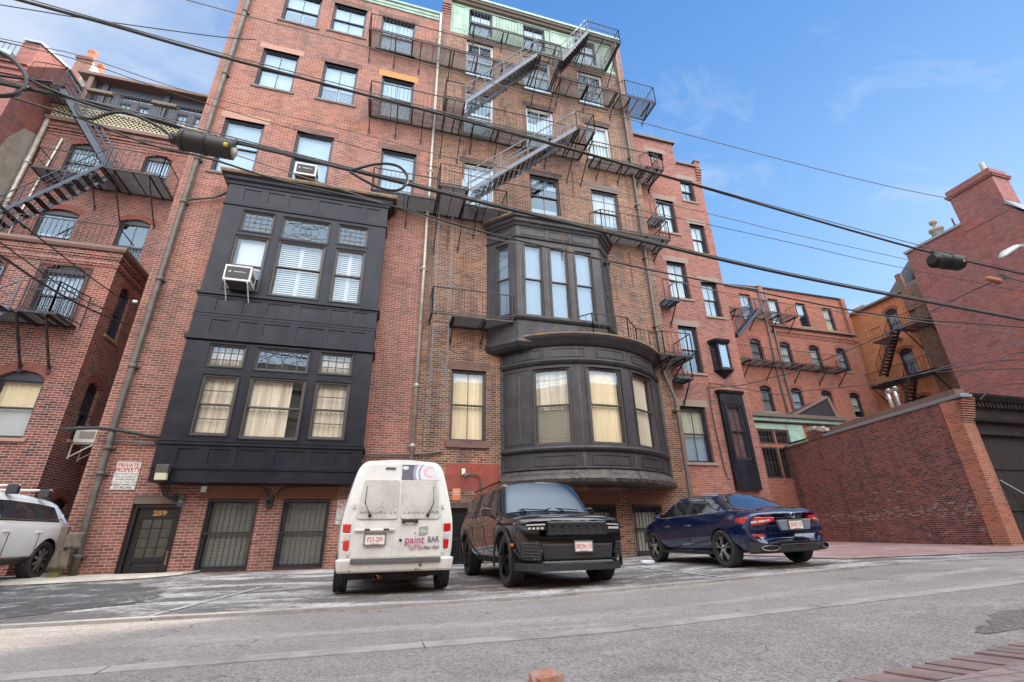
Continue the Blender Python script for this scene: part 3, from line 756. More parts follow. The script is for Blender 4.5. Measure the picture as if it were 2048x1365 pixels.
cor = [(0, 10.18), (.05, 10.18), (.07, 10.26), (.13, 10.32), (.15, 10.40), (.19, 10.42), (.19, 10.46), (0, 10.46)]
sweep(tr, path, cor)
for z0, z1, o_ in ((9.42, 9.50, .035), (6.36, 6.46, .07), (6.30, 6.36, .03), (5.70, 5.80, .02), (5.02, 5.15, .06), (4.99, 5.02, .03), (2.24, 2.33, .06), (2.33, 2.37, .03), (1.66, 1.70, .03)):
    sweep(tr, path, [(0, z0), (o_, z0 + .01), (o_, z1 - .015), (0, z1)])
# mullion casings round the windows
def casing(a, b, c, d, w=.035, o_=.02):
    pbox(tr, B, a - w, a, c - w, d + w, -o_, 0); pbox(tr, B, b, b + w, c - w, d + w, -o_, 0)
    pbox(tr, B, a, b, d, d + w, -o_, 0); pbox(tr, B, a, b, c - w, c, -o_, 0)
for q in sm + bg + sm2 + bg2: casing(*q)
# raised stiles of the panelled bands
pan = [(-4.56, -4.10), (-3.90, -3.45), (-3.28, -2.62), (-2.42, -1.72), (-1.58, -1.14), (-.98, -.58)]
def band_panels(z0, z1, o_=.022):
    e = [bx0] + [q for p_ in pan for q in p_] + [bx1]
    for i in range(0, len(e), 2): pbox(tr, B, e[i], e[i + 1], z0, z1, -o_, 0)
for z0, z1 in ((9.62, 10.06), (5.88, 6.26), (5.22, 5.62), (1.80, 2.16)): band_panels(z0, z1)
for z0, z1 in ((10.06, 10.18), (9.50, 9.62), (6.26, 6.30), (5.80, 5.88), (5.62, 5.70), (5.15, 5.22), (2.16, 2.24), (1.70, 1.80)): pbox(tr, B, bx0, bx1, z0, z1, -.0225, 0)
tr.build('moulding', M['black_metal'], bayo, bevel=.006)
mb = MB(); sweep(mb, path, [(.17, 10.47), (.24, 10.46), (.27, 10.52), (.25, 10.58), (.16, 10.58)])
mb.box(bx0, bx1, by, 13.79, 10.45, 10.55); mb.build('gutter', M['rust_edge'], bayo)
lead = dict(glass='glass_warm', frame='frame_br', sill=None, lintel=None, d=.05, grouped=True, single=True, fw=.03)
for i, q in enumerate(sm + sm2):
    up = i < 3; c = (i % 3) == 1
    window(B, bayo, *q, mu=(0, 0) if c else (4 if i in (0, 3) or up else 3, 0), mh=(0, 0) if c else (3 if up else 2, 0), inside=None if up else ('curtain' if i != 4 else None), **lead)
def leaded(q, kind):
    mb = MB(); a, b, c, d = q; cu, cz = (a + b) / 2, (c + d) / 2; dd = .075; r = .009
    P = lambda u, z: B.P(u, z, dd)
    def arc(x, z, rx, rz, a0, a1, n=14): mb.tube([P(x + rx * cos(R(a0 + (a1 - a0) * i / n)), z + rz * sin(R(a0 + (a1 - a0) * i / n))) for i in range(n + 1)], r, 5)
    w, h = (b - a) / 2, (d - c) / 2
    if kind == 'star':
        arc(cu, cz, .17, .17, 0, 360, 20)
        arc(cu - w * .5, cz, w * .5, h * .62, 0, 360, 24); arc(cu + w * .5, cz, w * .5, h * .62, 0, 360, 24)
        arc(cu, c - h * .6, w * 1.0, h * 1.35, 25, 155, 14); arc(cu, d + h * .6, w * 1.0, h * 1.35, -155, -25, 14)
        arc(cu, cz, w * .55, h * .8, 0, 360, 24)
    else:
        for k in (-1, 0, 1):
            x = cu + k * w * .55
            arc(x - w * .28, c, w * .30, h * 1.75, 0, 180); arc(x + w * .28, c, w * .30, h * 1.75, 0, 180)
        arc(cu - w * .8, d - .13, .10, .10, 0, 360, 16); arc(cu + w * .8, d - .13, .10, .10, 0, 360, 16)
        arc(cu, c, .16, .20, 0, 180); arc(cu - w, c, w * .9, h * 1.2, 0, 90); arc(cu + w, c, w * .9, h * 1.2, 90, 180)
        arc(cu, d, w * .55, h * .7, 180, 360); arc(cu, c, w * .95, h * 1.6, 20, 160, 18)
    mb.build('leading', M['frame_br'], bayo)
leaded(sm[1], 'star'); leaded(sm2[1], 'fan')
bw_ = dict(frame='frame_br', sill=None, lintel=None, d=.05, grouped=True, fw=.045, glass='glass_warm')
window(B, bayo, *bg[0], mu=(0, 0), meet=.55, inside=[('blind', .42, 1, .1, 1)], **bw_)
window(B, bayo, *bg[1], mu=(0, 0), meet=.48, inside='shutter', **bw_)
window(B, bayo, *bg[2], mu=(0, 0), meet=.50, inside='shutter', **bw_)
window(B, bayo, *bg2[0], mu=(0, 0), mh=(1, 1), inside='curtain', **bw_)
window(B, bayo, *bg2[1], mu=(0, 0), meet=.5, inside=[('curtain', 0, 1, 0, .76)], **bw_)
window(B, bayo, *bg2[2], mu=(0, 0), mh=(1, 1), inside='curtain', **bw_)

# ---- middle brown house
WR = [(2.24, 3.46, 18.25, 20.46), (4.87, 6.17, 18.25, 20.42), (7.52, 8.80, 18.25, 20.35),
      (2.24, 3.46, 14.95, 17.24), (4.90, 6.15, 14.95, 17.20), (7.65, 8.80, 14.95, 17.02),
      (2.24, 3.46, 11.20, 13.40), (4.93, 6.19, 11.57, 13.46), (7.60, 8.82, 11.20, 13.30), (2.08, 3.20, 2.70, 4.94)]
BR = [(6.20, 7.31, -.50, .92), (7.88, 8.92, -.50, .92), (2.18, 3.15, ZB, .82)]
mid = shell('brick_townhouse', 'tall brown brick townhouse with grey metal bays and green copper top storey', 1.12, 10.05, 13.8, 27, 20.75, WR + BR, 'brick_r')
win(mid, *WR[0], frame='frame_w', inside=[('slats', .0, .8, 0, 1)], mh=(0, 0), lintel='stone', sill='stone_dk')
win(mid, *WR[1], frame='frame_w', inside=[('blind', 0, .7, 0, 1)], lintel='stone_yel', lh=.2)
win(mid, *WR[2], frame='frame_w', inside=[('lace', .0, .9, 0, 1)], lintel='stone')
win(mid, *WR[3], frame='frame_w', inside=[('blind', 0, .62, 0, 1)], lintel='stone_dk', lh=.3)
win(mid, *WR[4], frame='frame_w', inside=[('lace', .3, 1, 0, 1), ('slats', 0, .35, 0, 1)], lintel='stone_dk', lh=.3, meet=.6)
win(mid, *WR[5], frame='frame_w', inside='curtain', lintel='stone_dk', lh=.3)
win(mid, *WR[6], frame='frame_w', inside=[('blind', .0, 1, 0, 1)], lintel='stone_dk', lh=.3)
win(mid, *WR[7], frame='frame_br', mu=(1, 1), inside=[('blind', 0, .2, 0, 1), ('slats', .75, 1, 0, 1)], lintel='stone_dk', lh=.3)
win(mid, *WR[8], frame='frame_br', mu=(1, 1), inside=[('curtain', .35, 1, 0, 1), ('lace', 0, .35, 0, 1)], lintel='sill_gr', lh=.3)
win(mid, *WR[9], frame='frame_br', mu=(1, 1), inside='curtain_y', glass='glass_warm', lintel='stone', sill='stone', sw=.2, lh=.3, sprot=.06)
for b in BR[:2]:
    win(mid, *b, mu=(0, 0), inside=[('curtain', 0, .88, 0, 1)], lintel=None, sill=None, d=.16, glass='glass_low', frame='frame_br')
    bars(F, mid, b[0] + .02, b[1] - .02, b[2] - .02, b[3] - .02, 9, .02, (.02, .5, .98))
m_ = MB(); pbox(m_, F, 6.02, 7.5, .92, 1.30, -.012, .15); pbox(m_, F, 7.74, 9.08, .92, 1.30, -.012, .15); m_.build('lintel', M['stone_or'], mid, bevel=.006)
m_ = MB(); pbox(m_, F, 6.1, 7.45, -.62, -.50, -.05, .16); m_.build('sill', M['stone_gr'], mid, bevel=.01)
m_ = MB(); pbox(m_, F, 1.9, 3.3, .82, .98, -.03, .15); m_.build('lintel', M['stone_dk'], mid, bevel=.006)
mb = MB(); pbox(mb, F, 2.18, 3.15, ZB, .82, .14, .20); 
for z0, z1 in ((-.5, .02), (.12, .66)):
    for a in (2.30, 2.74): pbox(mb, F, a, a + .30, z0, z1, .128, .145)
dj = mb.build('door', M['door_blk'], mid, bevel=.004)
t_ = text_mesh('261', .16, M['white_pl'], None, 'door_number', F.P(2.46, .40, .134), ext=.002, sx=1.05); t_.parent = dj; t_.location = (0, 0, 0)
# painted red patch of brickwork
mb = MB(); pbox(mb, F, 2.0, 3.62, 1.30, 2.05, -.002, .01)
mb.build('painted_patch', brick_mat('brick_painted_red', [(.20, .045, .035), (.25, .06, .045), (.28, .07, .055)], mortar=(.26, .08, .06), soot=.1, white=.03), mid)
# party pier, copper mansard storey, cornice
mb = MB(); mb.box(1.12, 1.50, 13.8, 14.9, 20.75, 22.92); mb.box(9.62, 10.05, 13.8, 15.2, 20.75, 23.2)
for i in range(7): mb.box(1.10 , 1.50, 13.795 - .012 * i, 13.9, 21.5 + i * .16, 21.58 + i * .16)
mb.build('pier', brick_mat('brick_pier_red', [(.10, .03, .025), (.20, .06, .045), (.26, .085, .06)], soot=.1), mid)
cop = MB(); CP = front(13.93)
ZW = [(2.34, 3.45, 21.25, 22.82), (4.95, 6.06, 21.25, 22.80), (7.62, 8.72, 21.25, 22.85)]
wall(cop, CP, 1.5, 9.62, 20.75, 23.1, ZW, .15)
cop.box(1.5, 9.62, 13.80, 13.93, 20.72, 20.86); cop.box(1.5, 9.62, 13.83, 13.93, 20.86, 21.0)
cop.box(1.5, 9.62, 14.2, 15.5, 23.0, 23.1)
for a, b in ((1.62, 2.18), (3.68, 4.78), (6.32, 7.42), (8.95, 9.52)):
    for p_, q_, c_, d_ in ((a, a + .07, 21.1, 22.85), (b - .07, b, 21.1, 22.85), (a, b, 22.80, 22.87), (a, b, 21.08, 21.15)): pbox(cop, CP, p_, q_, c_, d_, -.03, 0)
    pbox(cop, CP, a + .13, b - .13, 21.22, 22.73, -.015, 0)
cop.build('mansard', M['copper'], mid, bevel=.005)
for q in ZW: window(CP, mid, *q, frame='frame_b', mu=(1, 1), inside='slats', sill=None, lintel=None, d=.08)
mb = MB(); sweep(mb, [(1.4, 13.93), (10.1, 13.93)], [(0, 22.98), (.12, 23.0), (.16, 23.08), (.24, 23.10), (.26, 23.2), (0, 23.2)]); mb.build('gutter', M['gutter'], mid)
mb = MB()
for k, (a, b) in enumerate(((1.3, 3.4), (3.42, 5.6), (5.62, 7.8), (7.82, 10.05))):
    mb.prism([(a, 13.62, 23.2), (b, 13.62, 23.2), (b, 13.72, 23.50), (a, 13.72, 23.50)], (0, .8, 0))
mb.build('copper_parapet', M['copper'], mid, bevel=.01)

# ---- lower bow
BO = Bow(6.55, 16.0, 3.6); rad = lambda a: R(a) * 3.6
UW = [(rad(-34.9), rad(-16.4), 2.50, 4.85), (rad(-7.9), rad(10.65), 2.50, 4.86), (rad(18.5), rad(36.4), 2.50, 4.87)]
mb = MB(); U1 = rad(52.3); wall(mb, BO, -U1, U1, 1.45, 5.75, UW, .1)
bowo = mb.build('bow_window', M['grey_metal'], mid, fixn=False); bowo['label'] = 'round grey sheet-metal bow window above the black car'
for p_ in bowo.data.polygons: p_.use_smooth = True
mb = MB(); a0, a1 = R(-90 - 52.3), R(-90 + 52.3); c3 = (6.55, 16.0, 0)
def ringm(prof, n=44): mb.rev([(3.6 + o_, z) for o_, z in prof], c3, 'z', n, a0, a1)
ringm([(0, 5.58), (.06, 5.58), (.08, 5.66), (.16, 5.70), (.18, 5.78), (.26, 5.82), (.26, 5.88), (0, 5.92)])
ringm([(0, 4.97), (.05, 4.98), (.06, 5.03), (.10, 5.06), (.10, 5.10), (.04, 5.13), (0, 5.14)])
ringm([(0, 2.28), (.05, 2.30), (.10, 2.36), (.10, 2.42), (.03, 2.46), (0, 2.47)])
ringm([(0, 1.78), (.04, 1.80), (.06, 1.84), (0, 1.86)])
def arcbox(u0, u1, z0, z1, o_):
    n = max(1, int((u1 - u0) / .12)); 
    for i in range(n): pbox(mb, BO, u0 + (u1 - u0) * i / n, u0 + (u1 - u0) * (i + 1) / n, z0, z1, -o_, 0)
def frame_arc(a, b, c, d, w=.03, o_=.02):
    arcbox(a, b, c, c + w, o_); arcbox(a, b, d - w, d, o_); pbox(mb, BO, a, a + w, c, d, -o_, 0); pbox(mb, BO, b - w, b, c, d, -o_, 0)
for a, b in ((-35.5, -16.3), (-8.5, 11.2), (18.4, 38.5)): frame_arc(rad(a), rad(b), 1.90, 2.20)
for a, b in ((-46, -30), (-25, -8), (-2, 14), (20, 38)): frame_arc(rad(a), rad(b), 5.20, 5.50)
frame_arc(rad(-50), rad(-36), 2.55, 4.88)
for q in UW: frame_arc(q[0] - .06, q[1] + .06, q[2] - .05, q[3] + .05, .05, .03)
mb.build('moulding', M['grey_metal'], bowo)
mb = MB(); nn = 60; prof = [(.0, 1.80), (.06, 1.70), (.16, 1.62), (.20, 1.52), (.17, 1.43), (.05, 1.38), (-.3, 1.37)]
rn = random.Random(3); vs = []
for k in range(nn + 1):
    a = a0 + (a1 - a0) * k / nn; w_ = .6 if .3 < k / nn < .98 else .15
    for j, (o_, z) in enumerate(prof):
        jx = rn.uniform(-1, 1) * .035 * w_ * (1 if 0 < j < 6 else 0); r_ = 3.6 + o_ + jx
        vs.append((6.55 + r_ * cos(a), 16 + r_ * sin(a), z + rn.uniform(-1, 1) * .02 * w_))
m7 = len(prof); mb.add(vs, [(k * m7 + j, (k + 1) * m7 + j, (k + 1) * m7 + j + 1, k * m7 + j + 1) for k in range(nn) for j in range(m7 - 1)], False)
M['lip'] = mat('torn_metal_lip', (.045, .040, .042), .5, .1, var=.4, vs=3, bmp=.4, bs=9, dirt=(.13, .105, .07), dsc=4.5, damt=.6)
mb.build('base_lip', M['lip'], bowo)
mb = MB(); ring = [(6.55 + 3.6 * cos(a0 + (a1 - a0) * k / 30), 16 + 3.6 * sin(a0 + (a1 - a0) * k / 30)) for k in range(31)]
mb.add([(x, y, 1.45) for x, y in ring], [tuple(range(31))]); mb.add([(x, y, 5.90) for x, y in ring], [tuple(range(31))]); mb.build('cap', M['grey_metal'], bowo)
mb = MB(); mb.rev([(3.80, 5.86), (3.89, 5.87), (3.88, 5.93), (3.70, 5.95)], c3, 'z', 60, a0, a1); mb.build('gutter', M['rust_edge'], bowo)
mb = MB(); mb.box(3.66, 3.74, 13.74, 13.80, 1.4, 5.6); mb.box(9.36, 9.46, 13.72, 13.80, 1.45, 5.7)
for i in range(8):
    for x in (3.70, 9.41): mb.rev([(.028, -.0), (.022, -.018), (0, -.022)], (x, 13.735, 1.7 + i * .5), 'y', 8)
mb.build('edge_strip', M['grey_metal'], bowo)
wk = dict(glass='glass_warm', frame='frame_br', sill=None, lintel=None, d=.05, grouped=True, fw=.05, mu=(0, 0))
window(BO, bowo, *UW[0], inside=[('curtain', .45, 1, 0, 1), ('slats_y', .0, .5, 0, 1)], **wk)
window(BO, bowo, *UW[1], inside='curtain_y', **wk)
window(BO, bowo, *UW[2], inside='curtain', **wk)

# ---- upper canted bay
pp = [(3.2, 13.8), (4.04, 12.95), (7.20, 12.95), (8.05, 13.8)]
mb = MB(); po = None
wins = {0: [(.36, .89, 6.78, 9.52)], 1: [(.27, .93, 6.72, 9.47), (1.22, 1.88, 6.72, 9.47), (2.16, 2.82, 6.72, 9.47)], 2: [(.32, .86, 6.78, 9.52)]}
pls = []
for i in range(3):
    pl, L = seg_plane(pp[i], pp[i + 1]); pls.append((pl, L)); wall(mb, pl, 0, L, 5.84, 10.5, wins[i], .12)
mb.add([(x, y, 5.84) for x, y in pp], [(0, 1, 2, 3)]); mb.add([(x, y, 10.5) for x, y in pp], [(3, 2, 1, 0)])
cant = mb.build('canted_bay', M['grey_metal'], mid, fixn=False); cant['label'] = 'three-sided grey sheet-metal bay above the round bow'
mb = MB()
sweep(mb, pp, [(0, 10.18), (.04, 10.2), (.08, 10.28), (.14, 10.32), (.16, 10.42), (.24, 10.46), (.24, 10.52), (0, 10.56)])
sweep(mb, pp, [(0, 9.68), (.05, 9.70), (.07, 9.76), (.03, 9.79), (0, 9.80)])
sweep(mb, pp, [(0, 6.50), (.06, 6.53), (.10, 6.60), (.10, 6.65), (0, 6.68)])
sweep(mb, pp, [(0, 5.90), (.03, 5.88), (.08, 5.80), (.10, 5.72), (.06, 5.66), (.02, 5.60), (-.1, 5.52), (-.4, 5.50), (-.4, 5.9)])
for pl, us in ((pls[0][0], [(.15, 1.05)]), (pls[1][0], [(.2, 1.1), (1.22, 2.0), (2.12, 2.95)]), (pls[2][0], [(.15, 1.05)])):
    for a, b in us:
        for p_, q_, c_, d_ in ((a, a + .03, 9.84, 10.14), (b - .03, b, 9.84, 10.14), (a, b, 9.84, 9.87), (a, b, 10.11, 10.14)): pbox(mb, pl, p_, q_, c_, d_, -.018, 0)
for k in range(3):
    for (a, b, c, d) in wins[k]:
        for p_, q_, c_, d_ in ((a - .05, a, c - .04, d + .05), (b, b + .05, c - .04, d + .05), (a, b, d, d + .05)): pbox(mb, pls[k][0], p_, q_, c_, d_, -.02, 0)
mb.build('moulding', M['grey_metal'], cant, bevel=.006)
mb = MB(); sweep(mb, pp, [(.19, 10.53), (.26, 10.53), (.27, 10.60), (.16, 10.62)]); mb.add([(x, y, 10.57) for x, y in pp], [(3, 2, 1, 0)]); mb.build('gutter', M['rust_edge'], cant)
for k in range(3):
    for j, q in enumerate(wins[k]): window(pls[k][0], cant, *q, frame='frame_br', sill=None, lintel=None, d=.06, grouped=True, fw=.03, mu=(0, 0), inside='slats')
# rust drips below old brackets
mb = MB()
for x, z0, z1, w_ in ((5.78, 9.1, 10.15, .05),): pbox(mb, front(12.93), x, x + w_, z0, z1, -.003, .01)
for x, z0, z1, w_ in ((1.75, 9.3, 10.4, .10), (2.2, 12.6, 14.0, .16), (6.75, 12.6, 14.1, .13), (8.95, 8.9, 10.5, .11), (3.9, 16.3, 16.9, .12), (2.1, 16.6, 17.4, .15), (6.5, 15.5, 16.4, .10)):
    n = 8; vs = []
    for i in range(n + 1): vs += [F.P(x + .015 * sin(i * 1.7), z1 - (z1 - z0) * i / n, -.003), F.P(x + w_ * (1 - .5 * i / n) + .012 * cos(i * 2.3), z1 - (z1 - z0) * i / n, -.003)]
    mb.add(vs, [(2 * i, 2 * i + 2, 2 * i + 3, 2 * i + 1) for i in range(n)])
M['rust_soft'] = mat('rust_run', (.13, .062, .036), .9, var=.5, vs=12)
mb.build('rust_run', M['rust_soft'], mid)

# weather stains down the bow and the canted bay
M['stain'] = mat('metal_weather_stain', (.085, .062, .040), .65, var=.5, vs=9)
rn = random.Random(17)
def stain(pl, u, w, z0, z1, par, d=-.004):
    mb = MB(); n = 10; vs = []
    for i in range(n + 1):
        k = i / n; z = z1 - (z1 - z0) * k; ww = w * (1 - .75 * k) * rn.uniform(.7, 1.2); c_ = u + .012 * sin(k * 9 + u * 5)
        vs += [pl.P(c_ - ww / 2, z, d), pl.P(c_ + ww / 2, z, d)]
    mb.add(vs, [(2 * i, 2 * i + 2, 2 * i + 3, 2 * i + 1) for i in range(n)]); mb.build('weather_stain', M['stain'], par)
for a, w, z0, z1 in ((-12.4, .10, 5.14, 5.57), (-12, .07, 2.5, 4.9), (-12.2, .12, 1.87, 2.27), (-11.8, .14, 1.5, 1.75), (14.8, .05, 5.2, 5.57), (30, .05, 5.14, 5.5), (14.5, .06, 1.87, 2.26), (-28, .05, 5.2, 5.57), (39, .06, 2.6, 4.6), (-42, .07, 2.6, 4.7), (-45, .04, 3.3, 4.8), (41, .05, 1.9, 2.26)):
    stain(BO, rad(a), w, z0, z1, bowo)
for u_, w, z0, z1 in ((1.08, .05, 6.7, 9.6), (2.02, .07, 6.7, 9.66), (2.0, .06, 9.82, 10.2), (3.02, .05, 9.0, 9.66), (.12, .05, 6.8, 9.0), (1.3, .12, 5.95, 6.5), (2.3, .10, 6.0, 6.5)):
    stain(pls[1][0], u_, w, z0, z1, cant)

# ---- right red house
G_ = front(14.1)
WD = [(10.92, 11.72, 15.22, 16.52), (10.90, 11.80, 12.02, 13.76), (10.90, 11.82, 8.82, 10.54), (10.92, 11.77, 5.64, 7.58), (10.42, 11.50, 2.32, 4.32),
      (12.38, 13.08, 13.98, 15.22), (12.44, 13.20, 11.2, 12.72), (12.41, 13.20, 8.16, 9.76)]
BD = [(10.90, 11.7, -.3, 1.05)]
def red_extra(mb): pass
red = shell('brick_townhouse', 'narrower clean red brick townhouse with a tiny oriel beside the garage yard', 10.05, 13.56, 14.1, 27, 16.1, WD[1:] + BD, 'brick_red')
mb = MB(); wall(mb, G_, 10.05, 12.36, 16.1, 17.3, [(10.92, 11.72, 16.1, 16.52)], .2)
mb.add([(12.36, 14.1, 16.1), (12.36, 20, 16.1), (12.36, 20, 17.3), (12.36, 14.1, 17.3)], [(0, 1, 2, 3)]); mb.add([(10.05, 14.1, 17.28), (12.36, 14.1, 17.28), (12.36, 20, 17.28), (10.05, 20, 17.28)], [(0, 1, 2, 3)])
mb.box(13.36, 13.60, 14.02, 15.0, 16.1, 16.42)
for i in range(6): mb.box(13.36, 13.58 + .02 * i, 14.1 - .015 * i - .02, 14.4, 15.2 + i * .15, 15.28 + i * .15)
mb.build('upper_wall', M['brick_red'], red)
mb = MB(); mb.box(10.05, 12.44, 13.98, 14.4, 17.28, 17.40); mb.box(12.36, 13.40, 14.0, 14.4, 16.10, 16.20); mb.box(12.34, 12.44, 14.0, 20, 17.28, 17.40); mb.box(13.34, 13.66, 13.98, 15.02, 16.42, 16.5)
mb.build('cornice', M['gutter'], red, bevel=.01)
wr = dict(frame='frame_b', lintel='stone_gr', sill='stone_gr', lw=.16, lh=.26, d=.13)
mb = MB(); 
window(G_, red, 10.92, 11.72, 15.22, 16.10 + .42, mu=(1, 1), inside='slats', **wr)
for q, ins in zip(WD[1:], ('curtain', 'curtain', [('slats', .5, 1, 0, 1)], [('curtain_y', .45, 1, 0, 1), ('blind', 0, .45, 0, 1)], [('slats', .6, 1, 0, 1)], 'curtain', 'lace')):
    window(G_, red, *q, mu=(1, 1), inside=ins, **wr)
window(G_, red, *BD[0], mu=(1, 0), inside='blind', **wr)
mb = MB(); pbox(mb, G_, 12.05, 13.45, .86, 1.22, -.02, .1); mb.build('lintel', M['stone_or'], red, bevel=.01)
# tall thin black bay and tiny oriel
TB = front(13.95); mb = MB(); q = (12.30, 12.98, 2.45, 4.45)
wall(mb, TB, 12.12, 13.14, 1.42, 4.95, [q], .08)
for x in (12.12, 13.14): mb.add([(x, 13.95, 1.42), (x, 14.1, 1.42), (x, 14.1, 4.95), (x, 13.95, 4.95)], [(0, 1, 2, 3)])
mb.add([(12.12, 13.95, 1.42), (13.14, 13.95, 1.42), (13.14, 14.1, 1.42), (12.12, 14.1, 1.42)], [(0, 1, 2, 3)])
sweep(mb, [(12.12, 14.1), (12.12, 13.95), (13.14, 13.95), (13.14, 14.1)], [(0, 4.85), (.05, 4.88), (.07, 4.98), (0, 5.0)])
pbox(mb, TB, 12.2, 12.3, 2.35, 4.6, -.03, 0); pbox(mb, TB, 12.98, 13.06, 2.35, 4.6, -.03, 0); pbox(mb, TB, 12.3, 12.98, 4.45, 4.6, -.03, 0)
tb = mb.build('stair_bay', M['black_metal'], red, fixn=False)
window(TB, tb, *q, frame='frame_b', mu=(1, 1), inside='lace', sill=None, lintel=None, d=.04, grouped=True)
op = [(12.22, 14.1), (12.36, 13.82), (12.86, 13.82), (13.0, 14.1)]; mb = MB(); ow = {0: (.06, .25), 1: (.06, .44), 2: (.06, .25)}
for i in range(3):
    pl, L = seg_plane(op[i], op[i + 1]); wall(mb, pl, 0, L, 5.78, 6.95, [(ow[i][0], ow[i][1], 5.88, 6.82)], .04)
sweep(mb, op, [(0, 6.85), (.05, 6.87), (.09, 6.95), (.10, 7.02), (-.2, 7.10)])
vs = [(x, y, 5.78) for x, y in op] + [(12.61, 14.06, 5.48)]; mb.add(vs, [(0, 1, 4), (1, 2, 4), (2, 3, 4)]); sweep(mb, op, [(0, 5.76), (.03, 5.77), (.03, 5.82), (0, 5.84)])
ori = mb.build('oriel', M['black_metal'], red, fixn=False)
for i in range(3):
    pl, L = seg_plane(op[i], op[i + 1]); p_ = MB(); pbox(p_, pl, ow[i][0], ow[i][1], 5.88, 6.82, .03, .034); p_.build('pane', M['glass'], ori)
mb = MB(); pbox(mb, front(13.9), 12.4, 12.82, 5.88, 6.84, 0, .01); mb.build('curtain', M['lace'], ori)
# ---------------------------------------------------------------- left: annexed house with deck, and its tall neighbour
SX = Plane((-8.25, 0), (0, 1), (1, 0))
E_ = front(15.4); H_ = front(19.5)
ell = empty('annex_house', (-11, 15.4, ZB), 0, 'red brick house at the left with arched windows and a roof deck', 'building')
FW = [(-10.02, -8.95, 6.02, 7.70, .22), (-12.15, -10.96, 6.02, 7.70, .22), (-10.02, -8.96, 2.66, 4.30, .22), (-12.2, -11.1, 2.66, 4.3, .22), (-10.1, -9.2, -.5, .75, .2)]
SW = [(16.0, 16.68, 5.98, 7.55, .17), (16.02, 16.68, 2.78, 4.36, .17), (16.2, 17.0, -.5, 1.12, .16)]
mb = MB(); wall(mb, E_, -17, -8.25, ZB, 8.5, FW, .2); wall(mb, SX, 15.4, 19.6, ZB, 8.5, SW, .2)
mb.add([(-17, 15.4, 8.45), (-8.25, 15.4, 8.45), (-8.25, 19.6, 8.45), (-17, 19.6, 8.45)], [(0, 1, 2, 3)])
mb.build('annex_wall', M['brick_annex'], ell, fixn=False)
mb = MB(); pth = [(-17, 15.4), (-8.25, 15.4), (-8.25, 19.5)]
for z0, z1, o_ in ((7.98, 8.05, .03), (8.05, 8.12, .05), (8.25, 8.33, .03), (8.33, 8.5, .055)): sweep(mb, pth, [(0, z0), (o_, z0), (o_, z1), (0, z1)])
mb.build('corbel', M['brick_annex'], ell)
mb = MB(); sweep(mb, pth, [(-.2, 8.5), (.12, 8.5), (.16, 8.58), (.14, 8.68), (-.2, 8.70)]); mb.build('cornice', M['wood_br'], ell)
UWI = [(-13.57, -12.35, 14.05, 15.74, .18), (-10.88, -9.83, 13.95, 15.74, .18), (-13.57, -12.30, 10.1, 12.3, .18), (-10.88, -9.83, 10.0, 12.3, .18)]
mb = MB(); wall(mb, H_, -14.8, -6.7, 8.4, 16.75, UWI, .2); mb.build('wall', M['brick_annex'], ell, fixn=False)
mb = MB()
for i, (z0, z1, o_) in enumerate(((16.1, 16.16, .02), (16.25, 16.33, .04), (16.4, 16.5, .06), (16.56, 16.75, .09))): mb.box(-14.8, -6.7, 19.5 - o_, 19.5, z0, z1)
mb.build('corbel', M['brick_annex'], ell)
mb = MB(); mb.box(-14.75, -6.7, 19.28, 19.6, 16.75, 16.95); mb.build('cornice', M['wood_br'], ell, bevel=.02)
k = dict(frame='frame_b', lintel=None, sill='stone_pk', d=.12)
window(E_, ell, *FW[0], mu=(0, 0), inside=[('slats', .5, 1, 0, 1)], **k); bars(E_, ell, -10.12, -8.85, 5.95, 7.86, 11, .05, (.12, .55, .9), scroll=True)
window(E_, ell, *FW[1], mu=(0, 0), inside='slats', **k); bars(E_, ell, -12.2, -10.9, 5.95, 7.86, 11, .05, (.12, .55, .9))
window(E_, ell, *FW[2], mu=(0, 0), inside=[('blind', 0, .5, 0, 1), ('curtain_y', .5, 1, 0, 1)], glass='glass_warm', **k)
window(E_, ell, *FW[3], mu=(0, 0), inside='blind', **k); window(E_, ell, *FW[4], mu=(0, 0), inside=None, **k)
window(SX, ell, *SW[0], mu=(0, 0), inside=[('blind', .0, .95, .0, .6)], **k)
window(SX, ell, *SW[1], mu=(0, 0), inside=[('blind', 0, .6, 0, 1)], **k)
window(SX, ell, *SW[2], mu=(0, 0), inside=None, **k)
k['sill'] = None
window(H_, ell, *UWI[0], mu=(0, 0), inside=[('lace', .4, 1, 0, 1), ('curtain', 0, .4, 0, 1)], **k); bars(H_, ell, -13.55, -12.37, 14.1, 15.74, 10, -.02, (.12, .5), frame=False)
window(H_, ell, *UWI[1], mu=(0, 0), inside='slats', **k); bars(H_, ell, -10.86, -9.85, 14.0, 15.74, 9, -.02, (.12, .5), frame=False)
window(H_, ell, *UWI[2], mu=(0, 0), inside=[('blind', .45, .6, 0, 1)], **k); window(H_, ell, *UWI[3], mu=(1, 0), inside=None, **k)
bars(H_, ell, -13.5, -12.35, 10.15, 11.2, 12, -.02, (.05, .95), frame=False); bars(H_, ell, -10.85, -9.85, 10.1, 11.2, 10, -.02, (.05, .95), frame=False)
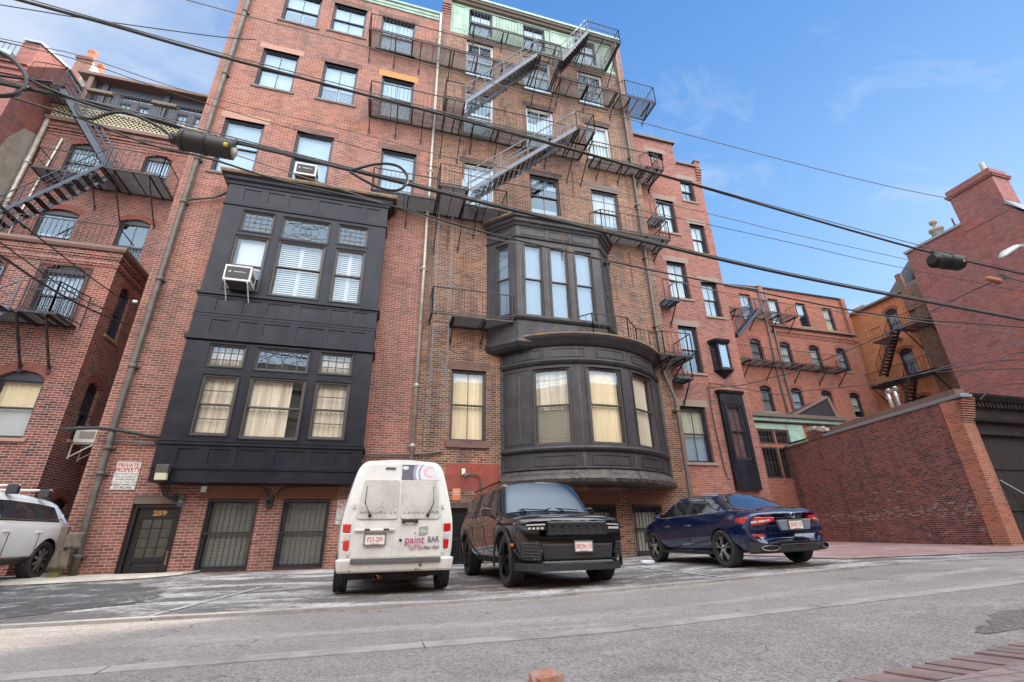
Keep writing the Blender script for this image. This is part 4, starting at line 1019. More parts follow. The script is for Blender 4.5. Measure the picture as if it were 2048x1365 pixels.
# deck lattice, attic storey
mb = MB(); y = 19.34; x0, x1, z0, z1 = -14.6, -6.8, 17.0, 17.62; s_ = .17; h = z1 - z0; n = int((x1 - x0) / s_)
for i in range(-6, n + 1):
    for sg in (1, -1):
        a = x0 + i * s_; b = a + h
        pa, pb = max(a, x0), min(b, x1)
        if pa >= pb: continue
        za, zb = (z0 + (pa - a), z0 + (pb - a)) if sg == 1 else (z1 - (pa - a), z1 - (pb - a))
        mb.bar((pa, y + .008 * sg, za), (pb, y + .008 * sg, zb), .012, .032)
mb.box(x0, x1, y - .02, y + .02, z1, z1 + .05); mb.box(x0, x1, y - .02, y + .02, z0 - .04, z0)
mb.build('lattice', M['lattice'], ell)
mb = MB(); mb.box(-14.7, -6.7, 19.4, 21.2, 17.60, 17.68); mb.build('deck', M['wood_br'], ell); mb = MB(); mb.box(-14.8, -6.7, 19.75, 19.9, 16.9, 17.6); mb.build('lattice_shade', M['interior'], ell)  # dark board behind the lattice stands for the shade under the deck
AT = front(20.6); mb = MB()
AW = [(-13.3, -12.75, 17.9, 19.6), (-12.55, -12.0, 17.9, 19.6), (-13.35, -11.85, 19.75, 20.1), (-10.9, -10.35, 17.9, 19.6), (-10.15, -9.6, 17.9, 19.6), (-10.95, -9.45, 19.75, 20.1), (-8.6, -8.0, 17.9, 19.6)]
wall(mb, AT, -14.8, -6.7, 17.6, 20.5, AW, .12)
for a in (-14.1, -11.55, -9.15): mb.box(a, a + .22, 20.5, 20.6, 17.6, 20.5)
mb.build('attic_wall', mat('attic_boards', (.035, .045, .065), .6, var=.3), ell, fixn=False)
for q in AW: window(AT, ell, *q, mu=(1, 0), mh=(0 if q[3] > 20 else 3, 0), single=True, inside='slats', frame='frame_b', sill=None, lintel=None, d=.05)
mb = MB(); mb.box(-15.0, -6.7, 20.2, 24, 20.5, 20.62); mb.box(-15.0, -6.7, 20.08, 20.22, 20.48, 20.66); mb.build('attic_roof', M['wood_br'], ell, bevel=.02)
mb = MB(); mb.box(-14.55, -14.35, 20.2, 20.5, 17.6, 20.5); mb.build('attic_post', M['wood_br'], ell)
mb = MB(); mb.bar((-14.6, 19.1, 18.6), (-6.8, 19.1, 18.6), .03); mb.bar((-14.6, 19.1, 17.75), (-6.8, 19.1, 17.75), .025)
for i in range(61): mb.bar((-14.6 + i * .13, 19.1, 17.68), (-14.6 + i * .13, 19.1, 18.6), .013)
for i in range(5): mb.bar((-14.6 + i * 1.95, 19.1, 17.6), (-14.6 + i * 1.95, 19.1, 18.66), .035)
for i in range(60): mb.tube([(-14.53 + i * .13 + .03 * cos(t * pi / 3), 19.1, 18.53 + .03 * sin(t * pi / 3)) for t in range(7)], .004, 3, False)
mb.build('deck_railing', M['iron'], ell)
for i, x in enumerate((-13.5, -11.05)):
    mb = MB(); mb.box(x, x + .95, 18.86, 19.06, 18.28, 18.44)
    for j in range(4): mb.box(x + .04 + j * .24, x + .19 + j * .24, 18.85, 18.86, 18.31, 18.41)
    o = mb.build('planter_box', M['wood_old'], None, bevel=.01); tag(o, ('weathered planter box hung on the deck rail beside the fire escape', 'weathered planter box hung on the deck rail towards the tall townhouse')[i], 'planter', 'planter boxes on the roof deck rail')
# railing round the annex roof
mb = MB(); 
pts = [(-16.8, 15.62, 8.72), (-8.7, 15.62, 8.72), (-8.4, 16.3, 8.72)]
zt = 9.62
for i in range(56): mb.bar((-16.8 + i * .147, 15.62, 8.72), (-16.8 + i * .147, 15.62, zt), .013)
mb.bar((-16.8, 15.62, zt), (-8.72, 15.62, zt), .026); mb.bar((-8.72, 15.62, zt), (-8.4, 16.1, zt - .35), .026)
mb.bar((-16.8, 15.62, 8.8), (-8.72, 15.62, 8.8), .02)
o = mb.build('roof_railing', M['iron']); tag(o, 'thin black iron railing along the annex roof edge at the left', 'railing')
# chimney with pots
ch = empty('chimney_stack', (-16.2, 23.5, 19), 0, 'brick chimney stack with a row of terracotta pots and a flank coloured cream as if sunlit', 'chimney')
mb = MB(); mb.box(-16.6, -15.95, 21.9, 26.0, 17, 23.2); mb.box(-16.66, -15.92, 21.84, 26.05, 23.2, 23.36); mb.box(-16.6, -15.98, 21.9, 26, 23.36, 23.5)
mb.build('stack', M['brick_l'], ch, bevel=.01)
mb = MB(); mb.box(-15.95, -15.91, 21.95, 26.0, 19, 23.2); mb.build('sunlit_flank', M['chim_sunlit'], ch)  # thin cream sheet: sunlight on the flank painted as colour
for i in range(5):
    mb = MB(); mb.rev([(.20, 0), (.22, .08), (.19, .14), (.18, .55), (.22, .60), (.22, .68), (.17, .68), (.15, .3), (0, .3)], (-16.28, 22.2 + i * .8, 23.45), 'z', 16); mb.build('chimney_pot', M['terra'], ch)
mb = MB(); mb.box(-15.2, -14.85, 20.6, 21.5, 17, 21.2); o = mb.build('flue_wall', M['conc'], None, bevel=.03); tag(o, 'rough grey rendered flue wall in front of the chimney stack', 'flue')
# neighbour on the far left
nb = empty('corner_house', (-18, 17.75, ZB), 0, 'tall plum brick house cut by the left edge with a stepped parapet', 'building')
mb = MB(); wall(mb, front(17.75), -24, -14.8, ZB, 18.0, [], .2)
PX = Plane((-14.8, 0), (0, 1), (1, 0)); wall(mb, PX, 17.75, 30, ZB, 18.0, [], .2)
mb.box(-15.35, -14.8, 17.75, 19.3, 18.0, 19.1); mb.prism([(-14.8, 19.3, 18.0), (-14.8, 30, 18.0), (-14.8, 30, 19.8), (-14.8, 19.3, 19.7)], (-.3, 0, 0)); mb.prism([(-14.8, 17.76, 19.1), (-14.8, 19.3, 19.1), (-14.8, 19.3, 19.7)], (-.3, 0, 0))
for i in range(6): mb.box(-24, -14.8, 17.74 - .02 * i, 17.75, 16.3 + i * .3, 16.38 + i * .3)
mb.build('wall', M['brick_plum'], nb, fixn=False)
mb = MB(); mb.prism([(-14.72, 17.65, 19.1), (-14.72, 19.35, 19.72), (-14.72, 30, 19.85), (-14.72, 30, 19.95), (-14.72, 19.3, 19.82), (-14.72, 17.65, 19.22)], (-.6, 0, 0)); mb.build('coping', M['lead'], nb)
mb = MB(); mb.box(-24, -15.35, 17.5, 17.8, 18.0, 18.25); mb.build('gutter', M['copper'], nb, bevel=.03)
mb = MB(); mb.bar((-24, 17.9, 19.0), (-15.4, 17.9, 19.0), .03)
for i in range(45): mb.bar((-24 + i * .19, 17.9, 18.2), (-24 + i * .19, 17.9, 19.0), .014)
mb.build('parapet_railing', M['iron_blue'], nb)
mb = MB()
rn = random.Random(5); vs = []
poly = [(18.3, 11.5), (19.4, 12.3), (19.49, 15.9), (18.8, 15.6), (18.35, 14.6), (18.1, 12.6)]
mb.add([(-14.79, y, z) for y, z in poly], [tuple(range(6))]); mb.build('cement_patch', M['conc'], nb)

# ---------------------------------------------------------------- right: houses beyond the garage yard
lp = empty('row_house', (29, 24.5, ZB), 0, 'lower orange-red brick row house with arched windows beyond the yard', 'building')
L_ = front(24.5)
top = [(24.75, 25.76, 14.35, 16.42), (27.44, 28.40, 14.35, 16.42), (30.04, 31.0, 14.35, 16.38), (32.58, 33.55, 14.32, 16.28)]
r2_ = [(a, a + .99, 10.95, 12.62, .20) for a in (24.70, 27.31, 29.97, 32.52)]
r3_ = [(a, a + .98, 7.50, 9.15, .18) for a in (24.63, 27.26, 29.92, 32.52)]
mb = MB(); wall(mb, L_, 13.7, 26.7, ZB, 16.9, [top[0], r2_[0], r3_[0]], .2); wall(mb, L_, 26.7, 34.95, ZB, 14.0, r2_[1:] + r3_[1:], .2)
wall(mb, front(24.62), 26.7, 34.95, 14.0, 17.2, top[1:], .2)
mb.add([(34.95, 24.5, ZB), (34.95, 34, ZB), (34.95, 34, 17), (34.95, 24.5, 17)], [(0, 1, 2, 3)])
mb.box(26.62, 26.98, 24.4, 30, 16.0, 17.3); mb.box(34.6, 34.97, 24.4, 30, 13.5, 17.2)
for x in (26.62, 34.6): mb.prism([(x, 24.4, 17.2), (x, 27.2, 19.0), (x, 27.8, 19.0), (x, 30, 17.2)], (.36, 0, 0))
for i in range(40): mb.box(27.1 + i * .19, 27.19 + i * .19, 24.44, 24.5, 13.30, 13.55)
mb.box(27.0, 34.7, 24.42, 24.5, 13.58, 13.72)
mb.build('wall', M['brick_far'], lp, fixn=False)
mb = MB(); mb.box(26.9, 34.95, 24.3, 24.62, 13.95, 14.10); mb.build('ledge', M['wood_br'], lp, bevel=.02)
mb = MB(); mb.prism([(13.7, 24.35, 16.9), (13.7, 24.35, 17.0), (13.7, 28, 18.0), (13.7, 28, 16.9)], (12.9, 0, 0)); mb.prism([(26.98, 24.5, 17.2), (26.98, 24.45, 17.26), (26.98, 27.6, 18.4), (26.98, 27.6, 17.2)], (7.62, 0, 0)); mb.build('roof', M['slate'], lp)
kk = dict(frame='frame_b', lintel=None, sill='stone_gr', d=.14)
for i, q in enumerate(top): window(L_ if i == 0 else front(24.62), lp, *q, mu=(1 if i == 0 else 0, 0), inside=['slats', 'curtain', [('slats', .5, 1, 0, 1)], [('curtain_y', 0, 1, 0, 1)]][i], **kk)
for i, q in enumerate(r2_ + r3_): window(L_, lp, *q, mu=(1 if i % 4 == 0 else 0, 0), inside=['slats_y', 'curtain', 'curtain', [('blind', 0, 1, 0, 1)], 'slats_y', [('blind', .25, 1, 0, 1)], [('blind', .2, 1, 0, 1)], [('curtain', .3, 1, 0, 1)]][i], **kk)
mb = MB()
for x in (26.5, 27.05): mb.tube([(x, 24.38, 16.8), (x + .05, 24.38, 14), (x - .1, 24.38, 10), (x, 24.38, 3)], .06, 8)
mb.build('downpipe', M['pipe_dk'], lp)
# green-roofed ell between the houses
el = empty('rear_wing', (20, 20, ZB), 0, 'low rear wing with verdigris copper eaves behind the yard wall', 'building')
Q = front(20.0)
ew = [(18.4, 19.25, 3.35, 5.15), (19.32, 20.35, 4.35, 5.12), (20.42, 21.30, 4.35, 5.12), (19.32, 20.35, 2.6, 4.2), (20.42, 21.30, 2.6, 4.2)]
mb = MB(); wall(mb, Q, 14.0, 25.1, ZB, 5.55, ew, .12); mb.add([(25.1, 20, ZB), (25.1, 24.5, ZB), (25.1, 24.5, 5.6), (25.1, 20, 5.6)], [(0, 1, 2, 3)]); mb.build('wall', M['brick_far'], el, fixn=False)
for q in ew: window(Q, el, *q, frame='frame_br', single=True, mu=(3, 0), mh=(1, 0), inside=None, sill=None, lintel=None, d=.04)
mb = MB(); mb.box(14, 25.2, 19.75, 20.0, 5.55, 5.75); mb.box(21.32, 22.35, 19.93, 20.0, 4.2, 5.45); mb.box(17.5, 21.32, 19.96, 20, 5.15, 5.45); mb.build('copper_eaves', M['copper'], el, bevel=.01)
mb = MB(); mb.box(14, 25.3, 19.6, 19.85, 5.75, 5.95); mb.add([(14, 19.75, 5.9), (25.3, 19.75, 5.9), (25.3, 24.5, 6.3), (14, 24.5, 6.3)], [(0, 1, 2, 3)]); mb.build('gutter', M['gutter'], el)
mb = MB(); mb.prism([(22.55, 21, 6.0), (26.3, 21, 6.0), (25.95, 21, 7.5)], (0, 1.6, 0)); o = mb.build('roof_hatch', mat('hatch_black', (.02, .018, .022), .6), None); tag(o, 'black wedge-shaped roof hatch standing on the low rear wing', 'roof hatch')
mb = MB(); mb.bar((22.45, 20.97, 6.05), (25.98, 20.97, 7.56), .12); mb.bar((25.98, 20.97, 7.56), (26.4, 20.97, 6.0), .12, .2); h_ = mb.build('edge_board', M['wood_br'], o)

# orange house, facing the yard sideways
org = empty('corner_house', (36, 22.5, ZB), 0, 'bright orange brick house end with iron stairs, behind the yard wall', 'building')
OX = Plane((36, 0), (0, -1), (-1, 0))       # u = -Y
ow_ = [(-22.62, -21.70, 13.35, 15.05, .26), (-22.62, -21.70, 10.2, 11.9, .24), (-22.6, -21.66, 6.7, 8.4, .22)]
mb = MB(); wall(mb, OX, -30, -21.0, ZB, 16.1, [ow_[0], ow_[1], ow_[2]], .22); mb.build('wall', M['brick_or'], org, fixn=False)
mb = MB(); wall(mb, OX, -21.0, -12.0, ZB, 16.3, [], .2); mb.box(35.85, 36.0, 20.55, 20.95, 14.5, 17.5)
mb.build('darker_wall', M['brick_r'], org, fixn=False)
mb = MB(); mb.box(35.75, 36.3, 20.9, 30, 16.1, 16.28); mb.box(36.0, 37.0, 12, 20.6, 16.3, 16.6); mb.build('coping', M['sill_gr'], org, bevel=.02)
for q in ow_: window(OX, org, *q, mu=(0, 0), inside=[('lace', 0, 1, 0, 1)], frame='frame_b', sill=None, lintel=None, d=.14)
mb = MB(); mb.prism([(37.0, 21.6, 16.3), (37.0, 23.2, 16.3), (37.0, 20.4, 18.6)], (3, 0, 0)); mb.prism([(37.6, 20.9, 16.4), (37.6, 20.0, 19.3), (37.6, 18.5, 18.6), (37.6, 18.5, 16.4)], (2, 0, 0)); mb.build('attic_gable', M['slate'], org)
mb = MB(); mb.box(36.3, 38, 24.0, 25.0, 16.1, 16.7); mb.build('skylight', M['lead'], org)
# plum house with the big blank flank
pl_ = empty('blank_flank_house', (32, 5, ZB), 0, 'big blank plum brick flank wall at the right edge with a broad chimney', 'building')
mb = MB(); mb.prism([(32, 17.6, ZB), (32, 17.6, 16.62), (32, 12.3, 16.55), (32, 11.8, 15.4), (32, -14, 13.5), (32, -14, ZB)], (12, 0, 0)); mb.build('wall', M['brick_plum'], pl_)  # wall runs on out of view, lengthened to block the low sun
mb = MB(); mb.prism([(31.92, 17.68, 16.60), (31.92, 14.4, 16.56), (31.92, 14.4, 16.70), (31.92, 17.68, 16.76)], (12, 0, 0)); mb.prism([(31.92, 12.3, 16.5), (31.92, 11.6, 15.4), (31.92, -14, 13.5), (31.92, -14, 13.64), (31.92, 11.7, 15.56), (31.92, 12.2, 16.62)], (12, 0, 0)); mb.build('coping', M['lead'], pl_)
mb = MB(); mb.box(31.98, 33.4, 12.25, 14.4, 16, 18.4); mb.box(31.9, 33.5, 12.15, 14.5, 18.4, 18.5); mb.box(31.86, 33.5, 12.1, 14.55, 18.5, 18.62); mb.box(31.93, 33.4, 12.2, 14.45, 18.62, 18.95); mb.build('chimney', M['brick_plum'], pl_, bevel=.02)
mb = MB(); mb.rev([(.13, 18.9), (.12, 19.65), (.1, 19.65), (.1, 19.0)], (32.4, 12.55, 0), 'z', 14); mb.build('flue_pipe', mat('weathered_flue', (.30, .27, .25), .7, .2), pl_)
mb = MB(); mb.rev([(.32, 16.5), (.30, 17.2), (.38, 17.25), (.38, 17.4), (.1, 17.45), (.1, 17.75), (.2, 17.8), (.2, 18.0), (0, 18.02)], (32.5, 15.85, 0), 'z', 14); mb.build('small_chimney', M['conc'], pl_)
mb = MB(); mb.tube([(32.3, 14.82, 16.5), (32.3, 14.82, 17.4)], .05, 8); mb.build('vent_pipe', M['rust'], pl_)

# ---------------------------------------------------------------- garage yard wall and garage
gar = empty('brick_garage', (19.3, 10.8, -.5), 0, 'single-storey brick garage with a long weathered side wall and black doors at the right edge', 'garage')
c0 = (19.06, 10.8); c1_ = (21.30, 22.0)
gp_, GLn = seg_plane(c1_, c0)
mb = MB(); wall(mb, gp_, 0, GLn, -.9, 4.18, [], .2)
mb.add([(21.30, 22, -.9), (21.8, 22.0, -.9), (21.8, 22, 4.18), (21.30, 22, 4.18)], [(0, 1, 2, 3)])
mb.build('side_wall', M['brick_gar'], gar, fixn=False)
mb = MB(); mb.prism([(19.058, 10.795, -.9), (19.65, 10.795, -.9), (19.65, 10.795, 4.15), (19.058, 10.795, 4.15)], (.02, .5, 0))
for i in range(11): mb.box(19.05, 19.66, 10.795 - .024 * (i + 1), 10.85, 3.38 + i * .075, 3.43 + i * .075)
mb.box(19.05, 19.66, 10.53, 10.85, 4.15, 4.26)
mb.build('corner_pier', M['brick_litpier'], gar, bevel=.004)
mb = MB(); u = (Vector(c1_) - Vector(c0)).normalized(); nn_ = Vector((-u.y, u.x))
def alongwall(mb, y0, y1, z0, z1, o0, o1):
    pa = Vector(c0) + u * ((y0 - 10.8) / u.y); pb = Vector(c0) + u * ((y1 - 10.8) / u.y)
    q = [pa + nn_ * o1, pb + nn_ * o1, pb - nn_ * o0, pa - nn_ * o0]
    mb.prism([(p.x, p.y, z0) for p in q], (0, 0, z1 - z0))
alongwall(mb, 10.5, 17.1, 4.18, 4.31, .4, .05); mb.build('coping', M['lead'], gar, bevel=.01)
mb = MB(); alongwall(mb, 18.2, 19.8, 4.18, 4.28, .4, .05); mb.build('copper_coping', M['copper'], gar)
mb = MB(); alongwall(mb, 19.8, 22.05, 4.18, 4.28, .4, .06); alongwall(mb, 11, 17.3, 4.31, 4.62, .75, -.38); mb.build('dark_flashing', M['wood_br'], gar)
mb = MB(); alongwall(mb, 17.15, 17.5, 4.18, 4.5, .3, .02); alongwall(mb, 17.55, 18.2, 4.18, 4.62, .3, .02); mb.build('stub_pier', M['brick_gar'], gar)
for yy, zz, s_ in ((17.85, 4.72, .26), (17.32, 4.6, .24), (17.1, 4.5, .22)):
    p_ = Vector(c0) + u * ((yy - 10.8) / u.y); o = lump('rubble', None, None, (p_.x + .12, p_.y, zz), (s_ * 1.2, s_ * 1.6, s_ * .8), M['conc'], int(yy * 10)); o.parent = gar; o.location = -W0[gar.name]
mb = MB(); rn = random.Random(4)
def onwall(y, o=.004):
    p_ = Vector(c0) + u * ((y - 10.8) / u.y) + nn_ * (o if (nn_.x < 0) else -o); return p_
for _ in range(150):
    y = rn.uniform(11.2, 18.5) if _ % 3 else rn.uniform(11, 21); z = round((rn.gauss(.62, .09) if _ % 3 else rn.uniform(-.3, 1.6)) / .0677) * .0677 + .0677 * .0; L = rn.uniform(.06, .22)
    a_, b_ = onwall(y), onwall(y + L); mb.add([(a_.x, a_.y, z - .007), (b_.x, b_.y, z - .007), (b_.x, b_.y, z + .006), (a_.x, a_.y, z + .006)], [(0, 1, 2, 3)])
    if rn.random() < .4: a2 = onwall(y + .008); mb.add([(a_.x, a_.y, z), (a2.x, a2.y, z), (a2.x, a2.y, z + .06), (a_.x, a_.y, z + .06)], [(0, 1, 2, 3)])
mb.build('white_salting', mat('lime_salting', (.50, .45, .43), .95, var=.4, vs=20), gar, fixn=False)
mb = MB(); mb.add([(19.4, 10.7, 4.3), (31, 10.7, 4.3), (31, 22, 4.5), (21.6, 22, 4.5)], [(0, 1, 2, 3)]); mb.build('roof', M['slate'], gar)
mb = MB(); gx0, gx1 = 19.6, 31
sweep(mb, [(19.3, 10.75), (gx1, 10.75)], [(0, 4.12), (.12, 4.14), (.2, 4.2), (.3, 4.24), (.34, 4.32), (0, 4.36)])
mb.box(gx0, gx1, 10.78, 10.9, 3.5, 4.12); sweep(mb, [(gx0, 10.78), (gx1, 10.78)], [(0, 3.42), (.1, 3.44), (.12, 3.52), (0, 3.54)])
for i in range(60): mb.box(gx0 + .08 + i * .19, gx0 + .18 + i * .19, 10.62, 10.78, 3.92, 4.10)
mb.box(gx0, gx1, 10.85, 10.95, 3.1, 3.42); mb.box(gx0, gx1, 10.80, 10.95, 3.0, 3.12)
mb.build('fascia', mat('garage_black_wood', (.018, .016, .018), .5, var=.5, vs=3, dirt=(.06, .05, .045), dsc=2.5, damt=.5), gar)
for i in range(3):
    mb = MB(); a = gx0 + .05 + i * 3.2
    for j in range(20): mb.box(a + j * .155, a + j * .155 + .148, 10.95, 11.02, -.55, 3.0)
    mb.box(a, a + 3.1, 10.91, 10.95, 1.85, 1.95); mb.box(a, a + 3.1, 10.90, 10.94, .55, .62)
    mb.build('garage_door', mat('door_planks', (.022, .020, .020), .6, var=.6, vs=3, streak=True, dirt=(.07, .055, .045), dsc=3, damt=.5), gar)
mb = MB(); mb.bar((19.9, 10.9, 1.5), (21.6, 10.55, .35), .035); mb.bar((20.2, 10.7, -.3), (21.8, 10.6, 1.4), .035); mb.rev([(.11, .7), (.10, 1.35), (0, 1.36)], (20.7, 10.6, -.35), 'z', 12)
o = mb.build('barrier_post', mat('grey_post', (.30, .30, .30), .6), None); tag(o, 'grey post with a cable stay standing by the black garage doors', 'post')
# vent pipes with hooked tops
for i, x in enumerate((22.25, 22.72)):
    mb = MB(); z1 = 5.75 + i * .15
    mb.tube([(x, 15, 4.4), (x, 15, z1), (x, 15, z1 + .1), (x - .05, 14.9, z1 + .18), (x - .1, 14.8, z1 + .12)], .085, 10); mb.rev([(.11, 0), (.11, .08)], (x, 15, z1 - .2), 'z', 12)
    o = mb.build('vent_pipe', M['steel']); tag(o, ('silver hooked vent pipe on the garage roof, nearer the orange house', 'silver hooked vent pipe on the garage roof, right of its twin')[i], 'vent pipe', 'hooked vent pipes')
# opposite side of the alley: sunlit facade that the windows mirror
opp = empty('opposite_house', (3, -8.5, ZB), 0, 'pale brick buildings across the alley that the windows mirror', 'building')
OPn = Plane((0, -8.5), (-1, 0), (0, 1))
hl = [(x, x + 1.2, z, z + 2.0) for x in [-24 + i * 2.9 for i in range(16)] for z in (1.2, 4.6, 8.0)]
mb = MB(); wall(mb, OPn, -30, 26, -1, 11.5, hl, .2); mb.add([(-26, -8.5, 11.5), (30, -8.5, 11.5), (30, -16, 11.5), (-26, -16, 11.5)], [(0, 1, 2, 3)]); mb.build('wall', M['brick_opp'], opp, fixn=False)
mb = MB()
for h in hl:
    pbox(mb, OPn, h[0] - .1, h[1] + .1, h[3], h[3] + .3, -.03, .1); pbox(mb, OPn, h[0], h[1], h[2], h[3], .18, .2)
mb.box(-26, 30, -8.5, -8.2, 11.3, 11.8)
mb.build('stone_trim', mat('pale_limestone', (.52, .46, .36), .8), opp)
# ---------------------------------------------------------------- iron fire escapes
def platform(par, x0, x1, y0, y1, z, gap=None, m='iron', pitch=.048, axis='y'):
    """open grating between the wall (y1) and the outer edge (y0)"""
    T = (lambda a, b, c: (a, b, c)) if axis == 'y' else (lambda a, b, c: (b, a, c))
    mb = MB(); n = int(abs(y1 - y0) / pitch)
    for i in range(n + 1):
        y = y0 + (y1 - y0) * i / n
        segs = [(x0, x1)]
        if gap and gap[2] < y < gap[3]: segs = [(x0, gap[0]), (gap[1], x1)]
        for a, b in segs:
            if b - a > .02: mb.bar(T(a, y, z), T(b, y, z), .011, .03)
    k = max(2, int((x1 - x0) / .75))
    for i in range(k + 1):
        x = x0 + (x1 - x0) * i / k
        if gap and gap[0] < x < gap[1]: continue
        mb.bar(T(x, y0, z - .035), T(x, y1, z - .035), .045 if i % 2 == 0 else .02, .04)
    for y in (y0, y1): mb.bar(T(x0, y, z - .02), T(x1, y, z - .02), .03, .07)
    return mb.build('platform', M[m], par)
def railing(par, pts, z0, h=.88, step=.14, m='iron', mid=False, foot=.04, posts=True):
    mb = MB()
    for a, b in zip(pts, pts[1:]):
        a = Vector((*a[:2], a[2] if len(a) > 2 else z0)); b = Vector((*b[:2], b[2] if len(b) > 2 else z0)); L = (b - a).length
        n = max(1, int(L / step))
        mb.bar(a + Vector((0, 0, h)), b + Vector((0, 0, h)), .028); mb.bar(a + Vector((0, 0, foot + .03)), b + Vector((0, 0, foot + .03)), .02)
        if mid: mb.bar(a + Vector((0, 0, h * .55)), b + Vector((0, 0, h * .55)), .018)
        for i in range(n + 1):
            p = a + (b - a) * i / n; e = (i in (0, n)) and posts
            mb.bar(p + Vector((0, 0, -.04 if e else foot)), p + Vector((0, 0, h)), .028 if e else .012)
    return mb.build('railing', M[m], par)
def bracket(par, x, y0, y1, z, drop=.85, m='iron', w=.045, axis='y'):
    T = (lambda a, b, c: (a, b, c)) if axis == 'y' else (lambda a, b, c: (b, a, c))
    mb = MB(); mb.bar(T(x, y0, z - .06), T(x, y1, z - drop), w * .7, w); mb.bar(T(x, y0 - .02 * (1 if y1 > y0 else -1), z - .06), T(x, y1, z - .06), w, w * 1.2)
    mb.bar(T(x, y1 - .01, z - drop - .12), T(x, y1 - .01, z - drop + .12), w * 1.4, .02)
    return mb.build('bracket', M[m], par)
def stair(par, p0, p1, y0, y1, n=16, rails=True, m='galv', tm='iron', th=.88, extend=.0, wside=.135, axis='y', both=True):
    """flight from p0=(x,z) low to p1=(x,z) high between y0 and y1"""
    T = (lambda a, b, c: (a, b, c)) if axis == 'y' else (lambda a, b, c: (b, a, c))
    d = Vector((p1[0] - p0[0], 0, p1[1] - p0[1]))
    mb = MB()
    for y in (y0, y1): mb.bar(T(p0[0], y, p0[1]), T(p1[0], y, p1[1]), .02, wside, up=T(0, 0, 1))
    s_ = mb.build('stair', M[m], par)
    mb = MB()
    for i in range(n):
        t_ = (i + .6) / n; x = p0[0] + d.x * t_; z = p0[1] + d.z * t_; sg = 1 if d.x > 0 else -1
        for j in range(6): mb.bar(T(x - sg * .02 + sg * j * .042, y0, z), T(x - sg * .02 + sg * j * .042, y1, z), .018, .022)
    s2 = mb.build('tread', M[tm], s_)
    if rails:
        mb = MB()
        for y in ((y0, y1) if both else (y0,)):
            for hh, ww in ((th, .032), (th * .62, .018), (th * .34, .018)): mb.bar(T(p0[0], y, p0[1] + hh), T(p1[0], y, p1[1] + hh), ww)
            k = 4
            for i in range(k + 1):
                x = p0[0] + d.x * i / k; z = p0[1] + d.z * i / k; mb.bar(T(x, y, z), T(x, y, z + th), .03)
        mb.build('handrail', M[m], s_)
    return s_

YW, YO, YS = 13.79, 13.0, 12.24
fe = empty('fire_escape', (4.5, 13.4, 3), 0, 'big black iron fire escape zigzagging across the two tall townhouses', 'fire escape')
z6, z5, z4, z3 = 20.87, 18.47, 14.78, 10.77
platform(fe, 2.33, 7.4, YO + .25, YW, z6); railing(fe, [(2.33, YW), (2.33, YO + .25), (6.0, YO + .25)], z6)
platform(fe, 7.4, 9.1, 12.36, YW, z6); railing(fe, [(7.42, 12.36), (9.1, 12.36), (9.1, YW)], z6, mid=True)
platform(fe, -1.72, 4.97, YO, YW, z5); platform(fe, 4.97, 6.05, YS, YW, z5); platform(fe, 6.05, 9.05, YO, YW, z5)
railing(fe, [(-1.72, YW), (-1.72, YO), (4.97, YO)], z5); railing(fe, [(6.3, YO), (9.05, YO)], z5); railing(fe, [(5.0, YS), (6.05, YS)], z5, mid=True)
platform(fe, -1.37, 7.2, YO, YW, z4); platform(fe, 1.29, 2.0, YS, YO, z4); platform(fe, 6.45, 7.2, YS, YO, z4)
railing(fe, [(-1.37, YW), (-1.37, YO), (1.29, YO), (1.29, YS), (2.0, YS)], z4); railing(fe, [(2.1, YO), (6.3, YO)], z4); railing(fe, [(6.45, YS), (7.2, YS), (7.2, YW)], z4)
platform(fe, 7.6, 10.1, YO + .2, YW, z4 - .3); railing(fe, [(7.6, YW), (7.6, YO + .2), (10.6, YO + .2)], z4 - .3, .85)
platform(fe, -.9, 1.24, YO, YW, z3); platform(fe, 1.24, 2.2, YS, YW, z3); platform(fe, 2.2, 3.75, YO, YW, z3, gap=(2.3, 2.32, 0, 1))
railing(fe, [(-.9, YW), (-.9, YO), (1.24, YO), (1.24, YS), (2.2, YS)], z3); railing(fe, [(2.6, YO), (3.75, YO), (3.75, YW)], z3)
for x, y0, z, dr_ in ([(x, YO + .25, z6, .55) for x in (2.5, 3.8, 5.2, 6.3)] + [(7.5, 12.36, z6, 1.3), (9.0, 12.36, z6, 1.3)] +
                      [(x, YO, z5, .8) for x in (-1.66, -.7, .3, 1.5, 2.6, 3.7, 6.3, 7.6, 8.95)] + [(5.1, YS, z5, 1.3), (5.95, YS, z5, 1.3)] +
                      [(x, YO, z4, .8) for x in (-1.3, -.35, .6, 2.5, 3.5, 4.6, 5.6)] + [(1.35, YS, z4, 1.3), (2.0, YS, z4, 1.4), (6.55, YS, z4, 1.3), (7.15, YS, z4, 1.4)] +
                      [(x, YO + .2, z4 - .3, .6) for x in (7.9, 8.9, 9.8)] + [(x, YO, z3, .7) for x in (-.8, .3, 2.7, 3.5)] + [(1.3, YS, z3, 1.6), (2.15, YS, z3, 1.4)]):
    bracket(fe, x, y0, YW, z, dr_)
stair(fe, (6.02, z5), (7.43, z6), YS + .05, YO - .02, 11)
stair(fe, (2.03, z4), (4.97, z5), YS + .03, YO - .03, 18)
stair(fe, (2.28, z3), (6.45, z4), YS + .03, YO - .03, 20)
mb = MB()
for x in (1.38, 1.86): mb.bar((x, 13.3, 2.85), (x, 13.3, z3), .03)
for i in range(24): mb.bar((1.38, 13.3, 3.1 + i * .32), (1.86, 13.3, 3.1 + i * .32), .016)
mb.build('drop_ladder', M['galv'], fe)
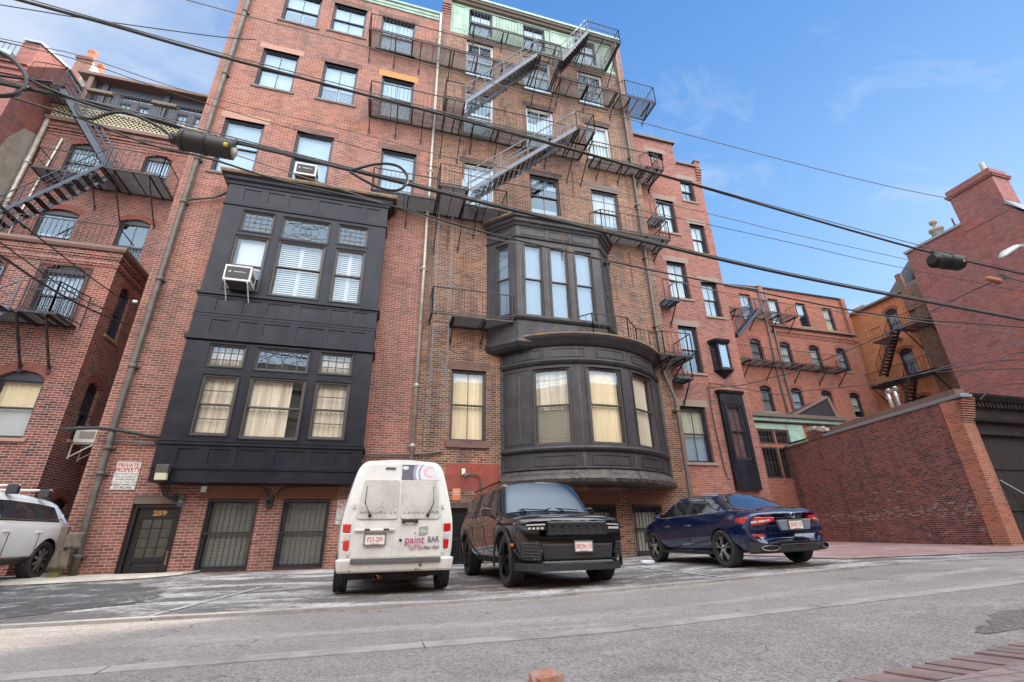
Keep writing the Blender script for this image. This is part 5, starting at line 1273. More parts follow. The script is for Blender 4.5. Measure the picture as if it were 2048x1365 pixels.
# separate small escapes
f2 = empty('iron_balcony', (2.6, 13.4, z3 - 4.4), 0, 'small iron balcony left of the grey canted bay with its thin rail', 'balcony', 'iron balconies on the terrace')
platform(f2, 1.95, 3.88, YO + .02, YW, 6.45); railing(f2, [(1.3, YW), (1.3, YO + .02), (3.88, YO + .02)], 6.45, .92, .19)
mb = MB(); mb.bar((1.3, YO + .02, 6.45), (1.95, YO + .02, 6.45), .04); mb.bar((1.3, YO + .02, 6.43), (1.3, YW, 6.43), .05); mb.build('beam', M['iron'], f2)
for x in (2.0, 3.0): bracket(f2, x, YO + .02, YW, 6.45, .6)
def side_balcony(x0, x1, z, rl0, label, solid=True, yo=13.05, h=.86, tail=True):
    f = empty('iron_balcony', ((x0 + x1) / 2, 13.4, z), 0, label, 'balcony', 'iron balconies on the terrace')
    platform(f, x0, x1, yo, 13.78 if x1 < 10.1 else 14.05, z)
    railing(f, [(rl0, yo + .35), (rl0 + .3, yo), (x1, yo), (x1, 14.05)], z, h, .17)
    for x in (x0 + .5, x1 - .3): bracket(f, x, yo, 13.9, z, .55)
    return f
side_balcony(7.45, 10.45, z3 + .02, 7.2, 'iron balcony above the canted bay, running onto the red house')
side_balcony(9.15, 10.55, 5.85, 9.1, 'small iron balcony at the right shoulder of the round bow')
side_balcony(9.2, 11.0, z5 - .02, 9.2, 'top iron cage balcony hanging off the brown house corner', h=1.0)
side_balcony(9.95, 10.75, z4 - .35, 9.9, 'iron balcony end beside the upper window of the red house')
f = empty('iron_balcony', (8, 13.3, 5.9), 0, 'iron railing on top of the round bow', 'railing', 'iron balconies on the terrace')
railing(f, [(6.2, 12.95, 5.9), (6.5, 12.6, 5.9), (7.8, 12.62, 5.9), (8.3, 12.95, 5.7), (9.3, 13.2, 5.75)], 5.9, .95, .2)
for i, (z, lab) in enumerate(((12.2, 'small iron landing on the red house below its second window'), (8.35, 'small iron landing on the red house at mid height'), (5.2, 'lowest small iron landing on the red house'))):
    f = empty('iron_landing', (10.3, 13.8, z), 0, lab, 'balcony', 'small iron landings on the red house')
    platform(f, 10.12, 10.75, 13.5, 14.05, z, m='iron_blue'); railing(f, [(10.12, 13.5), (10.72, 13.5), (10.72, 14.0)], z, .85, .18); bracket(f, 10.6, 13.5, 14.05, z, .8)
# left house escapes
fl = empty('fire_escape', (-11.5, 19, 11), 0, 'blue-black iron fire escape on the set-back wall with a steep stair to the deck', 'fire escape')
zb = 13.72
platform(fl, -13.9, -11.3, 18.65, 19.48, zb); railing(fl, [(-13.9, 19.4), (-13.9, 18.65), (-12.0, 18.65)], zb, .95, .3, mid=True)
platform(fl, -11.25, -9.35, 18.0, 19.48, zb, m='iron'); railing(fl, [(-11.2, 18.0), (-9.35, 18.0), (-9.35, 19.4)], zb, 1.0, .19)
for x, y in ((-13.4, 18.65), (-11.9, 18.65), (-10.9, 18.0), (-9.7, 18.0)): bracket(fl, x, y, 19.48, zb, 1.5 if y < 18.4 else 1.0)
stair(fl, (-15.2, 9.1), (-11.25, zb), 17.9, 18.6, 18, m='iron_blue')
stair(fl, (-11.2, zb + .1), (-13.9, 17.6), 18.3, 18.9, 16, m='iron_blue', wside=.22)
platform(fl, -14.9, -13.8, 18.2, 19.3, 17.65); railing(fl, [(-14.9, 19.3), (-14.9, 18.2), (-13.9, 18.2)], 17.65, 1.0, .25)
f3 = empty('fire_escape', (-10.5, 15, 5), 0, 'black iron fire escape landing on the lower annex wall with its stair leaving the frame', 'fire escape')
platform(f3, -9.72, -8.72, 14.45, 15.38, 5.92); platform(f3, -12.2, -9.72, 14.45, 15.38, 5.92)
railing(f3, [(-9.6, 14.45), (-8.9, 14.45), (-8.6, 15.35)], 5.92, .95, .16)
for x in (-9.6, -8.95): bracket(f3, x, 14.45, 15.38, 5.92, 1.35, w=.06)
stair(f3, (-12.6, 3.6), (-9.75, 5.9), 13.7, 14.4, 10, m='galv', wside=.22)
stair(f3, (-11.0, 6.0), (-13.4, 8.9), 14.5, 15.1, 10, m='iron', wside=.2)
# row house balconies
fr = empty('fire_escape', (26, 24, 10), 0, 'two long black iron balconies joined on the far row house', 'fire escape')
platform(fr, 22.6, 28.6, 23.5, 24.48, 14.5, pitch=.09); railing(fr, [(22.6, 23.5), (28.6, 23.5), (28.6, 24.4)], 14.5, .92, .2)
platform(fr, 22.6, 32.1, 23.5, 24.48, 10.75, pitch=.09); railing(fr, [(22.6, 23.5), (24.5, 23.5), (24.7, 23.5), (32.1, 23.5), (32.1, 24.4)], 10.75, .95, .2)
for x in (23.2, 25, 26.9, 28.4): bracket(fr, x, 23.5, 24.48, 14.5, 1.0, w=.06)
for x in (23.5, 25.4, 27.8, 30, 31.8): bracket(fr, x, 23.5, 24.48, 10.75, 1.0, w=.06)
stair(fr, (22.2, 12.0), (24.9, 14.6), 22.8, 23.45, 12, wside=.2, rails=True, m='iron_blue')
# orange house escape (runs along Y)
fo = empty('fire_escape', (35, 22, 9), 0, 'dark iron fire escape with steep stairs on the orange house end', 'fire escape')
platform(fo, 19.0, 21.3, 34.7, 35.95, 13.1, axis='x', pitch=.1); platform(fo, 22.0, 23.2, 34.7, 35.95, 12.9, axis='x', pitch=.1)
platform(fo, 20.0, 24.6, 34.7, 35.95, 9.85, axis='x', pitch=.1)
for y, z in ((19.5, 13.1), (21.0, 13.1), (20.3, 9.85), (22.5, 9.85), (24.3, 9.85)): bracket(fo, y, 34.7, 35.95, z, 1.3, w=.07, axis='x')
mb = MB()
for y0, y1, z, s_ in ((19, 21.2, 13.1, .2), (22.4, 23.3, 12.9, .2), (20, 24.6, 9.85, .22), (17.8, 21, 7.2, .25)):
    mb.bar((34.7, y0, z + .95), (34.7, y1, z + .95), .035)
    for i in range(int((y1 - y0) / s_) + 1): mb.bar((34.7, y0 + i * s_, z), (34.7, y0 + i * s_, z + .95), .018)
mb.build('railing', M['iron'], fo)
stair(fo, (23.1, 10.2), (21.25, 13.1), 34.1, 34.75, 14, m='iron', axis='x', wside=.2)
stair(fo, (22.6, 6.6), (21.2, 9.8), 34.1, 34.75, 14, m='iron', axis='x', wside=.2)
stair(fo, (18.4, 7.2), (18.1, 11.0), 33.6, 34.4, 12, m='rust', axis='x', wside=.15)
# ---------------------------------------------------------------- pipes on the walls
def pipe(label, pts, r, m, collars=(), n=10, grp='downpipes on the terrace', clamp=1.25):
    t = empty('downpipe', pts[-1], 0, label, 'downpipe', grp)
    mb = MB(); mb.tube(pts, r, n); mb.build('pipe', M[m], t)
    for z in collars:
        for a, b in zip(pts, pts[1:]):
            if min(a[2], b[2]) <= z <= max(a[2], b[2]) and abs(a[2] - b[2]) > .01:
                k = (z - a[2]) / (b[2] - a[2]); x = a[0] + (b[0] - a[0]) * k; y = a[1] + (b[1] - a[1]) * k
                c = MB(); c.rev([(r * .9, -.05), (r * clamp, -.05), (r * clamp, .05), (r * .9, .05)], (x, y, z), 'z', n); c.box(x - r * 1.7, x + r * 1.7, y + r * .5, 13.8 if y < 13.85 else y + r, z - .02, z + .02); c.build('collar', M[m], t); break
    return t
pipe('old brown downpipe down the left corner of the pink-red house', [(-6.25, 13.68, 21.5), (-6.28, 13.68, 10), (-6.24, 13.68, 2.7), (-6.17, 13.66, .6), (-6.12, 13.66, -.62)], .072, 'pipe_cu', (18.6, 15.2, 11.3, 9.6, 6.9, 4.3, 2.2, 1.6, -.2))
pipe('slim branch pipe from the black bay gutter to the corner downpipe', [(-5.12, 13.6, 10.2), (-5.5, 13.68, 9.95), (-6.2, 13.68, 9.7)], .04, 'pipe_cu')
pipe('pale galvanised downpipe between the two tall houses', [(1.05, 13.70, 21.6), (1.04, 13.70, 14.9), (1.02, 13.70, 10.4), (1.02, 13.70, 1.9)], .055, 'pipe_gal', (20.0, 15.5, 12.6, 8.4, 4.3, 2.5))
pipe('rusted downpipe on the right edge of the brown house', [(9.72, 13.68, 22.9), (9.66, 13.68, 19.5), (9.66, 13.68, 6.2), (9.70, 13.68, 5.3), (9.95, 13.62, 4.4), (9.93, 13.62, 1.0), (9.93, 13.62, -.55)], .06, 'pipe_dk', (19, 15.4, 12.8, 10.2, 7.2, 4.0))
pipe('narrow dark downpipe on the left edge of the red house', [(10.10, 13.98, 12.6), (10.10, 13.98, 3)], .05, 'frame_br', (9, 6))
pipe('pale downpipe beside the set-back wall at the left', [(-14.63, 19.38, 16.9), (-14.63, 19.38, 8.8)], .085, 'pipe_gal', (14.4, 12.4))
pipe('thin white conduit on the set-back wall', [(-13.9, 19.42, 15.9), (-14.1, 19.42, 12.2), (-14.2, 19.42, 9.6)], .03, 'white_pl')
# small conduits up the brown house
for x, lab in ((1.30, 'thin beige wire clipped up the brown house beside the pale downpipe'), (9.35, 'thin beige wire clipped up the brown house by its right pipe')):
    mb = MB(); mb.tube([(x + .02 * sin(z * 1.3), 13.775, z) for z in [2 + i * .9 for i in range(21)]], .008, 4); o = mb.build('clipped_wire', M['wire']); tag(o, lab, 'wire')

# ---------------------------------------------------------------- air conditioners
def aircon(label, c, w, h, d, nrm=(0, -1), brackets=True, open_side=False, txt=True, grp='window air conditioners', btm=True):
    """box sticking out of a window; c = centre of the wall-side face bottom"""
    a = math.atan2(nrm[0], -nrm[1])
    t = empty('air_conditioner', c, a, label, 'air conditioner', grp)
    mb = MB(); mb.box(-w / 2, w / 2, -d, 0, 0, h); mb.build('casing', M['white_paint'], t, bevel=.015, local=True)
    g_ = MB()
    g_.box(-w / 2 + .05, w / 2 - .05, -d - .012, -d + .01, .07, h - .05)
    for i in range(14): g_.box(-w / 2 + .055, w / 2 - .055, -d - .02, -d - .012, .08 + i * (h - .15) / 14, .09 + i * (h - .15) / 14)
    g_.build('grille', M['grille_dk'], t, local=True)
    g_ = MB(); g_.box(-w / 2 + .03, w / 2 - .03, -d + .02, -.05, -.006, .0); g_.build('base_pan', M['grille_dk'], t, local=True)
    g_ = MB()
    for s_ in (-1, 1):
        for i in range(7): g_.box(s_ * (w / 2 + .003) - .002, s_ * (w / 2 + .003) + .002, -d + .06, -.12, h * .25 + i * .03, h * .25 + i * .03 + .014)
    g_.build('side_louvre', M['grille_dk'], t, local=True)
    if brackets:
        for s_ in (-1, 1):
            b_ = MB(); x = s_ * (w / 2 - .06); b_.bar((x, -d + .02, -.02), (x, .0, -.02), .03); b_.bar((x, -d + .04, -.02), (x, .02, -.42), .025); b_.bar((x, -.0, -.45), (x, -.0, 0), .03); b_.build('bracket', M['white_pl'], t, local=True)
    if txt:
        text_mesh('FRIEDRICH', .05, M['white_pl'], t, 'lettering', (.05, -d - .021, h * .55), sx=1.2); 
        q = MB(); q.rev([(.03, -.002), (.02, -.002), (.02, .002), (.03, .002)], (-.19, -d - .021, h * .55), 'y', 16); q.build('badge', M['white_pl'], t, local=True)
    return t
aircon('white air conditioner in the left window of the black bay', (-4.07, 13.22, 6.62), .68, .48, .52)
aircon('white air conditioner in the window above the black bay cornice', (-3.05, 13.86, 11.13), .66, .46, .52, brackets=False)
ac3 = aircon('louvred white air conditioner on struts in the narrow side window at the left', (-8.22, 16.42, 2.72), .62, .46, .55, nrm=(1, 0), txt=False)

# ---------------------------------------------------------------- signs, lamps, boxes
def sign(name, label, cat, pl, u0, u1, z0, z1, d, base, edge, lines, grp=None):
    """lines = [(text, rel z centre, rel size, material)]"""
    c = pl.P((u0 + u1) / 2, (z0 + z1) / 2, d); t = empty(name, c, 0, label, cat, grp); mb = MB(); pbox(mb, pl, u0, u1, z0, z1, d, d + .012); mb.build('board', M[base], t, bevel=.006)
    if edge:
        mb = MB(); w = u1 - u0; e = .018
        for p_, q_, c_, e_ in ((u0 + .015, u0 + .02, z0 + .015, z1 - .015), (u1 - .02, u1 - .015, z0 + .015, z1 - .015), (u0 + .015, u1 - .015, z0 + .015, z0 + .02), (u0 + .015, u1 - .015, z1 - .02, z1 - .015)): pbox(mb, pl, p_, q_, c_, e_, d - .002, d)
        mb.build('border', M[edge], t)
    for s_, zz, sz, mt, sx in lines:
        o = text_mesh(s_, sz, M[mt], t, 'lettering', pl.P((u0 + u1) / 2, z0 + (z1 - z0) * zz, d - .0015), local=False, ext=.001, sx=sx, bold=sz * .02)
    return t
L1 = [('PRIVATE', .86, .135, 'red_paint', .86), ('PROPERTY', .695, .135, 'red_paint', .80), ('UNAUTHORIZED VEHICLES', .56, .048, 'grey_ink', .78), ('WILL BE TOWED AT', .46, .055, 'grey_ink', .85), ("OWNER'S EXPENSE", .365, .055, 'grey_ink', .85),
      ('24 HRS. A DAY - 7 DAYS A WEEK', .27, .042, 'grey_ink', .74), ("ROBERT'S TOWING, INC", .175, .055, 'black_ink', .82), ('617-782-6900', .08, .062, 'black_ink', 1.05)]
sign('towing_sign', 'white private property towing sign left of door 259', 'sign', F, -5.98, -5.47, 1.24, 1.90, -.02, 'white_paint', 'red_paint', L1, 'private property signs')
sign('towing_sign', 'white private property towing sign half hidden by the white van', 'sign', F, -.82, -.30, .42, 1.03, -.02, 'white_paint', 'red_paint', L1, 'private property signs')
sign('parking_sign', 'small faded orange sign between the van and the black car', 'sign', F, 2.22, 2.46, 1.02, 1.36, -.02, 'orange_sign', None, [('PRIVATE', .82, .045, 'white_pl', 1), ('PROPERTY', .66, .045, 'white_pl', 1), ('NO PARKING', .48, .035, 'white_pl', 1)])
def floodlight(label, c, s_=1.0):
    t = empty('security_light', c, 0, label, 'wall light'); mb = MB(); mb.box(c[0] - .13, c[0] + .13, c[1] - .2, c[1], c[2] - .02, c[2] + .17); mb.build('housing', M['frame_br'], t, bevel=.01)
    mb = MB(); mb.prism([(c[0] - .12, c[1] - .19, c[2] - .02), (c[0] + .12, c[1] - .19, c[2] - .02), (c[0] + .12, c[1] - .16, c[2] - .18), (c[0] - .12, c[1] - .16, c[2] - .18)], (0, .1, 0)); mb.build('lens', mat('lamp_lens', (.62, .58, .42), .3), t, bevel=.01)
floodlight('boxy wall pack light on the lower left corner of the black bay', (-4.72, 13.16, 1.58))
def cam_light(name, label, cat, c, m1, m2):
    t = empty(name, c, 0, label, cat); mb = MB(); mb.box(c[0] - .05, c[0] + .05, c[1] - .03, c[1] + .0, c[2] - .05, c[2] + .12); mb.tube([(c[0], c[1], c[2]), (c[0] + .02, c[1] - .12, c[2] - .03)], .02, 8); mb.build('mount', M[m1], t)
    mb = MB(); d = Vector((.25, -.8, -.55)).normalized(); p = Vector(c) + Vector((.02, -.10, -.03)); mb.tube([p, p + d * .05, p + d * .16, p + d * .19], [.03, .055, .075, .07], 14); mb.build('lamp_head', M[m2], t)
    return t
cam_light('floodlight', 'round grey floodlight at the top corner of door 259', 'wall light', (-4.40, 13.72, 1.03), 'grille_dk', 'galv')
cam_light('floodlight', 'small bell floodlight on the bricks above the black car', 'wall light', (2.52, 13.76, 1.78), 'white_pl', 'sill_gr')
t = empty('meter_box', (-2.45, 13.7, .95), 0, 'small black junction box between the barred windows', 'junction box'); mb = MB(); mb.box(-2.53, -2.37, 13.66, 13.79, .86, 1.10); mb.rev([(.06, 0), (.06, -.05), (.03, -.07)], (-2.45, 13.66, .98), 'y', 12); mb.build('box', M['rubber'], t, bevel=.01)
mb = MB(); mb.box(-4.05, -3.93, 13.72, 13.79, 1.20, 1.36); o = mb.build('sensor_box', M['white_pl'], None, bevel=.01); tag(o, 'small white sensor box under the black bay', 'sensor')
# cables bundled along the wall above door 259
def cable(label, pts, r, m='rubber', name='overhead_cable', grp=None, n=6, cat='cable', k=6):
    r = r * (.68 if grp == 'overhead lines along the alley' else 1); P_ = [Vector(p) for p in pts]; out_ = []
    for i in range(len(P_) - 1):
        p0, p1, p2, p3 = P_[max(i - 1, 0)], P_[i], P_[i + 1], P_[min(i + 2, len(P_) - 1)]
        for j in range(k):
            t_ = j / k; out_.append(.5 * ((2 * p1) + (p2 - p0) * t_ + (2 * p0 - 5 * p1 + 4 * p2 - p3) * t_ ** 2 + (3 * p1 - p0 - 3 * p2 + p3) * t_ ** 3))
    out_.append(P_[-1]); mb = MB(); mb.tube(out_, r, n); o = mb.build(name, M[m]); return tag(o, label, cat, grp)
cable('black cable bundle strapped along the bricks above door 259', [(-7.3, 13.75, 2.62), (-6.5, 13.6, 2.66), (-5.9, 13.66, 2.60), (-5.4, 13.7, 2.52), (-4.9, 13.75, 2.52)], .045, name='cable_bundle')
cable('thin grey conduit below the black cable bundle', [(-6.5, 13.72, 2.40), (-5.6, 13.72, 2.36), (-5.0, 13.74, 2.30)], .022, 'galv', name='conduit')
for i in range(4): cable(['looping black lead under the bay corner, nearest the towing sign', 'second looping black lead under the bay corner', 'third looping black lead under the bay corner', 'slack black lead dropping to the floodlight by door 259'][i],
    [(-4.9 + i * .05, 13.68, 1.36), (-4.8 + i * .06, 13.64, 1.14 - .04 * i), (-4.62 + i * .04, 13.66, 1.02 + .05 * i), (-4.5, 13.70, .98)], .014, name='lead', grp='loose leads under the bay')
cable('black lead running under the bay soffit to the junction box', [(-4.4, 13.7, 1.34), (-3.4, 13.74, 1.37), (-2.7, 13.72, 1.33), (-2.5, 13.72, 1.1)], .014, name='lead')
cable('black lead from the junction box towards the van', [(-2.4, 13.72, 1.1), (-2.1, 13.74, 1.32), (-1.4, 13.74, 1.36), (-.6, 13.74, 1.38)], .014, name='lead')
cable('dark conduit bending down the bricks from the small floodlight', [(2.58, 13.74, 1.72), (2.85, 13.74, 1.74), (3.0, 13.74, 1.66), (3.02, 13.74, 1.4), (3.02, 13.74, .6)], .018, 'frame_br', name='conduit')
cable('long thin pipe along the bricks above the van roof', [(-.3, 13.7, 2.22), (1.0, 13.72, 2.26), (1.9, 13.72, 2.36)], .03, 'pipe_dk', name='conduit')
cable('dark wire dropping down the red house between its windows', [(11.75, 13.98, 5.2), (11.68, 14.0, 4.4), (11.75, 14.05, 3.2), (11.82, 14.05, 2.0), (11.9, 14.0, 1.75)], .02, name='lead')

# ---------------------------------------------------------------- overhead lines (each strung along the alley)
def ray(x, y):
    v = Vector(((x - 1024) / 933.9, -(y - 682.5) / 933.9, 1.0)); yw, pt, rl = R(16.45), R(22.96), R(-1.09)
    fw = Vector((sin(yw) * cos(pt), cos(yw) * cos(pt), sin(pt))); rt = Vector((cos(yw), -sin(yw), 0)); up = rt.cross(fw)
    r2 = rt * cos(rl) + up * sin(rl); u2 = -rt * sin(rl) + up * cos(rl)
    return r2 * v.x + u2 * v.y + fw * v.z
def strung(pxs, y0, y1=None):
    """true points in the vertical plane the line hangs in (from y0 at the left to y1 at the right)"""
    n = len(pxs); o_ = []
    for i, (x, y) in enumerate(pxs):
        Y = y0 + ((y1 or y0) - y0) * (x - pxs[0][0]) / max(1, pxs[-1][0] - pxs[0][0]); r_ = ray(x, y); o_.append(r_ * (Y / r_.y))
    a = o_[0] + (o_[0] - o_[1]).normalized() * 6; b = o_[-1] + (o_[-1] - o_[-2]).normalized() * 10
    return [a] + o_ + [b]
OG = 'overhead lines along the alley'
cable('thick twisted cable from the top left corner to the right, carrying the far splice case', strung([(37, 0), (220, 50), (400, 102), (700, 182), (912, 237), (1240, 327), (1600, 432), (1860, 505), (2048, 549)], 6.2), .036, 'rubber_br', grp=OG)
cable('thin line spiralled on the thick upper cable', [p + Vector((0, -.03, .035)) for p in strung([(37, 0), (400, 102), (912, 237), (1600, 432), (2048, 549)], 6.2)], .014, 'wire', grp=OG)
cable('heavy black cable with clamps that carries the big ribbed splice case', strung([(0, 167), (160, 200), (260, 227), (400, 267), (512, 293), (700, 340), (912, 393), (1167, 455), (1240, 472), (1600, 555), (2048, 641)], 5.2), .034, 'rubber', grp=OG)
cable('grey messenger wire riding on the heavy black cable', [p + Vector((0, 0, .045)) for p in strung([(0, 167), (260, 227), (512, 293), (912, 393), (1240, 472), (1600, 555), (2048, 641)], 5.2)], .012, 'wire', grp=OG)
cable('second black cable lashed to the heavy one at the left', [p + Vector((.0, -.03, -.03)) for p in strung([(0, 152), (60, 160), (100, 178), (200, 215), (330, 244), (420, 275), (520, 297), (700, 341)], 5.2)[:-1]], .024, 'rubber', grp=OG)
cable('medium cable passing just under the big splice case', strung([(0, 188), (160, 237), (300, 290), (420, 318), (567, 363), (787, 413), (974, 466), (1240, 527), (1400, 560), (1760, 630), (2048, 655)], 5.6), .020, 'rubber_br', grp=OG)
cable('thin pale line crossing the upper houses', strung([(373, 0), (473, 27), (743, 97), (978, 165), (1240, 233), (1312, 253), (1760, 369), (2048, 425)], 6.6), .014, 'wire', grp=OG)
cable('thin line across the second row of windows', strung([(0, 77), (160, 112), (400, 190), (700, 262), (912, 318), (1140, 362), (1460, 438), (1600, 472), (2048, 571)], 7.0), .011, 'wire', grp=OG)
cable('thin dark line just below its twin', strung([(0, 82), (160, 122), (400, 204), (700, 290), (912, 345), (1140, 392), (1400, 446), (1600, 490), (1760, 527), (2048, 584)], 7.0), .010, 'rubber', grp=OG)
cable('thin line at the top left corner', strung([(0, 10), (160, 36), (420, 72), (512, 80)], 6.4)[:-1], .012, 'rubber', grp=OG)
cable('pale slack line crossing the canted bay', strung([(800, 418), (974, 475), (1140, 505), (1400, 575), (1600, 612), (1760, 634), (2048, 668)], 5.9), .011, 'wire', grp=OG)
cable('black service drop from the tall red house to the right', strung([(1421, 776), (1493, 769), (1540, 756), (1600, 740), (1783, 663), (1930, 589), (2014, 556), (2048, 564)], 14.0, 7), .018, 'rubber', grp='service drops')
cable('lower service drop towards the garage', strung([(1430, 768), (1560, 790), (1600, 783), (1765, 765), (1915, 727), (2048, 681)], 14.0, 9.5), .016, 'rubber', grp='service drops')
for i, q in enumerate(([(1765, 765), (1915, 734), (2048, 720)], [(1905, 755), (1980, 730), (2048, 705)], [(1870, 745), (2048, 738)], [(1960, 800), (1990, 775), (2048, 768)])):
    cable(['sagging wire on the blank flank, upper', 'sagging wire on the blank flank, middle', 'nearly level wire on the blank flank', 'short looping wire above the garage roof'][i], [ray(*p) * (10.0 / ray(*p).y) for p in q] + [ray(*q[-1]) * (10.0 / ray(*q[-1]).y) + Vector((6, 0, .3))], .016, 'rubber', grp='service drops')
for i, (q, y0, y1, r_) in enumerate((([(32, 440), (177, 552), (261, 611)], 9, 13.8, .014), ([(0, 485), (107, 562), (187, 610), (258, 628)], 9, 13.9, .012), ([(0, 511), (76, 562), (162, 611), (255, 650)], 9, 14.0, .022), ([(0, 410), (32, 440), (60, 460)], 8.6, 9.2, .014))):
    p = strung(q, y0, y1)[:-1]
    cable(['thin drop wire crossing the annex cornice', 'slack pair of drop wires across the annex', 'thicker drop cable across the annex windows', 'short wire at the very left edge by the white pipe'][i], p, r_, 'rubber', grp='drop wires at the left')
# big coil of slack cable at the left and the loop in the middle
cable('wide loop of slack cable hanging at the left edge', [ray(*p) * (5.15 / ray(*p).y) for p in ((-60, 80), (0, 105), (28, 122), (48, 145), (54, 165), (45, 182), (20, 191), (-40, 192))], .026, 'rubber', name='cable_loop')
cable('long teardrop loop of cable clipped to the heavy line', [ray(*p) * (5.1 / ray(*p).y) for p in ((700, 342), (745, 330), (775, 328), (800, 335), (814, 352), (811, 370), (795, 381), (765, 378), (730, 362), (700, 344))], .018, 'rubber', name='cable_loop')
cable('small drooping loop beside the big splice case', [ray(*p) * (5.05 / ray(*p).y) for p in ((150, 212), (160, 232), (185, 238), (215, 228), (250, 226), (290, 240), (330, 262), (345, 280))], .016, 'rubber', name='cable_loop')
def splice(label, p0, p1, Y, r, green=False):
    a = ray(*p0); a = a * (Y / a.y); b = ray(*p1); b = b * (Y / b.y); d = (b - a); L = d.length; d.normalize()
    t = empty('splice_case', a, 0, label, 'splice case', 'cable splice cases'); mb = MB(); n = 46; pts = []; rr = []
    for i in range(n + 1):
        u_ = i / n; pts.append(a + d * L * u_); e = min(1, (1 - u_) / .07) ** .5 if u_ > .93 else 1
        rr.append(r * (.62 if u_ < .14 else (1.12 if u_ < .2 else 1.0 + (.05 if i % 2 else -.03))) * (max(e, .05) if not green else 1))
    mb.tube(pts, rr, 20); mb.build('casing', M['rubber_br'] if not green else M['rubber'], t)
    mb = MB()
    for u_ in (.17, .5): mb.tube([a + d * L * u_, a + d * (L * u_ + .03)], r * 1.1, 20)
    mb.build('strap', M['rubber'], t)
    mb = MB(); mb.tube([a + d * L * .84 + Vector((0, -r * .88, -r * .25)), a + d * L * .9 + Vector((0, -r * .88, -r * .25))], .03, 6); mb.build('tag', M['yellow'], t)
    if green: mb = MB(); mb.tube([b - d * .05, b + d * .10], r * .55, 12); mb.build('plug', M['green_pl'], t)
    mb = MB()
    for u_ in (.18, .62, .95): c = a + d * L * u_; mb.bar(c, c + Vector((0, 0, r * 1.5)), .02, .05)
    mb.build('hanger', M['rubber'], t)
splice('big ribbed black splice case hanging from the heavy cable at the left', (343, 276), (474, 303), 5.15, .118)
splice('smaller black splice case with a green plug under the cable at the right', (1863, 519), (1918, 527), 6.15, .17, True)
mb = MB(); p = ray(1971, 556); p = p * (7 / p.y); mb.tube([p, p + Vector((.5, 0, -.05))], [.05, .09], 8); o = mb.build('line_clamp', M['terra']); tag(o, 'small tan clamp on a line at the far right', 'clamp')
# little porcelain insulators on the left corner
mb = MB(); mb.rev([(.03, 0), (.05, .03), (.03, .06), (.05, .09), (0, .1)], (-6.72, 13.7, 6.15), 'x', 10); o = mb.build('insulator', M['white_pl']); tag(o, 'white porcelain insulator at the corner of the pink-red house', 'insulator')
# street lamp reaching in from the right
sl = empty('street_lamp', (17.4, 6, -.5), 0, 'grey cobra-head street lamp reaching in from the right edge', 'street lamp')
mb = MB(); mb.tube([(17.4, 6, -.5), (17.4, 6, 6.6), (17.2, 6, 7.0), (16.5, 6, 7.05), (15.2, 6, 6.6)], [.1, .08, .05, .045, .04], 10); mb.build('pole', M['galv'], sl)
mb = MB(); mb.tube([(15.35, 6, 6.62), (15.0, 6, 6.52), (14.6, 6, 6.32), (14.35, 6, 6.16), (14.28, 6, 6.11)], [.06, .12, .15, .10, .02], 14, flat=.55); mb.build('lamp_head', mat('lamp_grey', (.42, .42, .40), .5), sl)
mb = MB(); mb.tube([(14.9, 6, 6.40), (14.6, 6, 6.27), (14.42, 6, 6.17)], [.05, .12, .06], 12, flat=.5); mb.build('lens', M['glass_low'], sl)
# worn post wrapped in matting at the left corner
po = empty('wrapped_post', (-6.45, 13.3, -.6), 0, 'old timber corner post wrapped in torn grey matting beside the white car', 'post')
mb = MB(); mb.bar((-6.42, 13.46, .42), (-6.36, 13.44, -.60), .13, .14); mb.build('timber', M['wood_old'], po, bevel=.01)
mb = MB(); mb.box(-6.46, -6.26, 13.36, 13.5, -.62, -.40); mb.build('mossy_foot', M['moss'], po, bevel=.02)
rn = random.Random(2)
for k_, (za, zb_, w0, w1, y) in enumerate(((-.02, .30, .28, .32, 13.30), (-.42, .02, .22, .34, 13.33))):
    mb = MB(); nx, nz = 8, 6; vs = []
    for j in range(nz + 1):
        for i in range(nx + 1):
            f_ = j / nz; w = w0 + (w1 - w0) * (1 - f_); x = -6.27 - .04 * (1 - f_) - w / 2 * 1.0 + w * i / nx + (.16 if k_ == 0 else .02)
            vs.append((x + rn.uniform(-.01, .01), y + .02 * sin(i * 1.7 + j) + rn.uniform(-.012, .012), za + (zb_ - za) * f_ + rn.uniform(-.012, .012)))
    mb.add(vs, [(j * (nx + 1) + i, j * (nx + 1) + i + 1, (j + 1) * (nx + 1) + i + 1, (j + 1) * (nx + 1) + i) for j in range(nz) for i in range(nx)], True)
    o = mb.build('matting', M['tarp'], po); m_ = o.modifiers.new('s', 'SOLIDIFY'); m_.thickness = .05
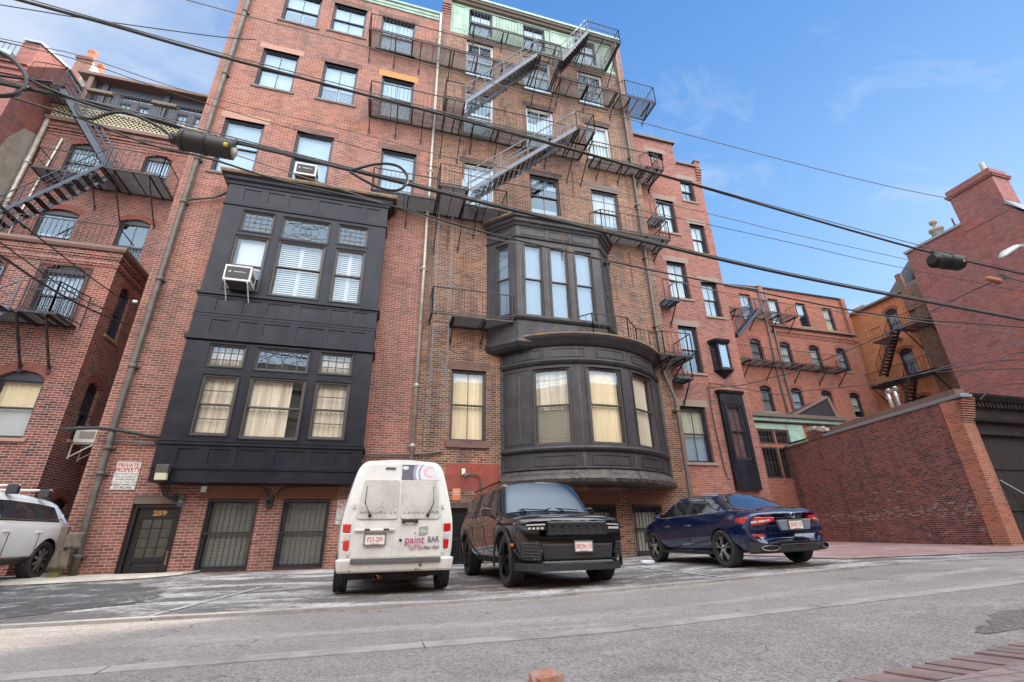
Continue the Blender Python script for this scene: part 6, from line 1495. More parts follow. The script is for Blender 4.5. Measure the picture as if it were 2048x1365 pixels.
# ---------------------------------------------------------------- vehicles
def paint(name, col, flake=.0, dirt=None, damt=.0, rough=.25, dsc=1.5):
    m, t, b = nt(name); b.inputs['Roughness'].default_value = rough; b.inputs['Metallic'].default_value = flake; b.inputs['Coat Weight'].default_value = 1.0; b.inputs['Coat Roughness'].default_value = .02
    tc = N(t, 'ShaderNodeTexCoord'); v = tc.outputs['Object']; c = col
    if dirt:
        sp = N(t, 'ShaderNodeSeparateXYZ'); t.links.new(v, sp.inputs[0])
        low = math_(t, 'MULTIPLY', math_(t, 'SUBTRACT', .95, sp.outputs[2]), .35, True)
        n1 = noise(t, scaled(t, v, 1, 1, .5), dsc * 2, 6, .65)
        f = math_(t, 'MULTIPLY', math_(t, 'MULTIPLY', math_(t, 'ADD', math_(t, 'SUBTRACT', n1, .48), low), 3.0, True), damt)
        c = mixc(t, f, col, dirt); t.links.new(c, b.inputs['Base Color'])
        t.links.new(math_(t, 'ADD', rough, math_(t, 'MULTIPLY', f, .5)), b.inputs['Roughness'])
        t.links.new(math_(t, 'SUBTRACT', 1.0, math_(t, 'MULTIPLY', f, .9), True), b.inputs['Coat Weight'])
    else: b.inputs['Base Color'].default_value = (*col, 1)
    return m
M['van_white'] = paint('van_paint', (.66, .65, .62), 0, (.40, .36, .30), .7, .4)
M['black_car'] = paint('black_car_paint', (.004, .004, .006), .0, (.03, .027, .024), .12, .08)
M['navy_car'] = paint('navy_car_paint', (.004, .014, .065), .2, (.06, .06, .065), .10, .12)
M['white_car'] = paint('white_car_paint', (.84, .84, .84), 0, (.5, .48, .45), .25, .3)
def auto_glass():
    m, t, b = nt('car_glass'); b.inputs['Base Color'].default_value = (.012, .014, .016, 1); b.inputs['Roughness'].default_value = .03
    lw = N(t, 'ShaderNodeFresnel'); lw.inputs[0].default_value = 1.6
    gl = N(t, 'ShaderNodeBsdfGlossy'); gl.inputs['Roughness'].default_value = .015; gl.inputs[0].default_value = (.50, .74, 1, 1); mx = N(t, 'ShaderNodeMixShader')  # sky blue put into the glass reflection
    t.links.new(math_(t, 'ADD', math_(t, 'MULTIPLY', lw.outputs[0], .62), .01, True), mx.inputs[0]); t.links.new(b.outputs[0], mx.inputs[1]); t.links.new(gl.outputs[0], mx.inputs[2]); t.links.new(mx.outputs[0], t.nodes['Material Output'].inputs[0]); return m
M['car_glass'] = auto_glass()
M['van_glass'] = mat('dusty_van_glass', (.50, .485, .45), .38, var=.22, vs=2.2, coat=.15, dirt=(.33, .31, .28), dsc=3, damt=.6)
M['trim'] = mat('black_trim', (.022, .022, .024), .55, var=.2)
M['trim_grey'] = mat('dusty_grey_trim', (.10, .10, .10), .7, var=.25, vs=12)
M['tyre'] = mat('tyre_rubber', (.028, .027, .027), .8, var=.25, vs=9, dirt=(.09, .085, .08), dsc=5, damt=.4)
M['rim_black'] = mat('rim_black', (.012, .012, .013), .25, .6, var=.1)
M['rim_alloy'] = mat('rim_alloy', (.50, .49, .48), .3, .85, var=.15)
M['chrome'] = mat('chrome', (.62, .62, .64), .12, 1.0, var=.03)
M['red_lens'] = mat('red_lens', (.50, .012, .02), .12, var=.15, coat=1, vs=20)
M['clear_lens'] = mat('clear_lens', (.55, .52, .50), .12, var=.25, vs=20, coat=1)
M['plate_w'] = mat('plate_white', (.72, .70, .66), .4, var=.06)
M['plate_red'] = mat('plate_red', (.50, .03, .03), .5)
M['under'] = mat('underbody', (.015, .014, .013), .8, var=.4, dirt=(.07, .045, .03), dsc=6, damt=.5)

def loft_car(parent, stations, fm, names, mats, wheels, cr_ring, cr_st, sub=2, arch=None):
    """closed shell from half sections; faces tagged by fm(i,j) are split into named part meshes"""
    ns = len(stations); m = len(stations[0][1]); vs = []
    for y, ring in stations:
        P_ = [(p[0], y + (p[2] if len(p) > 2 else 0), p[1]) for p in ring]
        vs += P_ + [(-p[0], p[1], p[2]) for p in reversed(P_[1:-1])]
    R_ = 2 * m - 2
    fs = []; ids = []
    for i in range(ns - 1):
        for k in range(R_):
            j = k if k < m - 1 else R_ - 1 - k
            fs.append((i * R_ + k, i * R_ + (k + 1) % R_, (i + 1) * R_ + (k + 1) % R_, (i + 1) * R_ + k)); ids.append(fm(i, j))
    # end caps as ladders of quads across the car
    for e, i in ((0, 0), (1, ns - 1)):
        for j in range(m - 1):
            a = i * R_ + j; b = i * R_ + j + 1; c = i * R_ + (R_ - j - 1) % R_; d = i * R_ + (R_ - j) % R_
            q = [a, b, c, d]; q2 = []
            for x in q:
                if x not in q2: q2.append(x)
            if len(q2) >= 3: fs.append(tuple(q2)); ids.append(fm(-1 if e == 0 else ns, j))
    me = bpy.data.meshes.new('shell'); me.from_pydata(vs, [], fs)
    mats = [mt if mats.index(mt) == q_ else mt.copy() for q_, mt in enumerate(mats)]
    for mt in mats + [M['under']]: me.materials.append(mt)
    me.polygons.foreach_set('material_index', ids)
    bm = bmesh.new(); bm.from_mesh(me); bmesh.ops.recalc_face_normals(bm, faces=bm.faces)
    cl = bm.edges.layers.float.get('crease_edge') or bm.edges.layers.float.new('crease_edge'); bm.verts.index_update()
    for e in bm.edges:
        a, b = e.verts[0].index, e.verts[1].index; ia, ib = a // R_, b // R_; ka, kb = a % R_, b % R_
        ja = ka if ka < m else R_ - ka; jb = kb if kb < m else R_ - kb
        if ia != ib and ja == jb: e[cl] = cr_ring(ja, min(ia, ib))
        elif ia == ib: e[cl] = cr_st(ia, min(ja, jb)) if ja != jb else 0
    bm.to_mesh(me); bm.free()
    o = bpy.data.objects.new('shell', me); COL.objects.link(o)
    s_ = o.modifiers.new('s', 'SUBSURF'); s_.levels = s_.render_levels = sub
    cut = []
    for (wy, wr) in wheels:
        c = MB(); n = 36
        for sg in (-1, 1):
            x0, x1 = sg * .52, sg * 1.3
            vv = [(x, wy + wr * cos(2 * pi * k / n), arch + wr * sin(2 * pi * k / n)) for x in (x0, x1) for k in range(n)]
            c.add(vv, [tuple(range(n)), tuple(reversed(range(n, 2 * n)))] + [(k, (k + 1) % n, (k + 1) % n + n, k + n) for k in range(n)])
        co = c.build('cutter', M['under']); cut.append(co)
        bo = o.modifiers.new('b', 'BOOLEAN'); bo.object = co; bo.operation = 'DIFFERENCE'; bo.solver = 'EXACT'; bo.material_mode = 'TRANSFER'
    dg = bpy.context.evaluated_depsgraph_get(); ev = bpy.data.meshes.new_from_object(o.evaluated_get(dg))
    out = {}
    for k in range(len(ev.materials)):
        b2 = bmesh.new(); b2.from_mesh(ev)
        bmesh.ops.delete(b2, geom=[f for f in b2.faces if f.material_index != k], context='FACES')
        if not b2.faces: b2.free(); continue
        mk = ev.materials[k]; kk_ = mats.index(mk) if mk in mats else 99; nm = names[kk_] if kk_ < len(names) else 'wheel_well'
        bmesh.ops.remove_doubles(b2, verts=b2.verts, dist=2e-4)
        me2 = bpy.data.meshes.new(nm); b2.to_mesh(me2); b2.free()
        me2.materials.clear(); me2.materials.append(mk)
        for p_ in me2.polygons: p_.material_index = 0; p_.use_smooth = True
        try: me2.set_sharp_from_angle(angle=R(38))
        except Exception: pass
        # separate loose islands of glass into their own windows
        ob = bpy.data.objects.new(nm, me2); COL.objects.link(ob); ob.parent = parent; W0[ob.name] = Vector((0, 0, 0)); out[nm] = ob
        if nm in ('side_window', 'window'):
            b3 = bmesh.new(); b3.from_mesh(me2); left_ = set(b3.faces); isl = []
            while left_:
                st_ = [left_.pop()]; g_ = set(st_)
                while st_:
                    f = st_.pop()
                    for e in f.edges:
                        for f2 in e.link_faces:
                            if f2 in left_: left_.discard(f2); g_.add(f2); st_.append(f2)
                isl.append([f.index for f in g_])
            b3.free()
            if len(isl) > 1:
                for q in isl:
                    b4 = bmesh.new(); b4.from_mesh(me2); b4.faces.ensure_lookup_table(); qs = set(q)
                    bmesh.ops.delete(b4, geom=[f for f in b4.faces if f.index not in qs], context='FACES')
                    m4 = bpy.data.meshes.new(nm); b4.to_mesh(m4); b4.free(); m4.materials.append(mk) if not m4.materials else None
                    o4 = bpy.data.objects.new(nm, m4); COL.objects.link(o4); o4.parent = parent
                bpy.data.objects.remove(ob)
    bpy.data.objects.remove(o)
    for c in cut: bpy.data.objects.remove(c)
    return out

def wheel(parent, x, y, z, r, w, style, steer=0):
    sg = 1 if x > 0 else -1
    t = bpy.data.objects.new('wheel', None); t.empty_display_size = .1
    tm = MB(); hw = w / 2; rr = r * .70
    prof = [(rr, -hw * .8), (r * .86, -hw), (r * .96, -hw * .96), (r, -hw * .8)]
    for k in range(4):
        a = -hw * .7 + k * hw * .4; prof += [(r, a), (r - .009, a + .006), (r - .009, a + .016), (r, a + .022)]
    prof += [(r, hw * .8), (r * .96, hw * .96), (r * .86, hw), (rr, hw * .8)]
    tm.rev(prof, (0, 0, 0), 'x', 48)
    ty = tm.build('wheel', M['tyre'], parent, local=True); ty.location = (x, y, z); ty.rotation_euler = (0, 0, steer)
    rm = MB(); o_ = sg * hw
    rm.rev([(rr, sg * hw * .82), (rr * .96, sg * hw * .88), (rr * .90, sg * hw * .70), (rr * .88, -sg * hw * .5), (rr * .4, -sg * hw * .45), (0, -sg * hw * .45)], (0, 0, 0), 'x', 40)
    rm.build('rim_well', M['rim_black'], ty, local=True)
    sp = MB(); n = {'five': 5, 'star': 5, 'multi': 9, 'steel': 6}[style]; xo = sg * hw * .72
    for k in range(n):
        a = 2 * pi * k / n + .3
        if style == 'star':
            for da in (-.16, .16):
                p = Vector((xo + sg * .02, .05 * cos(a), .05 * sin(a))); q = Vector((xo, rr * .93 * cos(a + da), rr * .93 * sin(a + da))); sp.bar(p, q, .028, .03, up=(1, 0, 0))
        elif style == 'five':
            p = Vector((xo + sg * .01, .04 * cos(a), .04 * sin(a))); q = Vector((xo, rr * .93 * cos(a), rr * .93 * sin(a))); sp.bar(p, q, .03, .085, up=(1, 0, 0)); sp.bar(p, q, .075, .03, up=(1, 0, 0))
        else:
            p = Vector((xo + sg * .01, .05 * cos(a), .05 * sin(a))); q = Vector((xo, rr * .93 * cos(a), rr * .93 * sin(a))); sp.bar(p, q, .05, .03, up=(1, 0, 0))
    sp.rev([(0, xo + sg * .035), (.05, xo + sg * .03), (.07, xo + sg * .01), (.07, xo - sg * .03)], (0, 0, 0), 'x', 20)
    sp.rev([(rr * .90, xo), (rr * .97, xo + sg * .012), (rr, xo)], (0, 0, 0), 'x', 40)
    sp.build('rim', M['rim_black' if style in ('five',) else 'rim_alloy'], ty, local=True)
    bpy.data.objects.remove(t); return ty

def pv(ring, k, p=3.0, w=.9):
    return [(q[0], q[1], (q[2] if len(q) > 2 else 0) + k * (q[0] / w) ** p) for q in ring]
def car(name, label, cat, loc, rz, roll=0, group=None):
    t = empty(name, loc, rz, label, cat, group); t.rotation_euler = (0, roll, rz); W0[t.name] = Vector((0, 0, 0)); return t
Bx = lambda nm, mt, par, bx, bev=.01: (lambda mb: ([mb.box(*b) for b in bx], mb.build(nm, M[mt], par, bevel=bev, local=True))[1])(MB())
def us_plate(par, c, w, h, num, sub_, ny=-1, tilt=0, green=False):
    """number plate; ny = -1 faces -y local, +1 faces +y"""
    t = MB(); t.box(c[0] - w / 2, c[0] + w / 2, c[1] - .006, c[1] + .006, c[2] - h / 2, c[2] + h / 2); p = t.build('number_plate', M['plate_w'], par, bevel=.003, local=True)
    f = MB(); e = .008; yy = c[1] + ny * .008
    for a, b, c_, d in ((c[0] - w / 2 - e, c[0] + w / 2 + e, c[2] - h / 2 - e, c[2] - h / 2 + e), (c[0] - w / 2 - e, c[0] + w / 2 + e, c[2] + h / 2 - e, c[2] + h / 2 + e), (c[0] - w / 2 - e, c[0] - w / 2 + e, c[2] - h / 2, c[2] + h / 2), (c[0] + w / 2 - e, c[0] + w / 2 + e, c[2] - h / 2, c[2] + h / 2)): f.box(a, b, yy - .006, yy + .006, c_, d)
    f.build('plate_frame', M['trim_grey'], p, local=True)
    text_mesh(num, h * .62, M['plate_red'], p, 'lettering', (c[0], c[1] + ny * .0075, c[2] - .004), xdir=(-ny, 0, 0), bold=.0005, sx=.70 * w / .30, ext=.001)
    text_mesh(sub_, h * .14, M['plate_red'], p, 'lettering', (c[0], c[1] + ny * .0075, c[2] - h * .40), xdir=(-ny, 0, 0), ext=.001)
    return p

# ---- white delivery van, rear to the camera
van = car('delivery_van', 'dirty white delivery van seen from behind, painted moon and pink lettering on its doors', 'van', (.46, 10.10, -.722), 0)
def vr(s=1.0, lean=0.0, top=1.0, zz=0.0):
    pts = [(0, .30), (.76, .30), (.84, .38), (.885, .60), (.885, .99), (.862, 1.15), (.765, 1.60), (.70, 1.83), (.60, 1.925), (.32, 1.955), (0, 1.963)]
    return [(x * s, z if z < 1.1 else 1.1 + (z - 1.1) * top, max(0, z - .95) * lean) for x, z in pts]
st = [(-2.14, vr(.94, .15)), (-2.09, vr(.97, .15)), (-1.85, vr(1, .10)), (-1.2, vr(1)), (-.4, vr(1)), (.3, vr(1)), (.75, vr(1, 0, .97)),
      (1.15, [(0, .30), (.76, .30), (.84, .38), (.885, .60), (.88, .95), (.85, 1.08), (.80, 1.30), (.72, 1.44), (.55, 1.50), (.3, 1.53), (0, 1.54)]),
      (1.5, [(0, .30), (.76, .30), (.84, .38), (.88, .60), (.86, .88), (.82, 1.0), (.74, 1.06), (.62, 1.10), (.45, 1.12), (.25, 1.13), (0, 1.14)]),
      (1.95, [(0, .30), (.74, .30), (.80, .38), (.84, .56), (.80, .76), (.74, .84), (.66, .88), (.55, .91), (.4, .93), (.2, .94), (0, .95)]),
      (2.12, [(0, .32), (.62, .32), (.68, .38), (.70, .50), (.66, .62), (.60, .68), (.54, .70), (.45, .72), (.3, .73), (.15, .74), (0, .74)])]
loft_car(van, st, lambda i, j: 1 if (j in (5,) and i in (4, 5)) or (j in (5, 6, 7, 8, 9) and i in (6, 7)) else 0, ['body', 'window'], [M['van_white'], M['car_glass']],
         [(-1.42, .39), (1.34, .39)], lambda j, i: {1: .6, 2: .3, 7: .25, 8: .4}.get(j, 0), lambda i, j: .9 if i == 0 else (.5 if i == len(st) - 1 else 0), arch=.33)
yb = -2.143
def vdoor(pts, nm, mt, th=.02, y=yb):
    """flat panel on the leaning rear face"""
    mb = MB(); L_ = lambda x, z: (x, y - .004 + max(0, z - .95) * .15 , z)
    mb.prism([L_(*p) for p in pts], (0, th, 0)); return mb.build(nm, M[mt], van, bevel=.008, local=True)
def rounded(x0, x1, x2, x3, z0, z1, r=.05):
    """quad with rounded corners; bottom x0..x1, top x3..x2"""
    o_ = []
    for (cx, cz, a0) in ((x1 - r, z0 + r, -90), (x2 - r, z1 - r, 0), (x3 + r, z1 - r, 90), (x0 + r, z0 + r, 180)):
        for k in range(5): a = R(a0 + 90 * k / 4); o_.append((cx + r * cos(a), cz + r * sin(a)))
    return o_
d1 = vdoor([(-.69, .50), (-.004, .50), (-.004, 1.90), (-.52, 1.88), (-.60, 1.70), (-.68, 1.05)], 'rear_door', 'van_white', .03)
d2 = vdoor([(.004, .50), (.69, .50), (.68, 1.05), (.60, 1.70), (.52, 1.88), (.004, 1.90)], 'rear_door', 'van_white', .03)
vdoor(rounded(-.645, -.016, -.016, -.575, 1.035, 1.635), 'rear_window', 'van_glass', .02, yb - .010)
vdoor(rounded(.016, .645, .575, .016, 1.035, 1.635), 'rear_window', 'van_glass', .02, yb - .010)
M['art_dark'] = mat('van_art_dark', (.10, .09, .13), .5, var=.35, vs=14); M['art_blue'] = mat('van_art_blue', (.26, .30, .38), .5, var=.3, vs=9); M['art_pale'] = mat('van_art_pale', (.62, .60, .62), .5, var=.12, vs=9)
M['art_pink'] = mat('van_art_pink', (.62, .40, .45), .5, var=.1); M['art_grey'] = mat('van_art_grey', (.17, .16, .155), .6, var=.3, vs=12); M['logo_pink'] = mat('logo_pink', (.42, .035, .17), .5); M['logo_plum'] = mat('logo_plum', (.09, .05, .09), .5); M['logo_green'] = mat('logo_green', (.27, .31, .24), .5)
yy = lambda z: yb - .0065 + max(0, z - .95) * .15
def vpanel(pts, mt, off=.0, nm='artwork'):
    mb = MB(); mb.prism([(x, yy(z) - off, z) for x, z in pts], (0, .003, 0)); return mb.build(nm, M[mt], d2 if pts[0][0] > 0 else d1, local=True)
def disc(cx, cz, r, a0=0, a1=360, n=28): return [(cx + r * cos(R(a0 + (a1 - a0) * k / n)), cz + r * sin(R(a0 + (a1 - a0) * k / n))) for k in range(n + 1)]
def clip(p, x0=.006, z0=1.64):
    def xm(z): return .60 - (z - 1.70) * .44 if z > 1.70 else .60 + (1.70 - z) * .12
    return [(min(max(x, x0), xm(z) - .01), min(max(z, z0), 1.885)) for x, z in p]
vpanel(clip([(.006, 1.635), (.30, 1.635), (.30, 1.89), (.006, 1.89)]), 'art_dark', 0)
for r_, mt, o_ in ((.32, 'art_blue', .0006), (.275, 'art_pale', .0012), (.235, 'art_blue', .0018), (.205, 'art_pale', .0024)):
    vpanel(clip(disc(.50, 1.74, r_)), mt, o_)
vpanel([(.455 + .10 * cos(R(a)), 1.765 + .09 * sin(R(a))) for a in range(50, 311, 13)] + [(.475 + .075 * cos(R(a)), 1.765 + .065 * sin(R(a))) for a in range(300, 59, -15)], 'art_pink', .0032)
vpanel([(.03 + .05 * cos(R(a)) + .03, 1.83 + .03 * sin(R(a))) for a in range(0, 360, 20)], 'art_pale', .001)
# skyline drawn along the foot of the rear windows
rn = random.Random(11); sk = MB(); wy = lambda z: yb - .0145 + max(0, z - .95) * .15
for i in range(46):
    x = -.59 + i * .0262
    if abs(x) < .03: continue
    h = rn.uniform(.03, .15); z0 = 1.10 + rn.uniform(0, .02)
    sk.prism([(x, wy(z0), z0), (x + .003, wy(z0), z0), (x + .003, wy(z0 + h), z0 + h), (x, wy(z0 + h), z0 + h)], (0, .002, 0)); sk.prism([(x, wy(z0 + h), z0 + h), (x + rn.uniform(.01, .024), wy(z0 + h), z0 + h), (x + .02, wy(z0 + h), z0 + h + .004), (x, wy(z0 + h), z0 + h + .004)], (0, .002, 0))
for i in range(17):
    x = -.57 + i * .072; r_ = rn.uniform(.018, .036)
    if abs(x) < .05: continue
    for q in range(2): sk.rev([(r_ * (1 - .45 * q), -.001), (r_ * (1 - .45 * q) * .8, -.0015)], (x, wy(1.12), 1.12), 'y', 14)
sk.build('skyline_drawing', M['art_grey'], van, local=True)
# lettering
L2 = lambda s, size, mt, x, z, **k: text_mesh(s, size, M[mt], d2, 'lettering', (x, yy(z) - .001, z), ext=.001, **k)
vpanel([(.315, .80), (.445, .815), (.455, .93), (.325, .92)], 'logo_green', .0008)
L2('the', .085, 'plate_w', .385, .865, sx=.9); L2('paint', .155, 'logo_pink', .255, .735, sx=.98, shear=.05); L2('BAR', .12, 'logo_plum', .545, .735, sx=.82); L2('Van Go!', .062, 'logo_plum', .52, .625, sx=1.1, shear=.2, bold=.001)
q = MB()
for k in range(5): q.tube([(.12 + k * .02 + .05 * t_, yy(.66) - .002, .66 - .012 * k + .03 * sin(t_ * 2.2 + k)) for t_ in range(0, 6)], .0022, 4)
q.rev([(.014, 0), (.006, -.001)], (.26, yy(.83) - .001, .83), 'y', 10); q.build('lettering_flourish', M['logo_pink'], d2, local=True)
Bx('number_plate_recess', 'van_white', van, [(-.64, -.05, yb - .035, yb, .865, .90)], .01)
us_plate(van, (-.335, yb - .025, .75), .305, .155, 'P23-209', 'COMMERCIAL')
Bx('plate_lamp', 'trim', van, [(-.50, -.42, yb - .05, yb, .875, .90), (-.22, -.14, yb - .05, yb, .875, .90)], .004)
Bx('door_handle', 'trim', van, [(.055, .285, yb - .045, yb - .02, .985, 1.03), (.045, .10, yb - .04, yb, .975, 1.04), (.24, .295, yb - .04, yb, .975, 1.04)], .01)
q = MB(); q.rev([(.022, 0), (.016, -.012), (0, -.012)], (.045, yb - .004, .735), 'y', 14); q.build('lock', M['trim'], van, local=True)
for s_ in (-1, 1):
    for z0, z1, mt in ((.845, .975, 'red_lens'), (.745, .845, 'clear_lens'), (.60, .745, 'red_lens')):
        mb = MB(); mb.prism([(s_ * .70, yb - .012, z0), (s_ * .815, yb + .012, z0), (s_ * .82, yb + .012, z1), (s_ * .70, yb - .012, z1)], (0, .06, 0)); mb.build('tail_light', M[mt], van, bevel=.01, local=True)
    Bx('hinge', 'van_white', van, [(s_ * .70 - .015, s_ * .70 + .015, yb - .03, yb, .54, .60), (s_ * .68 - .015, s_ * .68 + .015, yb - .0, yb + .04, 1.20, 1.27)], .004)
mb = MB(); mb.prism([(-.84, yb - .05, .30), (.84, yb - .05, .30), (.87, yb - .06, .49), (-.87, yb - .06, .49)], (0, .25, 0)); mb.build('bumper', M['van_white'], van, bevel=.03, local=True)
Bx('step_strip', 'trim_grey', van, [(-.66, .66, yb - .085, yb - .04, .425, .492)], .008)
M['rust_spot'] = mat('rust_spots', (.26, .10, .03), .8, var=.4, vs=30)
for (x, z, s_) in ((-.655, .33, .022), (-.60, .312, .012), (.30, .33, .03), (.345, .322, .02), (.27, .315, .014), (.62, .33, .012)):
    mb = MB(); mb.prism([(x + s_ * cos(a * .9) * (.6 + .4 * ((a * 7) % 3) / 2), yb - .0555, z + s_ * .6 * sin(a * .9)) for a in range(7)], (0, .004, 0)); mb.build('rust_spot', M['rust_spot'], van, local=True)
q = MB(); q.rev([(.024, 0), (.018, -.008), (.008, -.008), (.0, -.004)], (.36, yb - .057, .385), 'y', 14); q.build('tow_cap', M['trim_grey'], van, local=True)
for s_ in (-1, 1):
    mb = MB(); x = s_ * .44; mb.rev([(.028, 0), (.024, -.03), (0, -.032)], (x, yb - .02, 1.09), 'y', 12); mb.tube([(x, yb - .045, 1.09), (x + s_ * .085, yb - .02, 1.27), (x + s_ * .08, yb + .02, 1.53)], [.011, .008, .006], 6); mb.build('wiper', M['trim'], van, local=True)
Bx('underbody', 'under', van, [(-.70, .70, -1.95, 1.8, .22, .34), (-.62, .62, -1.50, -1.42, .19, .27), (-.3, .35, -1.9, -1.2, .17, .30)], .02)
mb = MB(); mb.tube([(-.12, -1.6, .24), (-.22, -2.0, .23), (-.285, -2.2, .235)], .034, 10, False); mb.build('exhaust', M['rust'], van, local=True)
for x in (-.79, .79):
    for y in (-1.42, 1.34): wheel(van, x, y, .325, .325, .20, 'steel')
Bx('roof_light', 'trim_grey', van, [(-.26, -.10, yb + .115, yb + .16, 1.80, 1.835)], .005)

# ---- black SUV, nose to the camera
jp = car('parked_car', 'glossy black SUV with a seven-slot grille, parked nose out between van and blue sedan', 'car', (3.13, 9.75, -.708), pi + .02)
def jr(belt=1.12, roof=1.77, w=1.0, rx=.74, hood=False):
    if hood: return [(0, .30), (.76 * w, .30), (.88 * w, .40), (.955 * w, .64), (.965 * w, .86), (.945 * w, .98), (.88 * w, 1.035), (.72 * w, 1.06), (.62 * w, 1.075), (.34 * w, 1.085), (0, 1.09)]
    return [(0, .30), (.76 * w, .30), (.90 * w, .40), (.965 * w, .66), (.975 * w, .92), (.955 * w, 1.04), (.915 * w, belt), (rx, roof - .14), (rx - .06, roof - .06), (.40, roof - .01), (0, roof)]
st = [(-2.42, jr(1.10, 1.60, .84, .66)), (-2.34, jr(1.10, 1.68, .93, .68)), (-2.0, jr(1.12, 1.77)), (-1.62, jr()), (-.85, jr(1.12, 1.79)), (-.72, jr(1.12, 1.795)), (.18, jr(1.12, 1.79)), (.28, jr(1.12, 1.785)), (.80, jr(1.11, 1.735)),
      (1.22, [(0, .30), (.76, .30), (.90, .40), (.965, .66), (.975, .90), (.95, 1.02), (.90, 1.08), (.80, 1.12), (.70, 1.14), (.36, 1.16), (0, 1.165)]),
      (1.32, jr(hood=True)), (1.9, jr(hood=True, w=.985)),
      (2.20, pv([(0, .32), (.72, .32), (.86, .40), (.93, .60), (.945, .80), (.93, .94), (.87, 1.0), (.72, 1.03), (.60, 1.045), (.34, 1.055), (0, 1.06)], -.08)),
      (2.36, pv([(0, .36), (.70, .36), (.82, .42), (.90, .60), (.91, .80), (.90, .91), (.84, .965), (.70, .99), (.58, 1.0), (.32, 1.01), (0, 1.015)], -.26)),
      (2.39, pv([(0, .42), (.66, .42), (.78, .47), (.85, .60), (.86, .78), (.84, .87), (.79, .915), (.68, .935), (.56, .945), (.30, .95), (0, .955)], -.26))]
def jm(i, j):
    if j == 6 and i in (2, 3, 5, 7): return 1
    if j == 6 and i in (4, 6): return 2
    if j in (6, 7, 8, 9) and i == 8: return 3
    if j in (0,): return 2
    if j == 1 and 2 <= i <= 11: return 2
    return 0
loft_car(jp, st, jm, ['body', 'side_window', 'trim', 'windscreen'], [M['black_car'], M['car_glass'], M['trim'], M['car_glass']], [(-1.48, .44), (1.48, .44)],
         lambda j, i: {1: .5, 4: .25, 5: .5, 6: .75, 7: .35}.get(j, 0), lambda i, j: {0: .4, 9: .7, 8: .4, 14: .35, 13: .3}.get(i, 0), arch=.40)
# roof glass and shoulders
for x in (-.80, .80):
    for y in (-1.48, 1.48): wheel(jp, x, y, .395, .395, .26, 'five')
nf = 2.40
Bx('grille_surround', 'black_car', jp, [(-.50, .50, nf - .08, nf + .035, .905, .945), (-.50, .50, nf - .08, nf + .03, .735, .765)], .012)
Bx('grille_backing', 'trim', jp, [(-.49, .49, nf - .1, nf + .0, .75, .92)], .01)
for k in range(7):
    x = -.42 + k * .14; mb = MB(); fr = [(x - .058, .765), (x + .058, .765), (x + .052, .908), (x - .052, .908)]
    for a, b in zip(fr, fr[1:] + fr[:1]): mb.bar((a[0], nf + .03, a[1]), (b[0], nf + .03, b[1]), .02, .03, up=(0, 1, 0))
    mb.build('grille_slot', mat('slot_frame', (.10, .10, .105), .3, .7), jp, local=True)
def mesh_grid(x0, x1, z0, z1, y, nm='honeycomb_grille', s_=.045):
    mb = MB(); r = 0; z = z0
    while z < z1:
        x = x0 + (s_ / 2 if r % 2 else 0)
        while x < x1 - s_ * .5:
            mb.bar((x, y, z), (x + s_ * .5, y, z + s_ * .22), .007, .02, up=(0, 1, 0)); mb.bar((x + s_ * .5, y, z + s_ * .22), (x + s_, y, z), .007, .02, up=(0, 1, 0)); mb.bar((x, y, z), (x, y, z - s_ * .3), .007, .02, up=(0, 1, 0)); x += s_
        z += s_ * .52; r += 1
    return mb.build(nm, M['grille_dk'], jp, local=True)
mesh_grid(-.48, .48, .77, .90, nf + .012, 'upper_mesh', .035)
mb = MB(); mb.prism([(-.56, nf - .05, .40), (.56, nf - .05, .40), (.60, nf - .05, .62), (-.60, nf - .05, .62)], (0, .065, 0)); mb.build('lower_intake', M['trim'], jp, bevel=.01, local=True); mesh_grid(-.54, .54, .43, .60, nf + .024)
